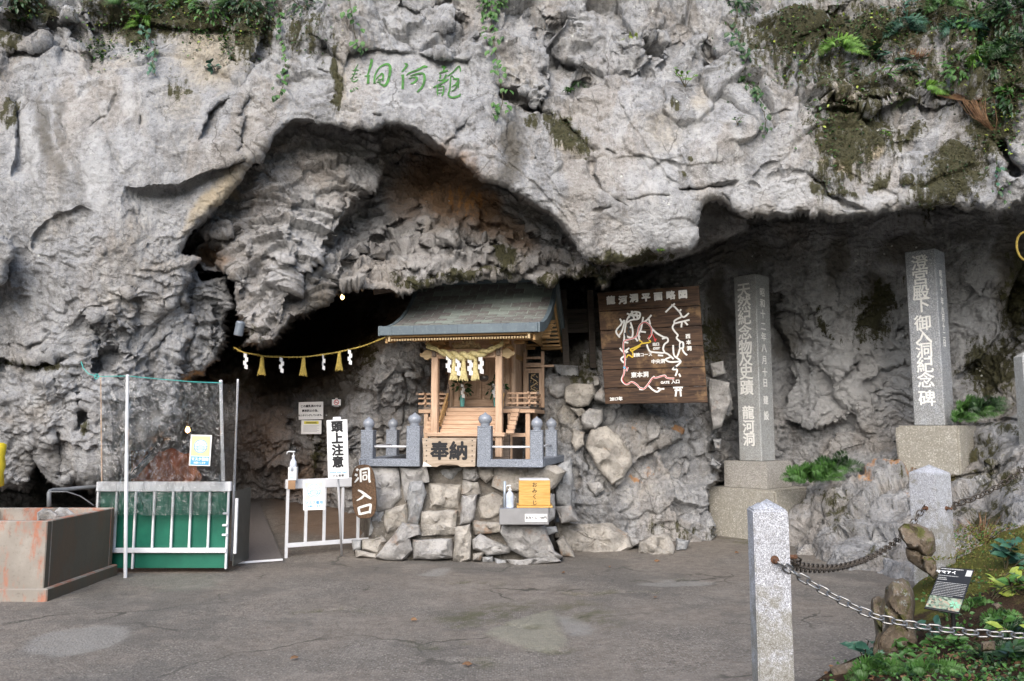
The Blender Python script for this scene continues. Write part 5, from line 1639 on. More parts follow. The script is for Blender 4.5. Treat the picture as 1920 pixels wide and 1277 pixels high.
        mb.build('door_jamb', W_CEDAR_Z, t)
        mb = MB()                              # wall plates and brackets above
        mb.box((sx * .44, 1.2, 2.80 + z0), (.08, .95, .07), ch=.005)
        mb.box((sx * .44, 1.2, 2.52 + z0), (.055, .85, .06), ch=.005)
        mb.build('wall_plate', W_GOLD, t)
        for y in (.78, 1.6):
            mb = MB()
            mb.box((sx * .50, y, 2.70 + z0), (.20, .07, .045), ch=.01)
            mb.box((sx * .55, y, 2.745 + z0), (.26, .06, .035), ch=.008)
            mb.build('bracket', W_GOLD, t)
        mb = MB()                              # curved link from porch post to body
        mb.tube([(sx * .425, .05, 2.50 + z0), (sx * .43, .3, 2.60 + z0), (sx * .44, .55, 2.64 + z0), (sx * .44, .76, 2.60 + z0)], .03, 8)
        mb.build('link_beam', W_GOLD, t)
        # balustrade along the deck
        for z, y0, th in ((1.99, .42, .026), (1.93, .46, .02), (1.86, .46, .03)):
            mb = MB()
            mb.bar((sx * .42, .50, z + z0), (sx * .82, .50, z + z0), th, th, ch=.003)
            mb.build('front_rail', W_CEDAR, t)
            mb = MB()
            mb.bar((sx * .72, y0 - .02, z + .005 + z0), (sx * .72, 1.45, z + .005 + z0), th, th, ch=.003)
            mb.build('side_rail', W_CEDAR, t)
        for x, y in ((.56, .50), (.72, .50), (.72, .9), (.72, 1.3)):
            mb = MB()
            mb.box((sx * x, y, 1.905 + z0), (.028, .028, .17), ch=.003)
            mb.build('rail_post', W_CEDAR, t)
        mb = MB()
        mb.box((sx * .835, .50, 1.992 + z0), (.035, .036, .036), ch=.004)
        mb.build('rail_end', W_GREY, t)
        # wing panel with openwork at the back of the deck
        wt = .62
        f = MB()
        for x in (.50, .76):
            f.box((sx * x, 1.32, 2.22 + z0), (.045, .045, .80), ch=.005)
        for z in (1.93, 2.36, 2.44, 2.53):
            f.box((sx * .63, 1.32, z + z0), (.24, .035, .035), ch=.004)
        f.box((sx * .72, 1.32, 2.41 + z0), (.40, .07, .03), ch=.004)
        fr = f.build('wing_frame', W_CEDAR_Z, t)
        mb = MB()
        mb.box((sx * .63, 1.34, 2.145 + z0), (.21, .008, .40))
        mb.build('wing_backing', M_BLACK, fr)
        mb = MB()                              # the carved leaf scroll
        rr = random.Random(8)
        for k in range(34):
            x, z = rr.uniform(-.055, .055), rr.uniform(-.15, .15)
            mb.lathe([(.001, -.008), (.017 * rr.uniform(.6, 1.2), 0), (.001, .008)], (sx * .63 + x, 1.325, 2.15 + z + z0), 6)
        mb.tube([(sx * .63 + .05 * math.sin(q * 1.3), 1.326, 2.0 + q * .03 + z0) for q in range(11)], .008, 6)
        mb.build('wing_carving', W_PALE, fr)
        mb = MB()
        for x in (.535, .725):
            mb.box((sx * x, 1.315, 2.145 + z0), (.035, .02, .40))
        mb.box((sx * .63, 1.315, 1.965 + z0), (.20, .02, .04))
        mb.box((sx * .63, 1.315, 2.33 + z0), (.20, .02, .035))
        mb.build('wing_panel', W_CEDAR_Z, fr)
    return t


build_shrine()


def shr(x, y, z):
    """point given in the shrine's own axes, z above the paving"""
    c, s = math.cos(SHR_RZ), math.sin(SHR_RZ)
    return Vector((SHR.x + x * c - y * s, SHR.y + x * s + y * c, z))


# ------------------------------------------------------------------ straw rope, tassels, paper streamers
def add_twist(mb, path, r, turns, taper=True):
    m = len(path)
    for ph in (0, math.pi):
        pts, rad = [], []
        for i, p in enumerate(path):
            s = i / (m - 1)
            d = (Vector(path[min(i + 1, m - 1)]) - Vector(path[max(i - 1, 0)])).normalized()
            u = d.cross(Vector((0, 1, 0))).normalized()
            w = d.cross(u)
            a = ph + turns * 2 * math.pi * s
            k = r * (1 if not taper else (.55 + .75 * math.sin(math.pi * min(max(s, .02), .98))))
            pts.append(Vector(p) + (u * math.cos(a) + w * math.sin(a)) * k * .55)
            rad.append(k * .62)
        mb.tube(pts, r, 8, radii=rad)


def streamer(mb, p, w, h, lean=.25, yaw=0.0):
    """folded white paper zig-zag hung at p"""
    p = Vector(p)
    n = 4
    hh = h / n
    for k in range(n):
        ox = (.5 if k % 2 else -.5) * w * lean * 1.6
        z = -k * hh * .86
        a0 = yaw + .22 * (-1) ** k
        c, sn = math.cos(a0), math.sin(a0)
        q = [(-w / 2 + ox, z + hh * .10), (w / 2 + ox, z - hh * .10), (w / 2 + ox * .9, z - hh * 1.1), (-w / 2 + ox * .9, z - hh * .92)]
        vs = [p + Vector((a * c, a * sn - .003 * k, b)) for a, b in q]
        vs += [v + Vector((0, .0015, 0)) for v in vs]
        mb.add(vs, [(0, 1, 2, 3), (7, 6, 5, 4), (0, 4, 5, 1), (1, 5, 6, 2), (2, 6, 7, 3), (3, 7, 4, 0)])


def tassel(mb, p, r, h, n=20, seed=0):
    rr = random.Random(seed)
    p = Vector(p)
    mb.lathe([(r * .35, 0), (r * .45, -h * .1), (r * .38, -h * .2), (r * .5, -h * .5), (r * .85, -h * .97), (r * .6, -h)], p, 12)
    for k in range(n):
        a = 2 * math.pi * k / n
        e = rr.uniform(.9, 1.08)
        mb.tube([p + Vector((math.cos(a) * r * .38, math.sin(a) * r * .38, -h * .15)), p + Vector((math.cos(a) * r * .55, math.sin(a) * r * .55, -h * .55)), p + Vector((math.cos(a + .1) * r * e, math.sin(a + .1) * r * e, -h * rr.uniform(.94, 1.05)))], r * .09, 4)


def build_ropes():
    # rope across the porch
    root = thing('straw_rope', 'thick twisted straw rope with tassels hung across the shrine porch', 'straw rope', shr(0, -.1, 2.45), SHR_RZ)
    path = []
    for i in range(33):
        s = i / 32 * 2 - 1
        path.append((s * .40, -.02, .09 + .11 * (s * s) - .10))
    mb = MB()
    add_twist(mb, path, .047, 3.2)
    o = mb.build('rope', M_STRAW, root, smooth=True)
    for sx in (-1, 1):
        mb = MB()
        rr = random.Random(2)
        for k in range(22):
            dx, dz = rr.uniform(-.03, .03), rr.uniform(-.03, .03)
            mb.tube([(sx * .36, -.02 + dz * .4, .085 + dx * .5), (sx * .44, -.03 + dz, .11 + dx), (sx * .50, -.03 + dz * 1.2, .145 + dx * 1.3)], .006, 4)
        mb.build('frayed_end', M_STRAW, root)
    for x, sd in ((-.135, 1), (-.01, 2), (.145, 3)):
        mb = MB()
        tassel(mb, (x, -.03, -.045), .055, .27, 22, sd)
        mb.build('tassel', M_STRAW, root)
    for x, zz in ((-.20, -.0), (-.075, -.04), (.085, -.04), (.225, -.02)):
        mb = MB()
        streamer(mb, (x, -.05, zz), .052, .24)
        mb.build('paper_streamer', M_PAPER, root)
    # thin rope across the cave mouth
    pts = [(440, 652), (452, 660), (502, 669), (570, 670), (632, 661), (682, 649), (732, 629), (760, 618)]
    Ys = [9.75, 9.75, 9.85, 10.0, 10.15, 10.25, 10.35, 10.4]
    W = [P(u, v, y) for (u, v), y in zip(pts, Ys)]
    root = thing('cave_rope', 'thin yellow straw rope with tassels strung over the dark cave passage', 'straw rope', W[3])
    path = []
    for i in range(len(W) - 1):
        for k in range(10):
            path.append(W[i].lerp(W[i + 1], k / 10) - W[3])
    path.append(W[-1] - W[3])
    # soften the corners
    for _ in range(6):
        path = [path[0]] + [(path[i - 1] + path[i] * 2 + path[i + 1]) / 4 for i in range(1, len(path) - 1)] + [path[-1]]
    mb = MB()
    add_twist(mb, path, .011, 40, False)
    rr = random.Random(4)
    for k in range(60):
        q = path[rr.randrange(len(path))]
        d = Vector((rr.uniform(-.05, .05), rr.uniform(-.02, .02), rr.uniform(-.03, .03)))
        mb.tube([q, q + d], .0018, 3)
    mb.build('rope', M_STRAWY, root, smooth=True)

    def near(u):
        return min(path, key=lambda q: abs((P(u, 660, q.y + W[3].y).x) - (q.x + W[3].x)))
    for u in (494, 569, 637):
        mb = MB()
        q = near(u)
        tassel(mb, q + Vector((0, -.01, 0)), .048, .24, 22, int(u))
        mb.build('tassel', M_STRAWY, root)
    for u in (463, 530, 607, 658):
        mb = MB()
        q = near(u)
        streamer(mb, q + Vector((0, -.02, -.01)), .038, .21, .3, .2 if u != 607 else 1.0)
        mb.build('paper_streamer', M_PAPER, root)


build_ropes()


def leafy(name, parent, loc, mat, n, rad, size, seed, droop=.2, shape=(1, 1, 1), narrow=.45):
    """a spray of single leaves on hidden twigs"""
    rr = random.Random(seed)
    mb = MB()
    for k in range(n):
        d = Vector((rr.gauss(0, 1) * shape[0], rr.gauss(0, 1) * shape[1], rr.gauss(0, 1) * shape[2])).normalized() * rad * rr.uniform(.25, 1)
        add_leaf(mb, d, d.normalized() + Vector((0, 0, -droop)), size * rr.uniform(.7, 1.2), narrow, rr)
    return mb.build(name, mat, parent, loc=loc)


def add_leaf(mb, p, d, L, narrow, rr, mi=0, fold=.18):
    d = Vector(d).normalized()
    up = Vector((rr.uniform(-.5, .5), -.7 + rr.uniform(-.3, .3), .8))
    s = d.cross(up)
    s = s.normalized() if s.length > 1e-4 else Vector((1, 0, 0))
    nrm = s.cross(d)
    w = L * narrow / 2
    p = Vector(p)
    pts = [p, p + d * L * .35 + s * w + nrm * w * fold, p + d * L * .7 + s * w * .75 + nrm * w * fold, p + d * L - nrm * L * .10, p + d * L * .7 - s * w * .75 + nrm * w * fold, p + d * L * .35 - s * w + nrm * w * fold, p + d * L * .35, p + d * L * .7 - nrm * L * .03]
    mb.add(pts, [(0, 1, 6), (1, 2, 7, 6), (2, 3, 7), (0, 6, 5), (6, 7, 4, 5), (7, 3, 4)], mi)


def leaf_mat(name, a, b, rough=.45, trans=.15):
    M = Mat(name)
    ri = M.noise(9, 3)
    c = M.mix(M.ramp(ri, .35, .65), a, b)
    m = M.done(c, rough, Specular_IOR_Level=.35)
    M.b.inputs['Transmission Weight'].default_value = 0
    M.b.inputs['Subsurface Weight'].default_value = 0
    return m


LF_DARK = leaf_mat('dark_glossy_leaf', (.012, .035, .010), (.03, .075, .02), .35)
LF_MID = leaf_mat('green_leaf', (.03, .085, .015), (.06, .15, .03))
LF_LIGHT = leaf_mat('fresh_green_leaf', (.08, .19, .02), (.14, .27, .04))
LF_YEL = leaf_mat('yellow_green_leaf', (.17, .24, .03), (.28, .33, .06))
LF_BLUE = leaf_mat('blue_green_leaf', (.02, .07, .045), (.045, .12, .075))
LF_BROWN = leaf_mat('dead_leaf', (.10, .05, .025), (.22, .13, .07), .8)
STEM = simple('plant_stem', (.07, .06, .03), .8)


def build_shrine_things():
    for x, lab, seed in ((-.215, 'turquoise vase of evergreen leaves before the left door of the shrine', 1), (.25, 'turquoise vase of evergreen leaves half hidden by the right porch post', 2)):
        p = shr(x, .56, 1.815)
        t = thing('flower_vase', lab, 'vase', p, SHR_RZ, 'vases on the shrine deck')
        mb = MB()
        mb.lathe([(.026, 0), (.030, .01), (.034, .09), (.030, .125), (.027, .15), (.031, .158), (.024, .158), (.022, .10)], n=16)
        mb.build('vase', simple('turquoise_glaze', (.16, .45, .42), .25), t, smooth=True)
        o = leafy('leaf_spray', t, (0, 0, .27), LF_DARK, 55, .13, .075, seed, shape=(.9, .6, 1.1))
        mb = MB()
        for k in range(5):
            mb.tube([(0, 0, .1), (random.uniform(-.08, .08), random.uniform(-.04, .04), .33)], .003, 5)
        mb.build('stem', STEM, t)
        mb = MB()
        streamer(mb, (.03 if x < 0 else .0, -.09, .30), .04, .20, .3, .5)
        mb.build('paper_streamer', M_PAPER, t)
    p = shr(.20, .10, 2.16)
    t = thing('bell', 'small dark bell hanging behind the shrine porch rope', 'bell', p)
    mb = MB()
    mb.lathe([(.006, .05), (.05, .045), (.062, .02), (.055, -.01), (.03, -.03), (.004, -.035)], n=16)
    mb.build('body', M_DARKMET, t, smooth=True)
    mb = MB()
    mb.tube([(0, 0, .05), (0, 0, .28)], .005, 6)
    mb.build('cord', M_DARKMET, t)


build_shrine_things()


# ================================================================== STONE FENCE ROUND THE SHRINE
def build_fence():
    rz = math.radians(-7)
    O = P(850, 872, 9.62)
    O.z = 1.075
    t = thing('stone_fence', 'low blue grey granite fence with onion topped posts round the shrine', 'stone fence', O, rz)
    c, s = math.cos(rz), math.sin(rz)

    def loc(u, Y):                             # local coordinates of the post seen at u and depth Y
        p = P(u, 850, Y)
        d = p - O
        return d.x * c + d.y * s, -d.x * s + d.y * c
    posts = [(693, 9.8, 0), (778, 9.70, 1), (909, 9.55, 1), (1006, 9.44, 0), (1034, 10.6, 0), (1056, 11.6, 0), (736, 10.9, 0)]
    L = {}
    for i, (u, Y, big) in enumerate(posts):
        x, y = loc(u, Y)
        if i in (0, 1, 2, 3):
            y = 0.0
        L[i] = (x, y)
        w = .165 if big else .15
        h = .42 if big else .37
        mb = MB()
        mb.box((x, y, .09 + h / 2 - .04), (w, w, h), ch=.007)
        mb.box((x, y, .09 + h - .035), (w * 1.02, w * 1.02, .018), ch=.004)
        po = mb.build('post', G_FENCE, t)
        z = .09 + h - .045
        r = .082 if big else .070
        mb = MB()
        k = r / .08
        mb.lathe([(.055 * k, 0), (.05 * k, .02), (.062 * k, .03), (.05 * k, .04), (.07 * k, .06), (.082 * k, .09), (.078 * k, .12), (.055 * k, .148), (.025 * k, .162), (.008 * k, .178), (.001, .182)], (x, y, z), 20)
        mb.build('finial', simple('polished_granite', (.25, .275, .32), .22, 0, .12, 60), po, smooth=True)
    def kerb(a, b, name='kerb'):
        mb = MB()
        mb.bar((a[0], a[1], .045), (b[0], b[1], .045), .17, .09, ch=.006)
        mb.build(name, G_FENCE, t)
    kerb((L[0][0] - .09, 0), (L[1][0] + .085, 0))
    kerb((L[2][0] - .085, 0), (L[3][0] + .08, 0))
    kerb((L[3][0] + .0, .09), (L[5][0] + .03, L[5][1] + .08))
    kerb((L[0][0], .09), (L[6][0], L[6][1] + .4))
    for a, b in ((0, 1), (2, 3), (3, 4), (4, 5), (0, 6)):
        mb = MB()
        mb.tube([(L[a][0], L[a][1], .235), (L[b][0], L[b][1], .235)], .013, 8)
        mb.build('rail', M_STEEL, t, smooth=True)
    # offertory box with its brushed inscription stands in the gap
    p = P(842, 873, 9.52)
    p.z = 1.085
    b = thing('offertory_box', 'weathered wooden offertory box with two large black characters', 'offertory box', p, math.radians(-3))
    mb = MB()
    fr = [(-.325, .33), (.325, .33), (.31, -.005), (.14, -.01), (.10, .012), (.0, .02), (-.10, .012), (-.14, -.01), (-.29, -.005)]
    mb.prism(fr, lambda a, q, d: (a, d - .01, q), .03)
    fb = mb.build('front_board', W_SIGN, b, bevel=.004)
    me = MB()
    me.box((0, 0, 0), (.014, .005, .014), ch=.002)
    n0 = me.build('nail_head', M_DARKMET, fb, loc=(-.27, -.0115, .06))
    for x in (-.27, .275):
        for z in (.06, .12, .18, .24, .30):
            if (x, z) != (-.27, .06):
                n1 = n0.copy()
                COL.objects.link(n1)
                n1.location = (x, -.0115, z)
    mb = MB()
    for sx in (-1, 1):
        mb.box((sx * .30, .16, .165), (.03, .29, .32), ch=.004)
    mb.box((0, .30, .165), (.58, .025, .32))
    mb.box((0, .16, .02), (.58, .27, .03))
    mb.build('box_body', W_SIGN, b)
    for k in range(6):
        mb = MB()
        mb.box((0, .045 + k * .045, .315), (.57, .02, .02), ch=.003)
        mb.build('slat', W_SIGN, b)
    text('奉納', .225, M_INK, 'lettering', fb, (.0, -.0125, .165), (math.pi / 2, 0, 0), .001, .009, spacing=1.02)
    mb = MB()
    mb.add([(-.315, -.013, -.004), (-.20, -.013, -.004), (-.30, -.013, .055), (-.315, -.0125, -.004), (-.20, -.0125, -.004), (-.30, -.0125, .055)], [(0, 1, 2), (5, 4, 3), (0, 3, 4, 1), (1, 4, 5, 2), (2, 5, 3, 0)])
    mb.build('peeling_edge', M_WPAINT, fb)


build_fence()
# ================================================================== BARRIERS, SIGNS AND SMALL THINGS AT THE CAVE MOUTH
def card(corner_px, Y, thick=.004, tl=None):
    """frame (origin, x axis, up axis, normal, width, height) of a flat board whose top-left, top-right, bottom-left corners are seen there"""
    a, b, c = [P(u, v, y) for (u, v), y in zip(corner_px, Y if isinstance(Y, (list, tuple)) else [Y] * 3)]
    x = (b - a)
    w = x.length
    x.normalize()
    dn = (c - a)
    up = -(dn - x * dn.dot(x))
    h = up.length
    up.normalize()
    n = x.cross(up)
    R = Matrix((x, up, n)).transposed()
    return (a + b) / 2 - up * h / 2, R, w, h


def board_thing(name, label, cat, frame, th, mat, group=None, ch=.0, part='panel', root=True):
    c, R, w, h = frame
    t = thing(name, label, cat, c, group=group, rot=R.to_euler())
    mb = MB()
    mb.box((0, 0, -th / 2), (w, h, th), ch=ch)
    p = mb.build(part, mat, t)
    return t, p, w, h


def flat(mb, pts, z=.0008, dz=.0008, mi=0):
    mb.prism(pts, lambda a, b, d: (a, b, z + d), dz, mi)


def rect(cx, cy, w, h):
    return [(cx - w / 2, cy - h / 2), (cx + w / 2, cy - h / 2), (cx + w / 2, cy + h / 2), (cx - w / 2, cy + h / 2)]


def circle(cx, cy, r, n=24):
    return [(cx + r * math.cos(2 * math.pi * k / n), cy + r * math.sin(2 * math.pi * k / n)) for k in range(n)]


M_POSTBLUE = simple('poster_blue', (.10, .36, .62), .6, 0, .04)
M_POSTYEL = simple('poster_cream', (.62, .58, .33), .6, 0, .04)
M_HIYEL = simple('highlighter_yellow', (.75, .68, .08), .7, 0, .05)
M_GREENPANEL = Mat('green_panel')
_g = M_GREENPANEL
M_GREENPANEL = _g.done(_g.mix(_g.ramp(_g.noise(2.5, 5, .7), .35, .7), (.008, .105, .068), (.014, .145, .092)), .35, None, Specular_IOR_Level=.5)
M_POLE = simple('white_pole', (.80, .81, .84), .3, .0, .04, 4)
M_CARD = simple('brown_cardboard', (.33, .20, .11), .85)
M_CORD = simple('turquoise_cord', (.08, .48, .44), .6)
M_HOSE = simple('grey_hose', (.16, .17, .18), .5)


def film_mat():
    M = Mat('clear_plastic_film')
    tr = M.n('ShaderNodeBsdfTransparent')
    tr.inputs[0].default_value = (.90, .92, .93, 1)
    gl = M.n('ShaderNodeBsdfGlossy')
    gl.inputs['Roughness'].default_value = .06
    gl.inputs['Color'].default_value = (.9, .9, .92, 1)
    fr = M.n('ShaderNodeFresnel')
    fr.inputs['IOR'].default_value = 1.5
    bm = M.bump(M.noise(4.5, 4, .6, M.mapping((2.2, 2.2, .8)), 1.5), .9, .06)
    bm = M.bump(M.noise(26, 3, .6, M.mapping((1.5, 1.5, .7)), 1.0), .35, .02, bm)
    M.set(gl, 'Normal', bm)
    M.set(fr, 'Normal', bm)
    mx = M.n('ShaderNodeMixShader')
    M.set(mx, 0, M.math('ADD', M.math('MULTIPLY', fr.outputs[0], 1.5), .015))
    M.nt.links.new(tr.outputs[0], mx.inputs[1])
    M.nt.links.new(gl.outputs[0], mx.inputs[2])
    df = M.n('ShaderNodeBsdfDiffuse')
    df.inputs[0].default_value = (.8, .8, .8, 1)
    m2 = M.n('ShaderNodeMixShader')
    M.set(m2, 0, M.ramp(M.noise(7, 5, .7, M.mapping((2.5, 2.5, .5)), 1.0), .48, .75, .0, .045))
    M.nt.links.new(mx.outputs[0], m2.inputs[1])
    M.nt.links.new(df.outputs[0], m2.inputs[2])
    M.nt.links.new(m2.outputs[0], M.out.inputs[0])
    return M.m


M_FILM = film_mat()


def build_trough():
    x1, y0, y1, H = -4.20, 7.32, 8.55, .70
    x0 = -5.45
    M = Mat('rust_stained_concrete')
    n = M.noise(2.6, 6, .7, M.mapping((1.5, 1.5, .6)))
    f = M.noise(20, 5, .7)
    c = M.mix(M.ramp(M.noise(2, 5), .35, .7), (.24, .215, .185), (.36, .33, .29))
    c = M.mix(M.math('MULTIPLY', M.ramp(n, .46, .60), .9), c, M.mix(f, (.30, .085, .045), (.46, .20, .12)))
    c = M.mix(M.math('MULTIPLY', M.ramp(f, .46, .3), .5), c, (.14, .12, .09))
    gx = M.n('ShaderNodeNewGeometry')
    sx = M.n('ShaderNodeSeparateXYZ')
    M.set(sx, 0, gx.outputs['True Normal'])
    # right flank painted darker brown, its shade put into the colour
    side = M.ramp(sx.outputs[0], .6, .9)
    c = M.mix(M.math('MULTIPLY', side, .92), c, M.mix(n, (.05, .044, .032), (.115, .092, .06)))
    m = M.done(c, .85, M.bump(f, .4, .01))
    t = thing('water_trough', 'rust stained concrete trough in front of the green barrier', 'trough', (x1, y0, 0))
    mb = MB()
    W, D, th = x1 - x0, y1 - y0, .075
    def wall(a, b, c_, d):
        mb.box(((a + b) / 2 - 0, (c_ + d) / 2, H / 2 + .02), (abs(b - a), abs(d - c_), H - .04), ch=.008)
    wall(-W, 0, 0, th)
    wall(-W, 0, D - th, D)
    wall(-th, 0, th + .001, D - th - .001)
    wall(-W, -W + th, th + .001, D - th - .001)
    mb.box((-W / 2, D / 2, H * .66), (W - .16, D - .16, .04))
    mb.build('basin', m, t)
    mb = MB()
    mb.box((-W / 2 + .025, D / 2, .045), (W + .05, D + .05, .13), ch=.01)
    mb.build('plinth', m, t)
    p = P(62, 945, 7.9)
    for i, (u, v, r, mt, lab) in enumerate(((88, 967, .10, ST_A, 'pale stone lying in the concrete trough'), (118, 966, .085, ST_C, 'dark grey stone lying beside the pale one in the trough'))):
        o = stone([(u - 18, v + 8), (u - 17, v - 6), (u - 6, v - 14), (u + 8, v - 12), (u + 20, v - 2), (u + 18, v + 9)], 7.75 + i * .25, .05, .14, mt, None, 150 + i, 'stone', rough=.02, org=(0, 0, 0))
        tag(o, lab, 'stone')
    mb = MB()
    q = [P(92, 950, 8.35), P(92, 925, 8.35), P(94, 921, 8.4), P(100, 919, 8.45), P(120, 918, 8.55), P(150, 915, 8.7), P(200, 911, 8.85)]
    mb.tube([a - q[0] for a in q], .022, 10)
    h = mb.build('water_pipe', M_HOSE, smooth=True, loc=q[0])
    tag(h, 'grey bent water pipe reaching over the concrete trough', 'pipe')
    q = [P(94, 922, 8.32), P(125, 922, 8.4), P(150, 930, 8.5), P(168, 942, 8.55), P(176, 948, 8.56)]
    mb = MB()
    mb.tube([a - q[0] for a in q], .006, 6)
    tag(mb.build('hose', M_HOSE, smooth=True, loc=q[0]), 'thin grey hose drooping from the bent pipe', 'hose')


build_trough()


def build_gate():
    Y = 8.68
    O = PG(305, 1066)
    O.y = Y
    t = thing('green_barrier', 'green panelled barrier with aluminium frame across the left passage', 'barrier', O)
    X = lambda u: P(u, 980, Y).x - O.x
    Zv = lambda v: P(305, v, Y).z
    z_top, z_tb, z_b1, z_b2, z_bot = Zv(903), Zv(921), Zv(1027), Zv(1036), Zv(1063)
    mb = MB()
    mb.box(((X(180) + X(432)) / 2, -.01, (z_top + z_tb) / 2), (X(432) - X(180), .06, z_top - z_tb), ch=.006)
    mb.build('top_rail', M_STEEL, t)
    mb = MB()
    mb.box(((X(200) + X(428)) / 2, -.012, (z_b1 + z_b2) / 2), (X(428) - X(200), .045, z_b1 - z_b2), ch=.005)
    mb.build('bottom_rail', M_STEEL, t)
    for u in (182, 217, 253, 288, 323, 357, 392, 427):
        mb = MB()
        lo = z_b1 if u not in (253, 182, 427) else z_bot - .02
        mb.box((X(u), -.006, (z_tb + lo) / 2), (.022, .03, z_tb - lo), ch=.004)
        mb.build('baluster', M_STEEL, t)
    mb = MB()
    mb.box(((X(183) + X(428)) / 2, .03, (z_tb + z_bot) / 2 + .01), (X(428) - X(183), .012, z_tb - z_bot + .05))
    mb.build('green_panel', M_GREENPANEL, t)
    # side leaf going back beside the right pole
    mb = MB()
    mb.box((X(431) + .03, .30, (z_tb + z_bot) / 2), (.012, .5, z_tb - z_bot))
    mb.build('side_panel', simple('dark_side_panel', (.05, .055, .05), .4), t)
    mb = MB()
    mb.box((X(433) + .035, .06, (Zv(935) + Zv(1040)) / 2), (.03, .03, Zv(935) - Zv(1040)), ch=.004)
    mb.build('hinge_bar', M_STEEL, t)
    for v in (962, 984, 1002):
        mb = MB()
        mb.box((X(424), -.035, Zv(v)), (.05, .03, .022), ch=.004)
        mb.build('clip', M_STEEL, t)

    def pole(name, lab, a, b, r, mat, grp=None):
        mb = MB()
        mb.tube([(0, 0, 0), tuple((a - b) * .62)], r, 12)
        mb.tube([tuple((a - b) * .62), tuple(a - b)], r * .84, 12)
        mb.lathe([(r * .9, 0), (r * .95, .012), (r * .5, .02)], a - b, 12)
        o = mb.build(name, mat, loc=b)
        smooth_by_angle(o)
        tag(o, lab, 'pole', grp)
    pole('pole', 'white pole standing before the left part of the green barrier', P(239, 706, 8.12), PG(235, 1083), .0185, M_POLE, 'poles holding the plastic film')
    pole('pole', 'white pole clipped to the right end of the green barrier', P(414, 716, 8.62), PG(422, 1062), .0215, M_POLE, 'poles holding the plastic film')
    pole('pole', 'thin grey pole behind the right end of the green barrier', P(446, 714, 9.1), PG(434, 1052), .014, M_STEEL, 'poles holding the plastic film')
    pole('pole', 'thin brown wooden stick against the rock at the left of the film', P(189, 708, 8.80), P(191, 905, 8.80), .007, W_CEDAR_Z, 'poles holding the plastic film')

    # clear film hung from the cord
    def film(name, lab, quad, Ys, nu, nv, amp, seed):
        a, b, c, d = [P(u, v, y) for (u, v), y in zip(quad, Ys)]
        vs, fs = [], []
        for j in range(nv + 1):
            for i in range(nu + 1):
                s, r = i / nu, j / nv
                p = a.lerp(b, s).lerp(d.lerp(c, s), r)
                w = math.sin(s * 17 + seed + 2 * r) * .3 + math.sin(s * 41 + seed * 2 + 3 * r) * .18 + math.sin(s * 7 - r * 5 + seed) * .5
                p = p + Vector((0, amp * w * (.35 + .65 * r), .02 * math.sin(s * math.pi) * -1 * (1 - r)))
                vs.append(p - a)
        for j in range(nv):
            for i in range(nu):
                k = j * (nu + 1) + i
                fs.append((k, k + 1, k + nu + 2, k + nu + 1))
        mb = MB()
        mb.add(vs, fs)
        o = mb.build(name, M_FILM, smooth=True, loc=a)
        tag(o, lab, 'plastic film', 'films round the green barrier')
    film('plastic_film', 'wide clear plastic film hung above and over the green barrier', [(188, 708), (416, 718), (424, 966), (178, 966)], [8.66, 8.58, 8.58, 8.60], 60, 30, .02, 1)
    film('plastic_film', 'narrow crumpled clear film between the two right poles', [(417, 718), (447, 716), (441, 905), (424, 930)], [8.64, 9.08, 9.05, 8.66], 30, 40, .03, 4)
    # turquoise cord
    q = [P(152, 678, 8.7), P(156, 690, 8.68), P(166, 701, 8.66), P(183, 706, 8.64), P(240, 705, 8.14), P(300, 711, 8.33), P(360, 716, 8.5), P(415, 718, 8.6)]
    mb = MB()
    mb.tube([a - q[0] for a in q], .0042, 5)
    k0 = P(182, 706, 8.62) - q[0]
    mb.tube([k0 + Vector((.022 * math.cos(a), -.01, .026 * math.sin(a))) for a in [x * .5 for x in range(18)]], .004, 5)
    tag(mb.build('cord', M_CORD, loc=q[0]), 'turquoise cord knotted at the rock and tied along the pole tops', 'cord')


build_gate()


def face_icon(mb, cx, cy, r, mi_line=0):
    """smiling face wearing a mask, as line work"""
    def ln(p, w):
        add_ribbon(mb, p, w, lambda a, b, d: (a, b, .0012 + d), .0006, mi_line)
    ln(circle(cx, cy, r, 28) + [(cx + r, cy)], r * .11)
    for s in (-1, 1):
        ln([(cx + s * r * .68, cy + r * .18), (cx + s * r * .52, cy + r * .42), (cx + s * r * .28, cy + r * .34), (cx + s * r * .16, cy + r * .16)], r * .10)
        ln([(cx + s * r * .97, cy + r * .02), (cx + s * r * .5, cy - r * .12)], r * .09)
        ln([(cx + s * r * .95, cy - r * .4), (cx + s * r * .52, cy - r * .46)], r * .09)
    ln([(cx - r * .5, cy - .02 * r), (cx, cy + r * .06), (cx + r * .5, cy - .02 * r), (cx + r * .56, cy - r * .4), (cx + r * .3, cy - r * .72), (cx - r * .3, cy - r * .72), (cx - r * .56, cy - r * .4), (cx - r * .5, cy - .02 * r)], r * .10)
    for k in (.15, .33, .5):
        ln([(cx - r * .46, cy - r * k), (cx + r * .46, cy - r * k)], r * .07)


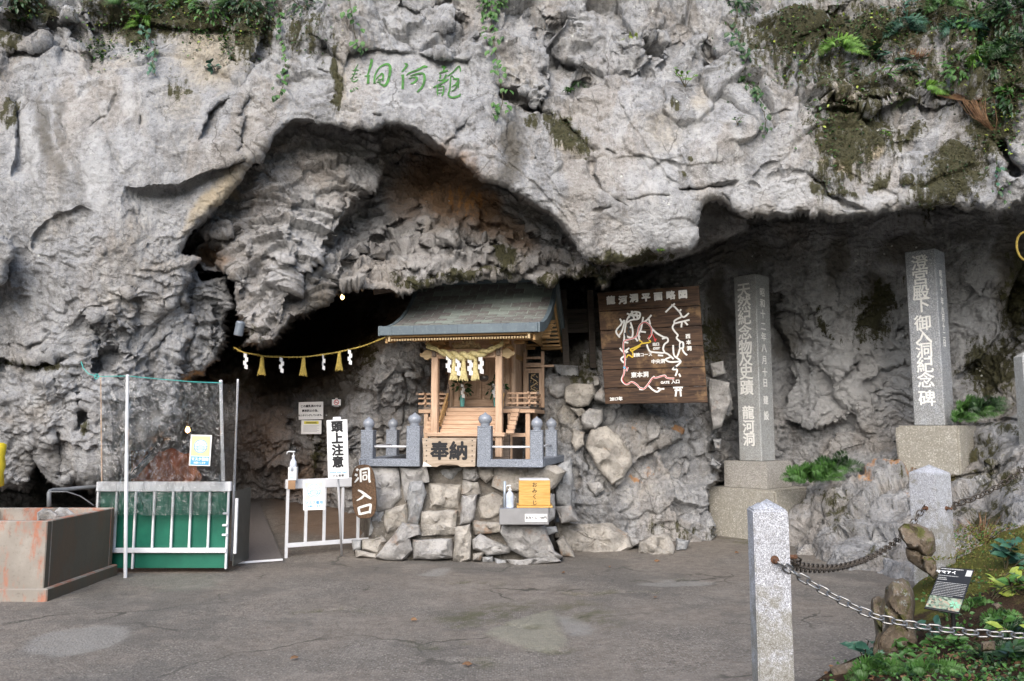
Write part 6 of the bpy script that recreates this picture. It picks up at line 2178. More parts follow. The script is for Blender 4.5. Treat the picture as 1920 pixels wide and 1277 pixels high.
def build_posters():
    # on the plastic film
    t, p, w, h = board_thing('mask_poster', 'blue and cream mask poster fixed to the clear film', 'poster', card([(358, 815), (397.5, 816), (357, 873)], 8.52), .003, M_PAPER)
    mb = MB()
    flat(mb, rect(0, h * .14, w * .88, h * .64))
    mb.build('cream_field', M_POSTYEL, t)
    mb = MB()
    flat(mb, rect(0, -h * .335, w * .88, h * .27))
    mb.build('blue_field', M_POSTBLUE, t)
    mb = MB()
    flat(mb, circle(0, h * .13, w * .30, 28), .0016, .0004)
    mb.build('face', M_PAPER, t)
    mb = MB()
    face_icon(mb, 0, h * .13, w * .30)
    o = mb.build('face_lines', M_POSTBLUE, t)
    o['kind'] = 'stuff'
    o.location.z = .0012
    text('マスク着用', w * .165, M_PAPER, 'lettering', t, (0, -h * .29, .002), (0, 0, 0), .0003, .002)
    text('お願いします', w * .095, M_PAPER, 'lettering', t, (0, -h * .405, .002), (0, 0, 0), .0003, .001)
    # on the railing
    t, p, w, h = board_thing('mask_poster', 'pale mask poster taped to the top bar of the railing', 'poster', card([(568, 901), (609, 899.5), (569, 957)], 9.13), .003, M_PAPER)
    mb = MB()
    flat(mb, rect(0, h * .13, w * .80, h * .58))
    mb.build('cream_field', simple('pale_cream', (.72, .70, .55), .6), t)
    mb = MB()
    flat(mb, circle(0, h * .15, w * .29, 28), .0016, .0004)
    mb.build('face', M_PAPER, t)
    mb = MB()
    face_icon(mb, 0, h * .15, w * .29)
    for a, b in (((-.41, .44), (.41, .44)), ((-.41, .44), (-.41, -.44)), ((.41, .44), (.41, -.2))):
        add_ribbon(mb, [(a[0] * w, a[1] * h), (b[0] * w, b[1] * h)], w * .02, lambda x, y, d: (x, y, .001 + d), .0006)
    o = mb.build('face_lines', simple('pale_blue_ink', (.22, .52, .72), .6), t)
    o['kind'] = 'stuff'
    o.location.z = .0012
    text('マスク着用', w * .165, M_POSTBLUE, 'lettering', t, (0, -h * .26, .002), (0, 0, 0), .0003, .001)
    text('お願いします', w * .10, M_POSTBLUE, 'lettering', t, (0, -h * .38, .002), (0, 0, 0), .0003, .0006)


build_posters()


def build_railing():
    A, B = PG(536, 1049), PG(698, 1036)
    t = thing('railing', 'low aluminium railing closing the passage beside the platform', 'railing', A)
    d = (B - A)
    L = d.length
    ux = d.normalized()
    t.rotation_euler = (0, 0, math.atan2(d.y, d.x))
    ztop = P(536, 899, A.y).z
    mb = MB()
    mb.box((L * .40, 0, ztop - .055), (L * .86, .06, .11), ch=.006)
    mb.build('top_rail', M_STEEL, t)
    mb = MB()
    mb.box((L / 2, 0, .16), (L, .04, .05), ch=.004)
    mb.build('bottom_rail', M_STEEL, t)
    for k, s in enumerate((0, .21, .42, .63, .82, 1.0)):
        mb = MB()
        lo = 0 if s in (0, 1.0) else .185
        hi = ztop - .11 if s < .85 else ztop - .13
        mb.box((L * s, 0, (lo + hi) / 2), (.034, .034, hi - lo), ch=.004)
        mb.build('baluster', M_STEEL, t)
    # sanitiser bottle in a cardboard holder
    p = P(549, 900, A.y - .09)
    b = thing('sanitiser_bottle', 'white pump bottle in a paper sleeve on the railing', 'pump bottle', p)
    mb = MB()
    mb.box((0, 0, .075), (.10, .07, .155), ch=.006)
    mb.build('paper_sleeve', M_PAPER, b)
    mb = MB()
    mb.box((0, -.037, -.055), (.085, .006, .10), ch=.002)
    mb.build('cardboard_tab', M_CARD, b)
    mb = MB()
    mb.lathe([(.038, .10), (.040, .18), (.036, .215), (.02, .24), (.016, .255), (.016, .27)], n=16)
    mb.build('body', simple('milky_plastic', (.62, .66, .74), .3), b, smooth=True)
    mb = MB()
    mb.lathe([(.018, .265), (.018, .285), (.007, .288), (.007, .32), (.02, .322), (.02, .335), (.004, .338)], n=12)
    mb.tube([(0, 0, .328), (-.05, -.01, .332), (-.072, -.012, .325), (-.076, -.012, .30)], .008, 8)
    mb.build('pump', M_WHITE, b, smooth=True)
    mb = MB()
    mb.lathe([(.012, .338), (.018, .36), (.01, .38), (.001, .384)], (.012, .03, 0), n=10)
    mb.build('pump_lock', M_BLACK, b)
    for k, z in enumerate((.13, .115, .08, .065, .04, .03)):
        mb = MB()
        mb.box((-.008, -.0358, z), (.06 if k % 2 == 0 else .05, .001, .004))
        mb.build('print_line', M_POSTBLUE, b)


build_railing()


def build_signs():
    # tall white head-room sign on its own stand
    t, p, w, h = board_thing('head_room_sign', 'tall white sign with four black characters on a stand', 'sign', card([(612, 788), (651, 786.5), (616.5, 899)], [9.02, 9.02, 9.06]), .02, M_WHITE, ch=.004)
    for k, ch in enumerate('頭上注意'):
        text(ch, w * .56, M_INK, 'lettering', t, (.0, h * (.375 - .20 * k), .001), (0, 0, 0), .0008, .007)
    text('Watch your head', w * .115, M_POSTBLUE, 'lettering', t, (0, -h * .385, .001), (0, 0, 0), .0004, .0008)
    text('小心碰頭', w * .12, M_INK, 'lettering', t, (0, -h * .445, .001), (0, 0, 0), .0004, .001, spacing=1.3)
    a, b = P(631, 840, 9.09), PG(641, 1046)
    Rinv = t.rotation_euler.to_matrix().inverted()
    la, lb = Rinv @ (a - t.location), Rinv @ (b - t.location)
    mb = MB()
    mb.tube([la, lb], .014, 10)
    mb.build('stand_pole', M_STEEL, t, smooth=True)
    mb = MB()
    mb.box((0, h / 2 + .012, -.01), (.09, .04, .03), ch=.006)
    mb.build('clamp', M_STEEL, t)
    # oval wooden sign hung on the railing end
    c, R, w, h = card([(657, 873), (702, 870), (660, 974)], [9.35, 9.35, 9.38])
    t = thing('oval_sign', 'brown oval wooden sign with white brushed characters on the railing', 'sign', c, rot=R.to_euler())
    n = 44
    pts = []
    for k in range(n):
        a = 2 * math.pi * k / n
        ca, sa = math.cos(a), math.sin(a)
        e = 2 / 3.2
        pts.append((w / 2 * math.copysign(abs(ca) ** e, ca) * (1 - .03 * sa), h / 2 * math.copysign(abs(sa) ** e, sa)))
    mb = MB()
    mb.prism(pts, lambda a, b, d: (a, b, -.03 + d), .03)
    mb.build('board', W_OVAL, t, bevel=.005)
    S = w / 200.0                              # strokes traced on a 200 x 460 card
    V = lambda q: [((x - 100) * S, (230 - y) * S) for x, y in q]
    mbs = []
    strokes = {
        0: [([(48, 40), (62, 52)], 20), ([(34, 84), (54, 94)], 20), ([(28, 150), (50, 128), (62, 110)], [8, 18, 12]), ([(82, 46), (80, 150)], 17), ([(82, 48), (140, 42), (152, 50), (150, 130), (156, 158)], 17), ([(98, 76), (132, 72)], 13), ([(100, 98), (100, 134)], 12), ([(100, 98), (130, 96), (128, 130)], 12), ([(100, 132), (130, 130)], 12)],
        1: [([(52, 214), (84, 232), (112, 258), (158, 292)], [12, 20, 26, 14]), ([(108, 254), (78, 280), (36, 300)], [20, 18, 6])],
        2: [([(48, 356), (56, 418)], 19), ([(50, 360), (140, 340), (150, 352), (138, 410)], 19), ([(58, 412), (142, 398)], 18)]}
    for k, st in strokes.items():
        mb = MB()
        for q, wd in st:
            ww = [x * S for x in wd] if isinstance(wd, list) else wd * S
            add_ribbon(mb, V(q), ww, lambda a, b, d: (a, b, .001 + d), .0025)
        mb.build('character', M_WPAINT, t)
    mb = MB()
    mb.tube([(-.02, h / 2 - .03, .002), (-.03, h / 2 + .05, -.05), (.03, h / 2 + .05, -.05), (.02, h / 2 - .03, .002)], .004, 6)
    mb.build('hanging_cord', M_DARKMET, t)

    # notices on the cave wall
    def wall_depth(u, v):
        return cliff_at(u, v)[0].y
    d0 = min(wall_depth(u, v) for u in (560, 583, 606) for v in (754, 785, 813)) - .06
    t, p, w, h = board_thing('monitoring_notice', 'white notice with three black text lines on the cave wall', 'notice', card([(560, 754), (606, 753), (560, 787)], d0), .012, M_PAPER, ch=.002)
    for k, s in enumerate(('この鍾乳洞の中は', '事故防止の為、', 'モニタリングしています。')):
        text(s, w * (.105 if k < 2 else .085), M_INK, 'lettering', t, (0, h * (.25 - .26 * k), .001), (0, 0, 0), .0006, .0015)
    t, p, w, h = board_thing('small_notice', 'laminated notice with a yellow heading hung under the white notice', 'notice', card([(565, 788), (603, 788), (565, 814)], d0 + .01), .008, M_PAPER, ch=.002)
    mb = MB()
    flat(mb, rect(0, h * .33, w * .72, h * .2))
    mb.build('yellow_heading', M_HIYEL, t)
    for k, (yy, ww) in enumerate(((.36, .5), (.29, .56))):
        mb = MB()
        flat(mb, rect(0, h * yy, w * ww, h * .035), .002)
        mb.build('print_line', M_INK, t)
    for k in range(6):
        mb = MB()
        flat(mb, rect(-w * .05 * (k % 2), h * (.1 - .085 * k), w * (.78 - .1 * (k % 2)), h * .022))
        mb.build('print_line', simple('grey_print', (.3, .3, .31), .8) if k == 0 else bpy.data.materials['grey_print'], t)
    d1 = min(wall_depth(u, v) for u in (622, 640) for v in (746, 763)) - .04
    t, p, w, h = board_thing('no_smoking_sign', 'small black edged no smoking sign on the rock above the tall sign', 'sign', card([(622, 746), (640, 746), (622, 763)], d1), .01, M_BLACK)
    mb = MB()
    flat(mb, rect(0, 0, w * .92, h * .66))
    mb.build('white_field', M_PAPER, t)
    mb = MB()
    add_ribbon(mb, circle(0, 0, h * .25, 24) + [(h * .25, 0)], h * .07, lambda a, b, d: (a, b, .002 + d), .001)
    add_ribbon(mb, [(-h * .17, h * .17), (h * .17, -h * .17)], h * .06, lambda a, b, d: (a, b, .002 + d), .001)
    mb.build('red_ring', M_RED, t)
    mb = MB()
    flat(mb, rect(-h * .01, -h * .02, h * .3, h * .06), .0018, .0006)
    mb.build('cigarette', M_INK, t)
    text('禁煙', h * .13, M_PAPER, 'lettering', t, (0, h * .42, .001), (0, 0, 0), .0005, .0008)
    text('NO SMOKING', h * .09, M_PAPER, 'lettering', t, (0, -h * .42, .001), (0, 0, 0), .0005, .0005)


build_signs()


def build_fortune_stand():
    Y = 9.08
    a, b = P(936, 953, Y), P(1029, 953, Y)
    zt, zb = P(980, 953, Y).z, P(980, 984, Y).z
    O = Vector(((a.x + b.x) / 2, Y, zb))
    W = b.x - a.x
    H = zt - zb
    D = .42
    t = thing('steel_tray', 'brushed steel shelf box standing on the rocks with a price label', 'steel shelf', O)
    mb = MB()
    mb.box((0, D / 2, H / 2), (W, D, H), ch=.005)
    mb.build('box', M_STAIN, t)
    mb = MB()
    mb.box((.135, -.002, H * .42), (.25, .003, .085))
    lb = mb.build('price_label', M_PAPER, t)
    text('おみくじ  100円', .034, M_INK, 'lettering', lb, (.135, -.0045, H * .42), (math.pi / 2, 0, 0), .0004, .0012)
    # wooden fortune box
    x0, x1 = P(973, 950, Y + .05).x, P(1032, 950, Y + .05).x
    w = x1 - x0
    h = P(1000, 901, Y + .05).z - zt
    t = thing('fortune_box', 'yellow wooden box with vertical black lettering on the steel shelf', 'wooden box', ((x0 + x1) / 2, Y + .05, zt))
    mb = MB()
    mb.box((0, .16, .011), (w + .05, .345, .02), ch=.003)
    mb.build('foot_board', W_BOX, t)
    mb = MB()
    mb.box((0, .16, .023 + (h - .025) / 2), (w, .30, h - .025), ch=.004)
    bd = mb.build('body', W_BOX, t)
    mb = MB()
    mb.box((0, .16, h + .006), (w - .01, .28, .012), ch=.003)
    mb.build('lid', M_STEEL, t)
    for k, ch in enumerate('おみくじ'):
        text(ch, .06, M_INK, 'lettering', bd, (.0, .0085, h * (.83 - .22 * k)), (math.pi / 2, 0, 0), .0006, .0006)
    mb = MB()
    mb.box((0, .0095, h * .5), (w * .98, .0012, .004))
    mb.build('board_joint', W_GOLD, bd)
    # bottle and rod beside it
    p = P(956, 951, Y + .08)
    p.z = zt
    t = thing('sanitiser_bottle', 'clear pump bottle standing on the steel shelf beside the wooden box', 'pump bottle', p)
    mb = MB()
    mb.lathe([(.044, 0), (.046, .01), (.046, .13), (.038, .16), (.018, .18), (.016, .19)], n=18)
    mb.build('body', simple('pale_gel', (.52, .58, .68), .2), t, smooth=True)
    mb = MB()
    mb.lathe([(.019, .188), (.019, .208), (.006, .21), (.006, .235), (.016, .237), (.014, .252), (.003, .255)], n=12)
    mb.tube([(0, 0, .245), (-.03, -.01, .248), (-.04, -.012, .232)], .006, 8)
    mb.build('pump', M_WHITE, t, smooth=True)
    p = P(946, 951, Y + .2)
    p.z = zt
    mb = MB()
    mb.tube([(0, 0, 0), (.003, 0, .285)], .015, 10)
    tag(mb.build('upright_tube', simple('pale_blue_tube', (.40, .47, .55), .35, .3), loc=p, smooth=True), 'slim pale blue tube upright behind the clear bottle', 'tube')


build_fortune_stand()


# ------------------------------------------------------------------ plan of the cave on planks
def build_map():
    S, ox, oy = .2192, 1090, 510
    TL, TR, BL = P(1120, 548, 10.86), P(1310, 535, 10.40), P(1135, 758, 10.72)
    x = (TR - TL).normalized()
    dn = BL - TL
    n = x.cross(-dn).normalized()
    if n.y > 0:
        n = -n
    yup = n.cross(x).normalized()
    R = Matrix((x, yup, n)).transposed()
    O = (TR + BL) / 2
    t = thing('cave_map_board', 'dark plank board painted with a white and red cave plan', 'map board', O, rot=R.to_euler())
    Ri = R.inverted()

    def pl(u, v):
        """photograph point to board coordinates"""
        d = P(u, v, 10.0) - Vector((0, 0, EYE))
        o = Vector((0, 0, EYE))
        k = (O - o).dot(n) / d.dot(n)
        q = Ri @ (o + d * k - O)
        return (q.x, q.y)
    Zm = lambda q: pl(ox + q[0] * S, oy + q[1] * S)
    c = [pl(1120, 548), pl(1310, 535), pl(1327, 755), pl(1135, 758)]
    cut = [0, .175, .35, .52, .70, .86, 1.0]
    rr = random.Random(6)
    for i in range(6):
        a, b = cut[i] + .003, cut[i + 1] - .003
        L0, R0 = Vector(c[0]).lerp(Vector(c[3]), a), Vector(c[1]).lerp(Vector(c[2]), a)
        L1, R1 = Vector(c[0]).lerp(Vector(c[3]), b), Vector(c[1]).lerp(Vector(c[2]), b)
        mb = MB()
        dz = rr.uniform(-.004, .0)
        mb.prism([L0, R0, R1, L1], lambda p, q, d: (p, q, -.035 + d + dz), .035)
        mb.build('plank', W_DARKPL, t, bevel=.004)
    mb = MB()
    for f in (.15, .85):
        a, b = Vector(c[0]).lerp(Vector(c[1]), f), Vector(c[3]).lerp(Vector(c[2]), f)
        mb.prism([a + Vector((-.03, -.03)), a + Vector((.03, -.03)), b + Vector((.03, .03)), b + Vector((-.03, .03))], lambda p, q, d: (p, q, -.09 + d), .05)
    mb.build('batten', W_GREY, t).__setitem__('kind', 'stuff')
    k1 = (Vector(Zm((900, 600))) - Vector(Zm((800, 600)))).length / 100

    def lines(lst, w, mat, name, z):
        mb = MB()
        for q in lst:
            add_ribbon(mb, [Zm(p) for p in q], w * k1, lambda a, b, d: (a, b, z + d), .0012)
        o = mb.build(name, mat, t)
        o['kind'] = 'stuff'
    white = [[(720, 345), (760, 305), (800, 270)], [(770, 280), (800, 300), (845, 350), (855, 375)], [(835, 340), (855, 320)], [(855, 375), (880, 385), (920, 352)], [(855, 385), (800, 415), (795, 440), (780, 475), (800, 510), (825, 540), (815, 565), (845, 595), (870, 605), (870, 650), (845, 655), (830, 700), (810, 730), (790, 700), (785, 625)],
             [(800, 440), (860, 425), (925, 410)], [(880, 420), (910, 455)], [(860, 430), (855, 475)], [(865, 660), (880, 690), (905, 712)], [(810, 730), (850, 765), (820, 800), (780, 832), (820, 838), (805, 890)], [(850, 765), (760, 770), (720, 750), (745, 735), (770, 725)], [(835, 870), (848, 897)], [(845, 600), (842, 650)],
             [(600, 480), (640, 520), (700, 555), (735, 565), (740, 595), (710, 620), (700, 660), (710, 690), (660, 690), (590, 680), (570, 650), (560, 620)], [(710, 690), (745, 705), (790, 745)], [(655, 712), (700, 716)], [(735, 560), (690, 572)],
             [(365, 590), (375, 480), (395, 400), (440, 345), (500, 350), (490, 400), (430, 410), (380, 440)], [(330, 400), (345, 440), (305, 490), (300, 520), (330, 560)], [(345, 440), (370, 415), (350, 500), (322, 545)], [(375, 545), (430, 560), (440, 500), (420, 430)], [(400, 480), (432, 470)], [(390, 355), (440, 372), (500, 372)], [(430, 332), (452, 400)], [(470, 340), (482, 402)], [(405, 390), (470, 360)],
             [(500, 590), (490, 540), (510, 490), (520, 440), (530, 385)], [(515, 440), (560, 412), (600, 368)], [(575, 388), (590, 450)], [(500, 560), (482, 520)], [(510, 510), (552, 515)], [(460, 560), (482, 592)], [(365, 600), (402, 606)], [(330, 650), (360, 682), (410, 650)], [(378, 690), (400, 680)], [(365, 720), (340, 745), (365, 775), (378, 740)], [(575, 972), (612, 1008), (650, 1025), (682, 1002), (710, 1000)], [(650, 990), (690, 1005)],
             [(795, 912), (730, 905), (712, 885), (640, 905), (610, 905), (575, 955), (535, 1000), (495, 1002)], [(535, 1000), (500, 990), (475, 965), (440, 942), (420, 945), (385, 962), (345, 925), (365, 870), (370, 800)], [(372, 800), (372, 720), (362, 680), (362, 600), (390, 582), (460, 560), (480, 530), (490, 480), (510, 445), (545, 428), (580, 450), (602, 490), (597, 540), (570, 575)], [(385, 850), (398, 815)], [(620, 905), (622, 890)], [(785, 990), (868, 988)], [(797, 1012), (860, 1010)], [(815, 992), (806, 1065)], [(845, 992), (852, 1065)]]
    lines(white, 15, M_WPAINT, 'white_plan_line', .001)
    inner = [[(315, 500), (340, 470)], [(375, 520), (385, 560)], [(400, 450), (412, 500)], [(395, 500), (420, 540)], [(855, 615), (855, 645)], [(805, 805), (800, 828)], [(425, 380), (425, 405)]]
    lines(inner, 18, M_BLACK, 'dark_infill', .0024)
    red = [[(795, 912), (730, 905), (712, 887), (640, 905), (610, 909), (575, 957), (535, 1000), (500, 990), (475, 965), (440, 942), (420, 947), (385, 960), (352, 922), (365, 870), (370, 800), (372, 720), (362, 680), (362, 602), (390, 582), (460, 560), (480, 530), (490, 480), (510, 447), (545, 430), (580, 452), (600, 492), (596, 540), (570, 575)], [(608, 530), (622, 560), (636, 582)], [(385, 850), (396, 820), (378, 812)], [(575, 560), (598, 530)]]
    lines(red, 7, M_RED, 'red_route_line', .0028)
    yel = [[(385, 735), (405, 710), (440, 730), (440, 690), (420, 665), (450, 650), (500, 625), (520, 602), (495, 585)], [(520, 612), (590, 600), (580, 582)], [(430, 680), (470, 655), (505, 632)]]
    lines(yel, 12, M_YELLOW, 'yellow_route_line', .0034)
    mb = MB()
    mb.prism([Zm((618, 572)), Zm((646, 572)), Zm((632, 600))], lambda a, b, d: (a, b, .003 + d), .0012)
    mb.build('red_arrow', M_RED, t)
    mb = MB()
    cc = Zm((369, 818))
    mb.prism(circle(cc[0], cc[1], 11 * k1, 14), lambda a, b, d: (a, b, .0036 + d), .0012)
    mb.build('blue_dot', M_CYAN, t)
    # painted words, one mesh for each place name
    tilt = math.atan2(*(Vector(Zm((868, 195))) - Vector(Zm((250, 250)))).yx)
    for ch, px, py in zip('龍河洞平面略図', (252, 355, 450, 553, 657, 764, 868), (246, 244, 228, 221, 213, 204, 196)):
        q = Zm((px, py))
        text(ch, 78 * k1, M_WPAINT, 'lettering', t, (q[0], q[1], .0015), (0, 0, tilt), .0006, .0075)
    for s, px, py, sz in (('冒険コース', 520, 710, 36), ('中央洞', 657, 767, 40), ('東本洞', 500, 882, 52), ('GATE', 716, 946, 30), ('入口', 806, 940, 36), ('出口', 638, 620, 30), ('EXIT', 643, 655, 28), ('2017年', 298, 1088, 38)):
        q = Zm((px, py))
        text(s, sz * k1, M_WPAINT, 'lettering', t, (q[0], q[1], .0015), (0, 0, tilt * .5), .0006, .0028)
    for ch, px, py in zip('西本洞', (912, 918, 923), (552, 604, 656)):
        q = Zm((px, py))
        text(ch, 42 * k1, M_WPAINT, 'lettering', t, (q[0], q[1], .0015), (0, 0, tilt * .5), .0006, .003)


build_map()


# ------------------------------------------------------------------ carved name over the arch
def build_inscription():
    S, ox, oy = .1875, 600, 60
    Y0 = lambda u, v: PLQ[0] + (u - 765) * PLQ[1] + (v - 150) * PLQ[2]
    F = lambda q: (ox + q[0] * S, oy + q[1] * S)
    chars = {
        'dragon': [([(1215, 345), (1240, 350), (1262, 352)], [16, 24, 12]), ([(1240, 350), (1232, 395), (1190, 410)], [14, 16, 6]), ([(1190, 412), (1240, 395), (1280, 385)], [8, 20, 10]), ([(1205, 425), (1200, 460)], [16, 14]), ([(1262, 425), (1240, 470), (1215, 480)], [22, 16, 8]), ([(1180, 480), (1260, 480), (1285, 470)], [8, 14, 8]),
                   ([(1270, 480), (1200, 520), (1130, 555)], [16, 18, 10]), ([(1175, 545), (1172, 600), (1180, 640)], [14, 14, 6]), ([(1175, 550), (1235, 545), (1230, 610), (1215, 640)], [10, 14, 18, 6]), ([(1180, 580), (1225, 575)], 8), ([(1180, 610), (1220, 604)], 8),
                   ([(1275, 440), (1330, 400), (1385, 345), (1400, 360), (1405, 395)], [10, 14, 18, 16, 10]), ([(1350, 470), (1310, 440), (1300, 560), (1285, 630), (1330, 655), (1395, 635), (1400, 615)], [10, 12, 16, 18, 18, 22, 8]), ([(1330, 470), (1385, 470), (1360, 520), (1320, 545)], [10, 22, 18, 8]), ([(1340, 540), (1385, 510), (1350, 570), (1315, 590)], [8, 20, 16, 8]), ([(1390, 500), (1385, 560)], [10, 8])],
        'river': [([(845, 315), (870, 330), (830, 385), (815, 400)], [10, 26, 16, 6]), ([(825, 425), (830, 480), (825, 570)], [30, 24, 24]), ([(865, 435), (890, 410), (980, 375), (1040, 345), (1075, 350)], [10, 14, 18, 26, 14]), ([(900, 440), (980, 415), (1035, 420), (1045, 480), (1020, 550), (970, 600)], [10, 18, 24, 26, 22, 14]), ([(885, 465), (950, 450), (970, 465), (940, 505), (905, 515)], [8, 14, 22, 18, 8])],
        'cave': [([(510, 272), (515, 300), (480, 420), (475, 440)], [24, 28, 16, 10]), ([(445, 440), (500, 438)], [8, 12]), ([(485, 430), (480, 515)], [20, 28]), ([(545, 515), (550, 430), (600, 350), (670, 320), (700, 350), (695, 430), (670, 510), (640, 535), (590, 510)], [26, 14, 14, 22, 30, 28, 28, 24, 8]), ([(560, 470), (590, 440), (620, 415), (632, 440), (625, 490)], [8, 12, 18, 22, 12]), ([(580, 480), (632, 468)], [10, 14]), ([(565, 500), (610, 495)], 9)],
        'signature': [([(380, 325), (345, 380)], [10, 6]), ([(325, 385), (385, 380)], [6, 10]), ([(360, 360), (335, 440), (300, 470)], [8, 8, 4]), ([(320, 420), (375, 415)], 7), ([(330, 440), (320, 490), (360, 490), (380, 470)], [8, 8, 10, 6]), ([(345, 455), (370, 450)], 6), ([(395, 420), (410, 425)], 9), ([(310, 575), (305, 595), (330, 585)], [8, 10, 6]), ([(335, 560), (342, 585)], 8), ([(355, 555), (380, 570)], [8, 10])],
    }
    for nm, st in chars.items():
        mb = MB()
        for q, wd in st:
            add_ribbon(mb, [F(p) for p in q], [w * S for w in wd] if isinstance(wd, list) else wd * S, lambda a, b, d: P(a, b, Y0(a, b) - .012 + d), .03)
        o = mb.build('carved_character', M_GREENP, CLIFF)
        o['label'] = 'green painted carved brush character' if nm != 'signature' else 'small green carved signature'


build_inscription()


# ------------------------------------------------------------------ lamps seen in the cave
W_SHELTER = wood_mat('dark_brown_wood', (.022, .017, .013), (.055, .042, .032))  # very dark brown wood for the lean-to


def build_lamps():
    M = Mat('lamp_glow')
    e = M.n('ShaderNodeEmission')
    e.inputs[0].default_value = (1, .55, .18, 1)
    e.inputs[1].default_value = 8
    M.nt.links.new(e.outputs[0], M.out.inputs[0])

    def lamp(u, v, Y, lab, energy, col, r=.03):
        p = P(u, v, Y)
        t = thing('cave_lamp', lab, 'lamp', p, group='lamps in the cave')
        mb = MB()
        mb.lathe([(.002, -.04), (.025, -.02), (.028, 0), (.018, .025), (.012, .04)], n=12)
        mb.build('bulb', M.m, t, smooth=True)
        mb = MB()
        mb.lathe([(.016, .038), (.018, .08), (.006, .085), (.004, .2)], n=10)
        mb.build('socket', M_DARKMET, t)
        ld = bpy.data.lights.new('cave_lamp_light', 'POINT')
        ld.energy = energy
        ld.color = col
        ld.shadow_soft_size = r
        lo = bpy.data.objects.new('cave_lamp_light', ld)
        COL.objects.link(lo)
        lo.parent = t
        lo.location = (0, -.06, -.06)
    lamp(642, 557, 11.6, 'tiny lit bulb under the dark cave roof left of the shrine', 1.2, (1, .62, .3))
    lamp(352, 806, 9.95, 'small orange lamp behind the plastic film above the orange sheet', 3.5, (1, .42, .08))
    # spotlight tucked in the rock fold
    p, n = cliff_at(448, 616, .05)
    p = P(449, 616, 9.28)
    t = thing('spotlight', 'small grey cylindrical spotlight tucked under the rock nodules', 'spotlight', p, rot=(math.radians(8), math.radians(12), 0))
    mb = MB()
    mb.lathe([(.045, -.085), (.052, -.08), (.052, .07), (.044, .085), (.01, .09)], n=18)
    mb.build('housing', simple('blue_grey_metal', (.20, .23, .27), .45, .3), t)
    mb = MB()
    mb.tube([(0, 0, .08), (.02, .05, .13), (.02, .18, .15)], .01, 8)
    mb.build('bracket', M_DARKMET, t)
    # orange sheet hung behind the rock column
    mb = MB()
    W, Hh = 26, 14
    o0 = P(250, 842, 10.35)
    for j in range(Hh + 1):
        for i in range(W + 1):
            u, v = 246 + (128 + 5 * math.sin(j * .9)) * i / W, 842 + 72 * j / Hh + 4 * math.sin(i * .7) + 10 * (i / W) ** 3
            y = 10.35 + .25 * i / W + .05 * math.sin(i * .9 + j * .3) + .03 * math.sin(i * 2.1 - j * .7)
            mb.v.append(tuple(P(u, v, y) - o0))
    mb.f = [(j * (W + 1) + i, (j + 1) * (W + 1) + i, (j + 1) * (W + 1) + i + 1, j * (W + 1) + i + 1) for j in range(Hh) for i in range(W)]
    mb.mi = [0] * len(mb.f)
    tag(mb.build('hung_sheet', simple('orange_sheet', (.26, .085, .018), .6, 0, .55, 2.2), loc=o0, smooth=True), 'orange sheet hung behind the film under the rock column', 'hung_sheet')
    # dark brace and shelf seen through the film
    a, b = P(312, 822, 9.6), P(246, 896, 9.7)
    mb = MB()
    mb.bar((0, 0, 0), tuple(b - a), .04, .15, up=(0, 1, 0), ch=.004)
    tag(mb.build('brace_board', M_BLACK, loc=a), 'dark slanting board behind the film beside the orange glow', 'board')
    a, b = P(700, 546, 10.7), P(760, 536, 10.9)
    mb = MB()
    mb.bar((0, 0, 0), tuple(b - a), .03, .10, ch=.004)
    tag(mb.build('ceiling_board', W_GREY, loc=a), 'brown board under the rock ceiling left of the shrine roof', 'board')
    # timber shelter behind the shrine
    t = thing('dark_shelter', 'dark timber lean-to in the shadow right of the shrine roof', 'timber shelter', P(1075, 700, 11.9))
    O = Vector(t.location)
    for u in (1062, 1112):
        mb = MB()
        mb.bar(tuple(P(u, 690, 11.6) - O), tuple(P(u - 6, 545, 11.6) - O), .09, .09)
        mb.build('post', W_SHELTER, t)
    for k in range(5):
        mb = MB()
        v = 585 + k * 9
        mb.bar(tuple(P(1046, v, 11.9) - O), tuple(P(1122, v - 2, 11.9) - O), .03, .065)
        mb.build('plank', W_SHELTER, t)
    # matting on the ramp into the passage
    pts = [(436, 1058), (530, 1051), (512, 1010), (486, 945), (440, 945)]
    mb = MB()
    w = []
    for u, v in pts:
        best = None
        for y in np.arange(8.0, 13.5, .01):
            q = P(u, v, y)
            if q.z <= float(ground_z(q.x, q.y)) + .02:
                best = q
                break
        w.append(best or PG(u, v))
    o = w[0].copy()
    n = len(w)
    mb.add([p - o + Vector((0, 0, .018)) for p in w] + [p - o - Vector((0, 0, .05)) for p in w], [tuple(range(n)), tuple(range(2 * n - 1, n - 1, -1))] + [(k, n + k, n + (k + 1) % n, (k + 1) % n) for k in range(n)])
    M2 = Mat('grey_matting')
    m2 = M2.done(M2.mix(M2.noise(40, 3), (.10, .09, .085), (.17, .155, .145)), .8, M2.bump(M2.voronoi(60), .4, .006))
    mt = mb.build('mat', m2, loc=o)
    tag(mt, 'grey brown matting on the ramp into the dark passage', 'mat')
    mb = MB()
    mb.bar((0, 0, .012), tuple(w[1] - w[0] + Vector((0, 0, .012))), .03, .02)
    tag(mb.build('threshold_strip', M_STEEL, loc=w[0]), 'thin metal strip edging the foot of the ramp mat', 'metal strip')
    # things at the very edge of the picture
    p = P(-8, 872, 8.0)
    t = thing('yellow_barrel', 'bright yellow plastic drum cut off by the left edge', 'drum', p)
    mb = MB()
    mb.lathe([(.05, -.22), (.085, -.20), (.075, -.08), (.088, 0), (.075, .08), (.085, .20), (.05, .22)], n=18)
    mb.build('drum', simple('yellow_plastic', (.62, .48, .02), .4), t, smooth=True)
    mb = MB()
    c = P(1924, 462, 9.0)
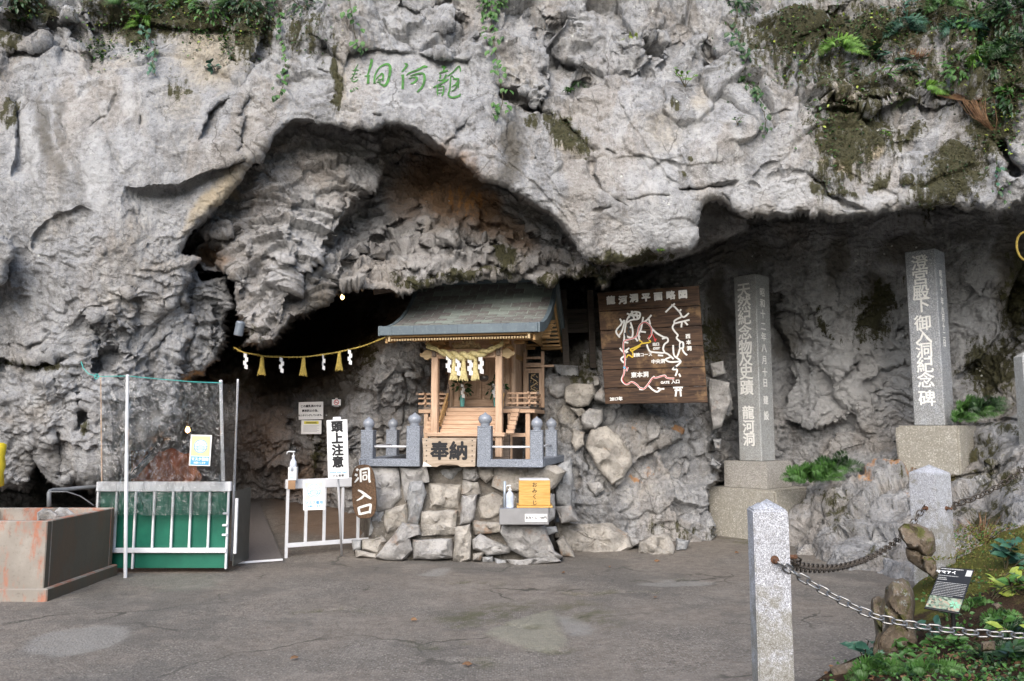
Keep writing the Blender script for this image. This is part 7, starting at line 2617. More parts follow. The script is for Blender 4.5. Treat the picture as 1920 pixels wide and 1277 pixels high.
    mb.tube([Vector((.11 * math.cos(a), 0, .17 * math.sin(a))) for a in [x * .35 for x in range(19)]], .013, 8)
    tag(mb.build('yellow_rope_loop', M_STRAWY, loc=c, smooth=True), 'loop of yellow rope hanging from the overhang at the right edge', 'rope')


build_lamps()
# ================================================================== STONE PILLARS AND BOLLARDS
def vtext(chars, sizes, zs, mat, parent, face, off, xoff=0.0, bold=.004, sx=1.0):
    """characters one above the other on a pillar face; face 0 = front (-y), 1 = right (+x)"""
    for ch, s, z in zip(chars, sizes, zs):
        if face == 0:
            text(ch, s, mat, 'lettering', parent, (xoff, -off, z), (math.pi / 2, 0, 0), .001, bold, sx=sx)
        else:
            text(ch, s, mat, 'lettering', parent, (off, xoff, z), (math.pi / 2, 0, math.pi / 2), .001, bold, sx=sx)


def rough_block(w, d, h, c, cell, amp, seed, ch=.008, peak=0.0):
    """a dressed block whose faces and arrises are slightly worn; peak adds a shallow pyramid"""
    bm = bmesh.new()
    bmesh.ops.create_cube(bm, size=1.0)
    for q in bm.verts:
        q.co = Vector((q.co.x * w, q.co.y * d, q.co.z * h))
    bmesh.ops.bevel(bm, geom=list(bm.edges), offset=ch, segments=2, affect='EDGES')
    top = max(q.co.z for q in bm.verts)
    for _ in range(7):
        es = [e for e in bm.edges if e.calc_length() > cell * 1.5]
        if not es:
            break
        bmesh.ops.subdivide_edges(bm, edges=es, cuts=1, use_grid_fill=True)
    bmesh.ops.triangulate(bm, faces=[f for f in bm.faces if len(f.verts) > 4])
    P_ = np.array([q.co[:] for q in bm.verts], np.float32)
    edge = np.sort(np.stack([w / 2 - np.abs(P_[:, 0]), d / 2 - np.abs(P_[:, 1])], -1), -1)
    arr = np.exp(-(edge[:, 1] / .03) ** 2)
    n = fbm(P_ * 7 + seed, 3) * amp
    chip = np.clip(fbm(P_ * 14 + seed * 3, 2) - .12, 0, 1) * amp * 3.2 * arr
    R = P_.copy()
    R[:, 2] = 0
    R /= np.linalg.norm(R, axis=1, keepdims=True) + 1e-6
    P_ = P_ + R * (n - chip)[:, None]
    if peak:
        k = (P_[:, 2] > top - .02)
        m = 1 - np.maximum(np.abs(P_[:, 0]) / (w / 2), np.abs(P_[:, 1]) / (d / 2))
        P_[:, 2] += np.where(k, peak * np.clip(m, 0, 1), 0)
    for q, p in zip(bm.verts, P_):
        q.co = Vector(p.tolist()) + Vector(c)
    bm.verts.index_update()
    mb = MB()
    mb.add([q.co.copy() for q in bm.verts], [tuple(q.index for q in f.verts) for f in bm.faces])
    bm.free()
    return mb


def build_pillars():
    M_CH = simple('white_filled_letters', (.84, .84, .82), .8, 0, .08, 30)
    # first monument
    c = P(1420, 863, 11.62)
    rz = math.radians(-49)
    t = thing('stone_monument', 'tall square stone pillar with white characters on two stacked blocks beside the map board', 'stone pillar', (c.x, c.y, 0), rz, 'inscribed stone pillars')
    w = .365
    zb = 1.06
    zt = 3.76
    mb = MB()
    mb.box((0, 0, (zb + zt) / 2), (w, w, zt - zb), ch=.012)
    vs = [(-w / 2 + .012, -w / 2 + .012, zt - .012), (w / 2 - .012, -w / 2 + .012, zt - .012), (w / 2 - .012, w / 2 - .012, zt - .012), (-w / 2 + .012, w / 2 - .012, zt - .012), (0, 0, zt + .045)]
    mb.add(vs, [(0, 1, 4), (1, 2, 4), (2, 3, 4), (3, 0, 4)])
    sh = mb.build('shaft', G_PILLAR, t)
    smooth_by_angle(rough_block(.69, .69, .38, (0, 0, .87), .08, .012, 3, .014).build('base_block', G_BLOCK, t), 35)
    smooth_by_angle(rough_block(1.10, 1.05, .72, (.02, .03, .33), .09, .022, 5, .03).build('foundation', G_CONC, t), 35)
    # character centres read off the photograph (zoom rows) as heights on the shaft
    zz = lambda v: zb + (863 - v) / (863 - 512) * (zt - zb)
    R = lambda y: zz(460 + y * .4385)
    s1 = '天然紀念物及史蹟'
    y1 = (187, 245, 308, 373, 437, 487, 545, 612)
    vtext(s1, [.23] * 8, [R(y) for y in y1], M_CH, sh, 0, w / 2 + .001, -.02, .005, 1.0)
    vtext('龍河洞', [.20] * 3, [R(y) for y in (718, 777, 832)], M_CH, sh, 0, w / 2 + .001, -.01, .005)
    vtext('昭和十二年八月十日建設', [.135] * 11, [R(y) for y in (198, 246, 293, 346, 392, 440, 492, 545, 590, 664, 730)], M_CH, sh, 1, w / 2 + .001, -.02, .003)
    # second monument
    c = P(1752, 798, 10.45)
    rz = math.radians(-46)
    z0 = c.z
    t = thing('stone_monument', 'tall stone pillar with carved white characters high on the rock slope', 'stone pillar', (c.x, c.y, z0), rz, 'inscribed stone pillars')
    zt = P(1745, 473, 10.45).z - z0
    w = .375
    mb = MB()
    mb.box((0, 0, zt / 2), (w, w, zt), ch=.012)
    vs = [(-w / 2 + .012, -w / 2 + .012, zt - .012), (w / 2 - .012, -w / 2 + .012, zt - .012), (w / 2 - .012, w / 2 - .012, zt - .012), (-w / 2 + .012, w / 2 - .012, zt - .012), (0, 0, zt + .05)]
    mb.add(vs, [(0, 1, 4), (1, 2, 4), (2, 3, 4), (3, 0, 4)])
    sh = mb.build('shaft', granite('bluish_pillar_granite', (.39, .41, .44), (.21, .22, .24), 150, .2), t)
    smooth_by_angle(rough_block(.76, .78, .84, (.02, .02, -.42), .09, .02, 7, .025).build('base_block', G_CONC, t), 35)
    R = lambda y: (797 - (460 + y * .4385)) / (797 - 473) * zt
    vtext('澄宮殿下御入洞紀念碑', [.215] * 10, [R(y) for y in (88, 150, 215, 268, 345, 400, 460, 522, 585, 660)], M_CH, sh, 0, w / 2 + .001, -.01, .004)
    vtext('昭和十年八月十二日', [.11] * 9, [R(y) for y in (135, 172, 205, 252, 292, 322, 360, 395, 428)], M_CH, sh, 1, w / 2 + .001, -.02, .002)
    # edge of a third one
    c = P(1926, 880, 9.3)
    mb = MB()
    h = P(1920, 668, 9.3).z - c.z
    mb.box((0, 0, h / 2 - .1), (.18, .18, h + .2), ch=.01)
    mb.add([(-.08, -.08, h), (.08, -.08, h), (.08, .08, h), (-.08, .08, h), (0, 0, h + .06)], [(0, 1, 4), (1, 2, 4), (2, 3, 4), (3, 0, 4)])
    o = mb.build('stone_post', G_PILLAR, loc=c + Vector((.07, 0, 0)))
    tag(o, 'slim pale stone post at the right edge beside the slope', 'stone post')


build_pillars()


def build_bollards():
    def bollard(lab, base, rz, w, h, ring):
        t = thing('bollard', lab, 'bollard', base, rz, 'granite bollards with chains')
        hh = h - w * .30
        smooth_by_angle(rough_block(w, w, hh + .1, (0, 0, hh / 2 - .05), .03, .0035, int(w * 100), .007, w * .30).build('post', G_BOLL, t), 35)
        for (x, y, z, d) in ring:
            mb = MB()
            q = Vector((x, y, z))
            nrm = Vector((0, -1, 0)) if d == 0 else Vector((1, 0, 0)) if d == 1 else Vector((0, 1, 0)) if d == 2 else Vector((-1, 0, 0))
            mb.tube([q, q + nrm * .006], .020, 14)
            mb.tube([q, q + nrm * .05], .010, 8)
            mb.lathe([(.002, -.012), (.012, -.006), (.012, .006), (.002, .012)], q + nrm * .045, 10)
            mb.build('chain_eye', M_RUST, t)
        return t
    b1 = P(1440, 1000, 3.98)
    B1 = Vector((b1.x, b1.y, 0))
    rz1 = math.radians(-6)
    h1 = P(1438, 935, 3.98).z
    w1 = .166
    zr = P(1450, 1049, 3.9).z
    bollard('nearest granite bollard with a rusty chain eye on the paving', B1, rz1, w1, h1, [(.01, -w1 / 2, zr, 0), (w1 / 2, .01, zr + .0, 1)])
    b2 = P(1749, 1000, 7.45)
    B2 = Vector((b2.x, b2.y, 0))
    rz2 = math.radians(-59)
    h2 = P(1748, 871, 7.45).z
    w2 = .255
    zr2 = P(1735, 953, 7.35).z
    bollard('granite bollard at the foot of the rock slope behind the mossy stone', B2, rz2, w2, h2, [(.03, -w2 / 2, zr2, 0), (w2 / 2, .02, zr2, 1)])

    def loc(B, rz, p):
        c, s = math.cos(rz), math.sin(rz)
        return B + Vector((p[0] * c - p[1] * s, p[0] * s + p[1] * c, p[2]))
    e1 = loc(B1, rz1, (.01, -w1 / 2 - .05, zr))
    e1b = loc(B1, rz1, (w1 / 2 + .05, .01, zr))
    e2 = loc(B2, rz2, (.03, -w2 / 2 - .05, zr2))
    e2b = loc(B2, rz2, (w2 / 2 + .05, .02, zr2))

    def chain(lab, pts, L, r, mat):
        """links along the hanging curve through pts"""
        cur = []
        n = len(pts)
        for i in range(n - 1):
            p0, p1, p2, p3 = pts[max(i - 1, 0)], pts[i], pts[i + 1], pts[min(i + 2, n - 1)]
            for k in range(24):
                t = k / 24
                cur.append(0.5 * ((2 * p1) + (p2 - p0) * t + (2 * p0 - 5 * p1 + 4 * p2 - p3) * t * t + (3 * p1 - p0 - 3 * p2 + p3) * t ** 3))
        cur.append(pts[-1])
        root = thing('chain', lab, 'chain', pts[0], group='chains between the bollards')
        # one link: a rounded oval of round bar
        ov = []
        W = L * .30
        for k in range(12):
            a = 2 * math.pi * k / 12
            x = (L / 2 - W) * (1 if math.cos(a) > 0 else -1) + W * math.cos(a)
            ov.append(Vector((x, W * math.sin(a), 0)))
        m = MB()
        vs, fs = [], []
        for k, p in enumerate(ov):
            d = (ov[(k + 1) % 12] - ov[k - 1]).normalized()
            s = Vector((0, 0, 1)).cross(d)
            for j in range(5):
                b = 2 * math.pi * j / 5
                vs.append(p + (s * math.cos(b) + Vector((0, 0, 1)) * math.sin(b)) * r)
        for k in range(12):
            for j in range(5):
                k2, j2 = (k + 1) % 12, (j + 1) % 5
                fs.append((k * 5 + j, k * 5 + j2, k2 * 5 + j2, k2 * 5 + j))
        m.add(vs, fs)
        proto = None
        step = L - 2 * r * 1.25
        acc = 0
        i = 0
        idx = 0
        pos = cur[0]
        prev = cur[0]
        placed = 0
        target = L * .5
        dist = 0
        for q in cur[1:]:
            seg = (q - prev).length
            while dist + seg >= target and placed < 290:
                f = (target - dist) / seg
                p = prev.lerp(q, f)
                d = (q - prev).normalized()
                if proto is None:
                    ob = proto = m.build('link', mat, root, smooth=True)
                else:
                    ob = proto.copy()
                    COL.objects.link(ob)
                up = Vector((0, 0, 1))
                s = d.cross(up).normalized()
                u2 = s.cross(d)
                R = Matrix((d, s, u2)).transposed() @ Matrix.Rotation(math.pi / 2 * (placed % 2) + .35, 3, 'X')
                ob.rotation_euler = R.to_euler()
                ob.location = p - pts[0]
                placed += 1
                target += step
            dist += seg
            prev = q
    right = [e1, P(1500, 1081, 3.9), P(1570, 1122, 3.84), P(1640, 1155, 3.78), P(1700, 1170, 3.74), P(1780, 1182, 3.70), P(1860, 1189, 3.66), P(1925, 1192, 3.63), P(1990, 1190, 3.60)]
    chain('bright chain running from the nearest bollard to the right edge', right, .062, .0052, M_CHAIN)
    mid = [e1b, P(1490, 1058, 4.2), P(1520, 1065, 4.7), P(1570, 1064, 5.4), P(1620, 1050, 6.1), P(1665, 1026, 6.7), P(1700, 996, 7.1), e2]
    chain('dull chain sagging between the two bollards', mid, .085, .0048, M_CHAINR)
    far = [e2b, P(1790, 946, 7.6), P(1820, 937, 7.7), P(1860, 918, 7.9), P(1900, 893, 8.1), P(1960, 850, 8.4)]
    chain('dark chain rising from the far bollard along the rock slope', far, .10, .0065, M_CHAINR)


build_bollards()


# ================================================================== PLANTED BANK
EDGE = [PG(u, v) for u, v in ((1380, 1420), (1470, 1310), (1560, 1262), (1636, 1238), (1664, 1180), (1700, 1118), (1742, 1094), (1800, 1078))] + [Vector((6.5, 9.2, 0))]
EDGE2 = [(p.x, p.y) for p in EDGE]


def bank_h(x, y):
    x, y = np.atleast_1d(np.asarray(x, np.float32)), np.atleast_1d(np.asarray(y, np.float32))
    d, side, par = line_sd(x, y, EDGE2)
    d = -d * side
    f = .27 + .40 * sstep(4.6, 6.8, y)
    h = np.where(d > 0, f * np.clip(d, 0, 3) ** .82 + .04 * sstep(0, .12, d), d * .8 - .02)
    q = np.stack([x, y, x * 0 + 2.0], -1)
    h = h + (.10 * fbm(q * 1.9, 3) + .035 * fbm(q * 7, 3)) * sstep(-.05, .3, d)
    return h


def build_bank():
    xs, ys = np.linspace(1.0, 7.5, 150), np.linspace(2.2, 9.2, 160)
    X, Y = np.meshgrid(xs, ys)
    Z = bank_h(X, Y)
    mb = MB()
    nv, nu = X.shape
    mb.v = [tuple(p) for p in np.stack([X, Y, Z], -1).reshape(-1, 3)]
    mb.f = [(i * nu + j, i * nu + j + 1, (i + 1) * nu + j + 1, (i + 1) * nu + j) for i in range(nv - 1) for j in range(nu - 1)]
    mb.mi = [0] * len(mb.f)
    M = Mat('mossy_soil')
    n = M.noise(3.2, 6, .65)
    f = M.noise(34, 5, .7)
    c = M.mix(f, (.018, .012, .008), (.07, .044, .027))
    c = M.mix(M.ramp(M.noise(12, 5, .7), .52, .66), c, (.09, .055, .032))
    z = M.n('ShaderNodeSeparateXYZ')
    M.set(z, 0, M.tc())
    far = M.ramp(z.outputs[1], 5.2, 6.4)
    ms = M.ramp(M.math('ADD', n, M.math('MULTIPLY', M.math('SUBTRACT', far, .5), .36)), .42, .58)
    c = M.mix(ms, c, M.mix(f, (.045, .052, .012), (.17, .165, .04)))
    b = M.bump(f, .9, .03)
    b = M.bump(M.noise(120, 3), .7, .012, b)
    o = mb.build('planted_bank', M.done(c, .95, b, Specular_IOR_Level=.15), smooth=True)
    tag(o, 'mossy soil bank rising at the right of the paving', 'bank', kind='structure')


build_bank()


_BX, _BY = np.linspace(.5, 7.5, 141), np.linspace(2.2, 9.2, 141)
_BH = bank_h(*[a.ravel() for a in np.meshgrid(_BX, _BY)]).reshape(141, 141)
_YS = np.arange(2.6, 9.5, .02)


def bank_at(u, v):
    q = PA(u + 0 * _YS, v + 0 * _YS, _YS)
    i = np.clip(((q[:, 1] - 2.2) / .05).astype(int), 0, 140)
    j = np.clip(((q[:, 0] - .5) / .05).astype(int), 0, 140)
    hit = (q[:, 2] <= np.maximum(_BH[i, j], 0))
    k = int(np.argmax(hit)) if hit.any() else 150
    return Vector(q[k].tolist())


def build_bank_stones():
    def st(pts, Y, bulge, dep, lab, seed, tilt=0.0, rough=.03):
        pp = zc(pts, 1600, 920, .2795)
        o = P(sum(p[0] for p in pp) / len(pp), max(p[1] for p in pp), Y)
        b = stone(pp, Y, bulge, dep, ST_MOSS, None, seed, 'standing_stone', tilt=tilt, org=o, rough=rough * 1.6)
        b.location = o
        tag(b, lab, 'stone', 'mossy edging stones of the bank')
    st([(235, 640), (270, 612), (320, 608), (370, 640), (400, 690), (398, 800), (395, 890), (410, 1000), (380, 1090), (190, 1110), (160, 1010), (215, 900), (222, 740)], 4.95, .12, .22, 'broad upright mossy stone behind the bright chain', 201)
    st([(130, 740), (160, 712), (205, 722), (218, 760), (205, 850), (190, 930), (190, 1060), (170, 1115), (140, 1110), (150, 960), (138, 850)], 4.85, .06, .12, 'narrow upright stone leaning on the broad mossy one', 202)
    st([(305, 262), (340, 230), (430, 240), (500, 270), (540, 330), (548, 400), (520, 440), (470, 430), (430, 390), (370, 370), (320, 320)], 6.55, .10, .25, 'brown rock leaning over in front of the far bollard', 203)
    st([(365, 380), (430, 392), (470, 440), (540, 520), (560, 580), (520, 560), (440, 520), (372, 470)], 6.6, .08, .18, 'dark slanting slab under the leaning brown rock', 204)
    st([(462, 440), (520, 450), (550, 480), (565, 560), (545, 590), (490, 520)], 6.45, .05, .14, 'pale wedge between the dark slab and the bank', 205)
    st([(705, 400), (725, 392), (755, 400), (740, 425), (712, 428)], 6.2, .02, .05, 'small pale stone lying on the green moss', 206, rough=.008)
    st([(930, 760), (970, 752), (1000, 775), (960, 800)], 4.5, .02, .06, 'small tan stone between the bank plants', 207, rough=.01)
    st([(860, 1020), (940, 1015), (950, 1070), (870, 1080)], 4.1, .04, .1, 'grey stone half buried low on the bank', 208, rough=.015)


build_bank_stones()


def build_plant_sign():
    S, ox, oy = .2795, 1600, 920
    F = lambda x, y: (ox + x * S, oy + y * S)
    tl, tr, bl = F(590, 510), F(812, 528), F(476, 785)
    # the plate leans back: its lower edge is nearer
    c, R, w, h = card([tl, tr, bl], [4.98, 4.94, 4.74])
    t = thing('plant_label', 'tilted black plant name plate with white text on the bank', 'plant sign', c, rot=R.to_euler())
    br = F(708, 825)
    mb = MB()
    # sheared plate outline follows the photograph: upper and lower edge are offset
    sh = .0
    Ri = R.inverted()
    n = R @ Vector((0, 0, 1))

    def pl(px):
        d = P(px[0], px[1], 4.0) - Vector((0, 0, EYE))
        o = Vector((0, 0, EYE))
        k = (c - o).dot(n) / d.dot(n)
        q = Ri @ (o + d * k - c)
        return (q.x, q.y)
    A, B, C, D = pl(tl), pl(tr), pl(br), pl(bl)
    mb.prism([A, B, C, D], lambda a, b, d: (a, b, -.012 + d), .012)
    mb.build('plate', M_BLACK, t, bevel=.002)
    A, B, C, D = [Vector(q) for q in (A, B, C, D)]
    bi = lambda s, r: A.lerp(B, s).lerp(D.lerp(C, s), r)
    ang = math.atan2((B - A).y, (B - A).x)
    # picture of leaves on the lower third: flat colour patches
    mb = MB()
    mb.prism([bi(.02, .70), bi(.98, .70), bi(.98, .97), bi(.02, .97)], lambda a, b, d: (a, b, .0006 + d), .0006)
    M = Mat('printed_leaf_picture')
    v = M.voronoi(70, out='Color')
    sp = M.n('ShaderNodeSeparateColor')
    M.set(sp, 0, v)
    cc = M.mix(sp.outputs[0], (.05, .07, .045), (.33, .40, .30))
    cc = M.mix(M.ramp(sp.outputs[1], .7, .9), cc, (.35, .27, .2))
    pic = mb.build('leaf_picture', M.done(cc, .4), t)
    mb = MB()
    cx = bi(.80, .84)
    for k in range(7):
        a = k * 2 * math.pi / 7
        e = Vector((math.cos(a), math.sin(a)))
        s = Vector((-e.y, e.x))
        q = [cx + e * w * .02, cx + e * w * .10 + s * w * .035, cx + e * w * .19, cx + e * w * .10 - s * w * .035]
        mb.prism(q, lambda a_, b_, d: (a_, b_, .0014 + d), .0005)
    mb.build('printed_leaf', simple('printed_green', (.22, .52, .33), .4), pic)['kind'] = 'stuff'
    text('ヤマアイ', w * .155, M_PAPER, 'lettering', t, (*bi(.22, .13), .001), (0, 0, ang), .0004, .0012)
    rr = random.Random(2)
    mb = MB()
    rows = [(.035, .02, .70, .018), (.205, .02, .62, .012), (.26, .04, .3, .014), (.30, .04, .32, .012)] + [(.37 + .037 * k, .04, .96 - (.3 if k == 8 else 0), .0085) for k in range(9)]
    for r, s0, s1, th in rows:
        s = s0
        while s < s1:
            e = min(s1, s + rr.uniform(.03, .09))
            mb.prism([bi(s, r), bi(e - .008, r), bi(e - .008, r + th), bi(s, r + th)], lambda a, b, d: (a, b, .0006 + d), .0004)
            s = e
    mb.build('print_line', simple('faded_print', (.42, .42, .41), .6), t)['kind'] = 'stuff'
    mb = MB()
    mb.prism([bi(.80, .04), bi(.97, .04), bi(.97, .18), bi(.80, .18)], lambda a, b, d: (a, b, .0006 + d), .0004)
    mb.build('blank_square', simple('pale_print', (.5, .5, .48), .6), t)
    # stake
    ft = bank_at(1788, 1192)
    a = Ri @ (P(1787, 1150, 4.86) - c)
    b = Ri @ (Vector((P(1787, 1150, 4.86).x, P(1787, 1150, 4.86).y, ft.z - .15)) - c)
    mb = MB()
    mb.tube([a, b], .012, 8)
    mb.build('stake', M_BLACK, t)


build_plant_sign()


# ================================================================== PLANTS
def fern(name, lab, base, n, L, mat, seed, face=(0, -1, 0), up=.7, width=.30, cat='fern', group=None, spread=1.0, droop=.5, dense=14):
    """a tuft of arching fronds, each with paired leaflets"""
    rr = random.Random(seed)
    t = thing(name, lab, cat, base, group=group)
    face = Vector(face).normalized()
    side = face.cross(Vector((0, 0, 1)))
    side = side.normalized() if side.length > .1 else Vector((1, 0, 0))
    for k in range(n):
        mb = MB()
        a = (k / max(1, n - 1) - .5) * 2.6 * spread + rr.uniform(-.2, .2)
        d = (face * (.25 + .3 * rr.random()) + side * math.sin(a) + Vector((0, 0, up * rr.uniform(.5, 1.2) * (.4 + math.cos(a) * .6)))).normalized()
        LL = L * rr.uniform(.7, 1.1)
        pts = []
        for i in range(9):
            s = i / 8
            pts.append(d * LL * s + Vector((0, 0, -droop * LL * s * s)) + face * .12 * LL * s * s)
        mb.tube(pts, .003, 4, radii=[LL * .010 * (1 - .8 * i / 8) for i in range(9)])
        for i in range(2, dense * 2):
            s = .14 + .84 * i / (dense * 2)
            j = min(int(s * 8), 7)
            p = pts[j].lerp(pts[j + 1], s * 8 - j)
            dd = (pts[min(j + 1, 8)] - pts[j]).normalized()
            sd = dd.cross(face)
            sd = (sd if sd.length > .15 else dd.cross(side)).normalized()
            w = LL * width * .8 * (math.sin(math.pi * min(1, .12 + s * .95)) ** .8) * (.9 + .2 * rr.random())
            for sg in (-1, 1):
                e = (sd * sg + dd * .45 + Vector((0, 0, -.15))).normalized()
                add_leaf(mb, p, e, w, .15, rr)
        mb.build('frond', mat, t)
    return t


def broadleaf(name, lab, base, n, L, mat, seed, face=(0, -1, 0), narrow=.42, h=.2, cat='plant', group=None, spread=.12, stems=3, droop=.3):
    rr = random.Random(seed)
    t = thing(name, lab, cat, base, group=group)
    face = Vector(face)
    for s in range(stems):
        mb = MB()
        tip = Vector((rr.uniform(-spread, spread), rr.uniform(-spread, spread) * .6, h * rr.uniform(.6, 1.1))) + face * spread * .5
        mid = tip * .5 + Vector((0, 0, h * .1))
        mb.tube([(0, 0, -.02), mid, tip], .004, 5)
        st = mb.build('stem', STEM, t)
        lm = MB()
        m = max(2, n // stems)
        for k in range(m):
            f = .35 + .65 * k / max(1, m - 1)
            p = Vector((0, 0, 0)).lerp(mid, f * 2) if f < .5 else mid.lerp(tip, f * 2 - 1)
            a = k * 2.4 + rr.uniform(-.4, .4)
            d = Vector((math.cos(a), math.sin(a) * .8, rr.uniform(.0, .6) - droop * rr.random())) + face * .35
            add_leaf(lm, p, d, L * rr.uniform(.7, 1.15), narrow, rr)
        lm.build('foliage', mat, t)
    return t


def vine(lab, pts_px, mat, seed, leaf=.07, step=9, jitter=10, off=.05):
    rr = random.Random(seed)
    W = []
    for u, v in pts_px:
        p, n = cliff_at(u, v, off)
        W.append(p)
    t = thing('hanging_vine', lab, 'vine', W[0], group='vines hanging on the cliff')
    path = []
    for i in range(len(W) - 1):
        for k in range(6):
            path.append(W[i].lerp(W[i + 1], k / 6))
    path.append(W[-1])
    for _ in range(3):
        path = [path[0]] + [(path[i - 1] + path[i] * 2 + path[i + 1]) / 4 for i in range(1, len(path) - 1)] + [path[-1]]
    path = [p - W[0] + Vector((rr.uniform(-.012, .012), -rr.uniform(0, .05), 0)) for p in path]
    mb = MB()
    mb.tube(path, .005, 5)
    mb.build('stem', STEM, t)
    tot = sum((path[i + 1] - path[i]).length for i in range(len(path) - 1))
    n = int(tot / (leaf * step / 9 * .55))
    lm = MB()
    cnt = 0
    for k in range(n):
        f = rr.random() * (len(path) - 1)
        i = min(int(f), len(path) - 2)
        p = path[i].lerp(path[i + 1], f - i) + Vector((rr.gauss(0, jitter / 1490 * 9.3 * .6), -rr.uniform(.0, .06), rr.gauss(0, .02)))
        d = Vector((rr.uniform(-.7, .7), -.5 * rr.random(), -1 + rr.uniform(-.2, .5)))
        one = MB()
        add_leaf(one, (0, 0, 0), d, leaf * rr.uniform(.6, 1.25), .72, rr)
        if cnt < 60:
            ob = one.build('leaf', mat if rr.random() > .25 else LF_DARK, t, loc=p)
            cnt += 1
        else:
            add_leaf(lm, p, d, leaf * rr.uniform(.6, 1.2), .72, rr)
    if lm.v:
        lm.build('small_leaves', mat, t)['kind'] = 'stuff'
    return t


def tuft(name, lab, base, n, L, mat, seed, cat='grass clump', face=(0, -1, 0), width=.02, lean=.7, droop=.6, group=None):
    """blades springing from one root"""
    rr = random.Random(seed)
    mb = MB()
    face = Vector(face)
    for k in range(n):
        a = rr.uniform(0, 2 * math.pi)
        d = (Vector((math.cos(a), math.sin(a), 0)) * lean * rr.uniform(.3, 1) + Vector((0, 0, 1)) + face * .3).normalized()
        LL = L * rr.uniform(.55, 1.1)
        s = d.cross(Vector((0, 0, 1))).normalized()
        pts = [d * LL * q + Vector((0, 0, -droop * LL * q * q)) for q in (0, .35, .7, 1)]
        w = [width * .5, width * .45, width * .3, width * .03]
        vs = []
        for p, ww in zip(pts, w):
            vs += [p + s * ww, p - s * ww]
        mb.add(vs, [(0, 1, 3, 2), (2, 3, 5, 4), (4, 5, 7, 6)])
    o = mb.build(name, mat, loc=base)
    tag(o, lab, cat, group)
    return o


def C(u, v, off=.03):
    p, n = cliff_at(u, v, off)
    return p, n


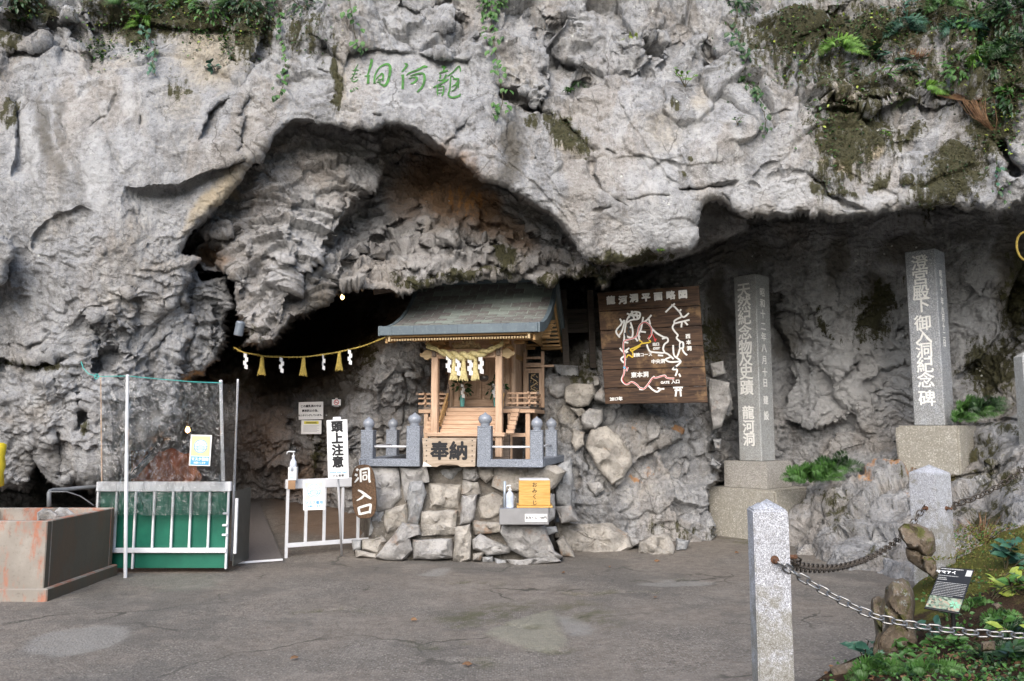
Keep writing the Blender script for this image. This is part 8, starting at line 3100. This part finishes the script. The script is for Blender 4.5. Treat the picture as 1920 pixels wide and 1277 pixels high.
def build_plants():
    # ---- on the cliff
    G = 'ferns rooted in the cliff'
    p, n = C(1188, 62)
    fern('fern', 'bright yellow green fern above the hanging rounded boulder', p, 6, .26, LF_YEL, 1, n, .6, .34, group=G)
    p, n = C(1283, 152)
    broadleaf('leafy_plant', 'small fresh green plant on the ledge of the pale slab', p, 22, .07, LF_LIGHT, 2, n, .6, .12, spread=.14, stems=5, group='leafy plants in the cliff')
    p, n = C(1080, 138)
    fern('fern', 'dark fern at the top of the black crevice', p, 5, .22, LF_DARK, 3, n, .2, .3, group=G)
    p, n = C(1062, 178)
    tuft('palm_grass', 'dark fan shaped leaves in the black crevice', p, 34, .22, LF_MID, 4, 'plant', n, .03, 1.0, .9)
    for i, (u, v, m, L, nn, lab) in enumerate(((238, 14, LF_MID, .26, 6, 'green fern highest at the upper left on the soil ledge'), (268, 32, LF_LIGHT, .24, 6, 'bright fern drooping from the upper left soil ledge'), (345, 6, LF_LIGHT, .2, 5, 'yellowish fern under the top edge above the warm stained rock'), (440, 8, LF_MID, .28, 6, 'fern in the dark corner left of the diagonal crack'), (1562, 100, LF_LIGHT, .30, 7, 'bright fern with long drooping fingers beside the strap leaves'), (1592, 90, LF_MID, .26, 6, 'feathery fern just right of the bright drooping one'),
                                               (1735, 162, LF_LIGHT, .32, 5, 'pale fern with two broad drooping fronds'), (1826, 122, LF_LIGHT, .30, 6, 'fern below the dark soil pocket at the far right'), (1846, 96, LF_MID, .34, 7, 'large fern among roots at the upper right'), (1690, 62, LF_BLUE, .3, 7, 'bluish fern clump below the top right moss'), (1790, 60, LF_BLUE, .36, 7, 'wide bluish fern near the top right corner'), (1900, 96, LF_DARK, .40, 9, 'dark bushy fern cut by the right edge'), (1880, 30, LF_DARK, .42, 9, 'dark fern in the extreme top right corner'), (1765, 18, LF_MID, .3, 7, 'fern at the top edge above the right moss'))):
        p, n = C(u, v)
        fern('fern', lab, p, nn + 3, L * 1.3, m, 20 + i, (n.x * .5, n.y, 0), .7, .30, group=G, droop=.95)
    for i, (u, v, m, nn, L, lab) in enumerate(((1628, 118, LF_DARK, 16, .22, 'long dark strap leaves on the mossy right ledge'), (1675, 128, LF_BLUE, 6, .2, 'single blade like leaves right of the dark strap leaves'), (1655, 156, LF_MID, 8, .14, 'small green plant under the dark strap leaves'), (1598, 128, LF_MID, 8, .16, 'green tongue shaped leaves left of the dark strap leaves'), (1700, 150, LF_DARK, 9, .18, 'dark leaves beside the pale two frond fern'), (1660, 258, LF_LIGHT, 16, .05, 'tiny bright sprig on the bare rock of the right face'), (1378, 240, LF_MID, 10, .05, 'tiny sprig with a brown root on the pale face'), (1238, 470, LF_LIGHT, 14, .05, 'tiny bright sprig on the mossy lip of the overhang'), (1870, 170, LF_MID, 16, .14, 'leafy plant under the ferns at the right edge'), (1810, 175, LF_DARK, 10, .14, 'dark leaves at the head of the brown root bundle'))):
        p, n = C(u, v)
        broadleaf('leafy_plant', lab, p, nn, L, m, 60 + i, n, .34 if i < 5 else .6, .12 if i < 5 else .06, spread=.10 if i < 5 else .05, stems=3, group='leafy plants in the cliff', droop=.9)
    V = 'vines hanging on the cliff'
    vine('leafy vine hanging left of the carved name, longest on that side', [(512, -20), (520, 20), (528, 60), (532, 110), (535, 150), (520, 190)], LF_MID, 1, .085)
    vine('vine hanging down to the top left corner of the carved name', [(640, -20), (655, 15), (662, 50), (668, 85), (676, 100)], LF_MID, 2, .085, jitter=16)
    vine('thick leafy vine hanging right of the carved name', [(912, -20), (920, 20), (926, 60), (925, 100), (932, 150), (938, 200), (930, 225)], LF_MID, 3, .085, step=6, jitter=14)
    vine('dark vine hanging from the top at the middle of the right face', [(1372, -20), (1378, 25), (1372, 60), (1380, 95), (1392, 120)], LF_DARK, 4, .08, step=6, jitter=12)
    vine('vine tail trailing down over the pale right face', [(1392, 118), (1402, 140), (1412, 165), (1418, 195), (1425, 220), (1432, 255)], LF_DARK, 5, .075, step=8, jitter=12)
    vine('small vine curving along the top left soil ledge', [(270, 50), (285, 70), (292, 100), (290, 130), (293, 152)], LF_BLUE, 6, .075, step=11, jitter=8)
    vine('small creeper under the far right flake', [(1872, 310), (1868, 330), (1862, 350), (1868, 368)], LF_BLUE, 7, .06, step=10, jitter=10)
    p, n = C(405, 125)
    broadleaf('leafy_plant', 'three large heart shaped leaves on the warm stained rock', p, 6, .13, LF_BLUE, 90, n, .8, .05, spread=.05, stems=2, group='leafy plants in the cliff', droop=1.4)
    # bushy growth on the upper ledges
    for i, (u, v, r, m, cnt, lab) in enumerate(((300, 8, .30, LF_DARK, 190, 'dark bush on the upper left ledge beside the bright ferns'), (390, 18, .28, LF_MID, 170, 'green bush in the middle of the upper left ledge'), (468, 14, .30, LF_DARK, 190, 'dark bush at the head of the diagonal crack'), (565, 10, .22, LF_DARK, 110, 'dark leafy growth between the first two vines'), (1900, 40, .38, LF_DARK, 260, 'dark bush filling the top right corner'), (1830, 50, .30, LF_MID, 190, 'green bush left of the corner bush at the top right'), (1745, 45, .26, LF_DARK, 160, 'dark bush in the middle of the top right moss'), (1690, 20, .24, LF_BLUE, 140, 'bluish bush at the top edge of the right moss'), (1905, 190, .26, LF_DARK, 160, 'dark bush halfway down the right edge'), (1800, 140, .20, LF_MID, 120, 'low green bush beside the soil pocket'), (1858, 135, .24, LF_DARK, 150, 'dark bush over the brown hanging roots'), (1640, 95, .18, LF_DARK, 90, 'low dark bush behind the strap leaves'), (60, 4, .22, LF_DARK, 110, 'dark bush in the top left corner'), (930, 4, .2, LF_MID, 90, 'leafy head of the thick vine at the top edge'), (1385, 6, .2, LF_DARK, 90, 'leafy head of the dark vine at the top edge'))):
        p, n = C(u, v, .05)
        t = thing('cliff_shrub', lab, 'shrub', p, group='bushes on the cliff ledges')
        leafy('foliage', t, (0, 0, 0), m, cnt, r, .075, 300 + i, .6, (1, .45, .7), .5)
        mb = MB()
        q = random.Random(i)
        for k in range(6):
            mb.tube([(0, .08, 0), (q.uniform(-r, r) * .4, 0, q.uniform(-r, r) * .3), (q.uniform(-r, r) * .8, -.05, q.uniform(-r, r) * .6)], .005, 4)
        mb.build('stem', STEM, t)
    # hanging dead roots
    rr = random.Random(9)
    for lab, pts in (('brown bundle of dead roots hanging below the right ferns', [(1822, 175), (1832, 200), (1842, 230), (1850, 248)]), ('thin brown roots hanging from the soil pocket', [(1705, 95), (1712, 110), (1716, 125)])):
        mb = MB()
        W = [cliff_at(u, v, .06)[0] for u, v in pts]
        for k in range(40):
            j = Vector((rr.gauss(0, .06), -rr.uniform(0, .08), 0))
            e = rr.uniform(.5, 1.0)
            mb.tube([W[0] + j * 1.6 - W[0]] + [W[0].lerp(w, e) + j * (1.2 - .5 * i) + Vector((rr.gauss(0, .012), 0, 0)) - W[0] for i, w in enumerate(W[1:])], .0035, 4)
        tag(mb.build('dead_roots', LF_BROWN, loc=W[0]), lab, 'roots')
    # soft cushions of tiny cliff plants nobody could count
    mb = MB()
    rr = random.Random(12)
    for (u0, v0, su, sv, cnt) in ((182, 82, 16, 18, 150), (262, 85, 14, 14, 80), (370, 55, 18, 22, 130), (425, 75, 8, 20, 70), (1450, 60, 50, 40, 120), (1560, 80, 60, 30, 160), (1640, 80, 40, 14, 100), (1490, 115, 30, 40, 90), (1560, 210, 30, 50, 130), (1700, 110, 80, 40, 220), (1850, 60, 50, 40, 220), (1610, 40, 60, 25, 130), (1880, 200, 30, 60, 140), (300, 20, 90, 18, 260), (470, 40, 26, 30, 110), (40, 10, 40, 10, 60), (570, 40, 40, 40, 60)):
        for k in range(int(cnt * 2.2)):
            u, v = rr.gauss(u0, su), rr.gauss(v0, sv)
            if not (-60 < u < 1980 and -30 < v < 420):
                continue
            p, n = cliff_at(u, v, .015)
            add_leaf(mb, p, n * .5 + Vector((rr.uniform(-1, 1), rr.uniform(-.6, 0), rr.uniform(-1, .4))), rr.uniform(.02, .055), .6, rr, rr.choice((1, 1, 1, 2, 2, 2, 2, 0)))
    us, vs, G = CLIFF_GRID
    mk = MOSS_G[0]
    cand = np.argwhere((mk > .55) & (vs[:, None] < 430) & (us[None, :] > -20) & (us[None, :] < 1940))
    for i, j in cand[np.random.RandomState(4).randint(0, len(cand), 7000)]:
        if not (2 < i < len(vs) - 3 and 2 < j < len(us) - 3):
            continue
        p, n = cliff_at(us[j], vs[i], .004)
        add_leaf(mb, p, n * .8 + Vector((rr.uniform(-1, 1), rr.uniform(-.4, 0), rr.uniform(-1, .3))), rr.uniform(.012, .03), .5, rr, rr.choice((3, 3, 3, 2)))
    o = mb.build('cliff_undergrowth', [LF_YEL, LF_MID, LF_DARK, simple('dark_moss', (.055, .052, .02), .95, 0, .4, 30)])
    tag(o, 'tiny creeping plants scattered over the damp cliff ledges', 'undergrowth', kind='stuff')
    # ---- beside the monuments
    for i, (u, v, Y, m, L, nn, lab) in enumerate(((1520, 905, 10.7, LF_MID, .36, 9, 'green fern between the pillar foundation and the slope'), (1500, 900, 10.75, LF_MID, .30, 6, 'smaller fern against the right side of the pillar base'), (1562, 885, 10.9, LF_DARK, .34, 8, 'dark fern behind the others on the slope edge'), (1548, 900, 10.6, LF_MID, .28, 7, 'low fern at the front of the clump beside the pillar base'), (1815, 782, 10.4, LF_MID, .34, 8, 'fern right of the high pillar'), (1845, 772, 10.3, LF_DARK, .28, 7, 'darker fern on the ledge beyond the high pillar'), (1800, 792, 10.2, LF_MID, .22, 6, 'small fern touching the base of the high pillar'))):
        p = P(u, v, Y)
        fern('fern', lab, p, nn + 4, L * 1.5, m, 120 + i, (0, -1, .2), 1.5, .26, group='ferns beside the stone pillars')
    p = P(1530, 895, 10.8)
    tuft('bamboo_grass', 'pale bladed bamboo grass rising from the ferns beside the pillar', p, 26, .38, LF_LIGHT, 140, 'grass clump', (0, -.5, 0), .035, .8, .35)
    # ---- on the bank
    def bp(u, v):
        return bank_at(u, v)
    p = bp(1845, 1022)
    tuft('dry_shrub', 'reddish brown dry twiggy clump on the moss', p, 90, .42, LF_BROWN, 150, 'dry shrub', (0, 0, 0), .010, 1.1, .25)
    p = bp(1885, 1072)
    broadleaf('leafy_shrub', 'dark glossy shrub with blue green leaves at the right edge of the bank', p, 34, .12, LF_BLUE, 151, (0, -1, .2), .5, .22, 'shrub', spread=.2, stems=6)
    p = bp(1850, 1132)
    broadleaf('young_shrub', 'young plant with upright yellow green leaves right of the black plate', p, 18, .13, LF_YEL, 152, (0, -1, .2), .34, .22, 'plant', spread=.18, stems=4)
    p = bp(1900, 1118)
    broadleaf('leafy_shrub', 'mid green leafy plant below the glossy shrub', p, 36, .10, LF_MID, 153, (0, -1, .2), .45, .2, 'shrub', spread=.24, stems=6)
    for i, (u, v, m, L, nn, lab) in enumerate(((1828, 1140, LF_MID, .2, 6, 'small fern at the lower right corner of the black plate'), (1640, 1268, LF_MID, .26, 7, 'bright fern lowest at the corner of the bank'), (1870, 1165, LF_MID, .22, 7, 'fern above the bright chain near the right edge'), (1745, 1262, LF_MID, .22, 7, 'fern in front of the ground cover'), (1905, 1205, LF_DARK, .26, 8, 'dark fern under the chain at the right edge'))):
        fern('fern', lab, bp(u, v), nn + 1, L, m, 160 + i, (0, -1, .3), 1.1, .30, group='ferns on the planted bank')
    for i, (u, v, m, L, nn, lab) in enumerate(((1622, 1238, LF_BLUE, .12, 9, 'low rosette of blue green leaves at the foot of the narrow stone'), (1684, 1230, LF_MID, .09, 10, 'little green plant at the foot of the broad stone'), (1745, 1200, LF_BLUE, .09, 12, 'small blue green plant below the black plate'), (1760, 1218, LF_MID, .08, 14, 'green sprig under the chain below the plate'), (1800, 1225, LF_MID, .06, 30, 'bright small leaved plant in the middle of the bank'), (1915, 1215, LF_YEL, .09, 8, 'yellow green leaves under the chain end'), (1700, 1255, LF_MID, .08, 14, 'green seedling on the bare soil'), (1780, 1165, LF_DARK, .08, 14, 'dark seedling in the shade of the plate'), (1862, 1190, LF_MID, .09, 16, 'bushy seedling above the chain'), (1890, 1250, LF_DARK, .11, 20, 'dark leafy plant in the lower right corner'))):
        broadleaf('seedling', lab, bp(u, v), nn, L, m, 180 + i, (0, -1, .3), .45, .10, 'plant', spread=.1, stems=3, group='small plants on the bank', droop=.4)
    for i, (u, v, nn, L, lab) in enumerate(((1850, 1240, 60, .34, 'long dark grass clump arching over the ground cover'), (1900, 1180, 40, .28, 'dark grass clump at the right edge above the chain'), (1715, 1270, 36, .28, 'arching grass clump at the bottom edge of the bank'))):
        tuft('grass_clump', lab, bp(u, v), nn, L, LF_DARK if i < 2 else LF_MID, 200 + i, 'grass clump', (0, -.3, 0), .012, 1.2, .75, 'grass clumps on the bank')
    # ground cover and leaf litter
    mb = MB()
    rr = random.Random(31)
    for k in range(13000):
        u, v = rr.uniform(1500, 2150), rr.uniform(990, 1330)
        if v < 1278 - (u - 1500) * .95 or (v < 1080 and u < 1760):
            continue
        dens = perlin(np.array([[u / 60, v / 40, 2.2]]))[0]
        if rr.random() > .35 + dens * 1.3 + (.5 if v > 1225 and u > 1720 else 0):
            continue
        y = None
        p = bank_at(u, v)
        if p is None or p.z < .02 or p.y > cliff_at(u, v)[0].y - .1 or (p.y > 6.9 and u < 1800):
            continue
        kind = rr.random()
        if v < 1090:
            add_leaf(mb, p, (rr.uniform(-1, 1), rr.uniform(-1, .2), rr.uniform(.2, 1)), rr.uniform(.012, .03), .35, rr, rr.choice((4, 4, 1)))
        elif kind < .34:
            add_leaf(mb, p + Vector((0, 0, .004)), (rr.uniform(-1, 1), rr.uniform(-1, 1), rr.uniform(-.1, .2)), rr.uniform(.02, .05), .5, rr, 3)
        else:
            add_leaf(mb, p + Vector((0, 0, rr.uniform(.0, .05))), (rr.uniform(-1, 1), rr.uniform(-1, .3), rr.uniform(0, .8)), rr.uniform(.015, .034), .7, rr, rr.choice((0, 1, 1, 2)))
    for k in range(7000):
        u, v = rr.uniform(1730, 1990), rr.uniform(985, 1120)
        p = bank_at(u, v)
        if p.z < .12 or p.y < 5.2 or (u < 1790 and v < 1045) or p.y > cliff_at(u, v)[0].y - .1:
            continue
        add_leaf(mb, p, (rr.uniform(-1, 1), rr.uniform(-1, .2), rr.uniform(.1, 1)), rr.uniform(.010, .028), .35, rr, rr.choice((4, 4, 4, 1, 3)))
    o = mb.build('ground_cover', [LF_MID, LF_MID, LF_DARK, LF_BROWN, simple('moss_green', (.13, .135, .03), .9, 0, .3, 30)])
    tag(o, 'small leaved ground cover and leaf litter over the bank', 'ground cover', kind='stuff')
    # root along the kerb of the bank and fallen leaves on the paving
    mb = MB()
    q = [bank_at(1560, 1268), bank_at(1600, 1258), bank_at(1650, 1250), bank_at(1700, 1240)]
    mb.tube([a - q[0] + Vector((0, 0, .02)) for a in q], .03, 8, radii=[.035, .032, .028, .015])
    tag(mb.build('root', ST_MOSS, loc=q[0], smooth=True), 'brown root lying along the lower edge of the bank', 'root')
    for i, (u, v, lab) in enumerate(((1142, 1062, 'fallen leaf on the paving left of the rounded boulder'), (1226, 1052, 'fallen leaf on the paving before the rounded boulder'), (886, 1246, 'reddish fallen leaf near the bottom middle of the paving'), (1228, 1122, 'fallen leaf on the open paving right of the sandy patch'), (1058, 1075, 'fallen leaf before the tall ledge boulder'), (1385, 1036, 'fallen leaf near the pillar foundation'), (560, 1232, 'dead leaf lying on the lower left paving'), (770, 1161, 'dark dead leaf on the paving in the middle distance'))):
        p = PG(u, v, .012)
        m = MB()
        add_leaf(m, (0, 0, .004), (rr.uniform(-1, 1), rr.uniform(-1, 1), .05), .07, .5, rr)
        tag(m.build('fallen_leaf', LF_BROWN, loc=p), lab, 'fallen leaf', 'fallen leaves on the paving')


build_plants()
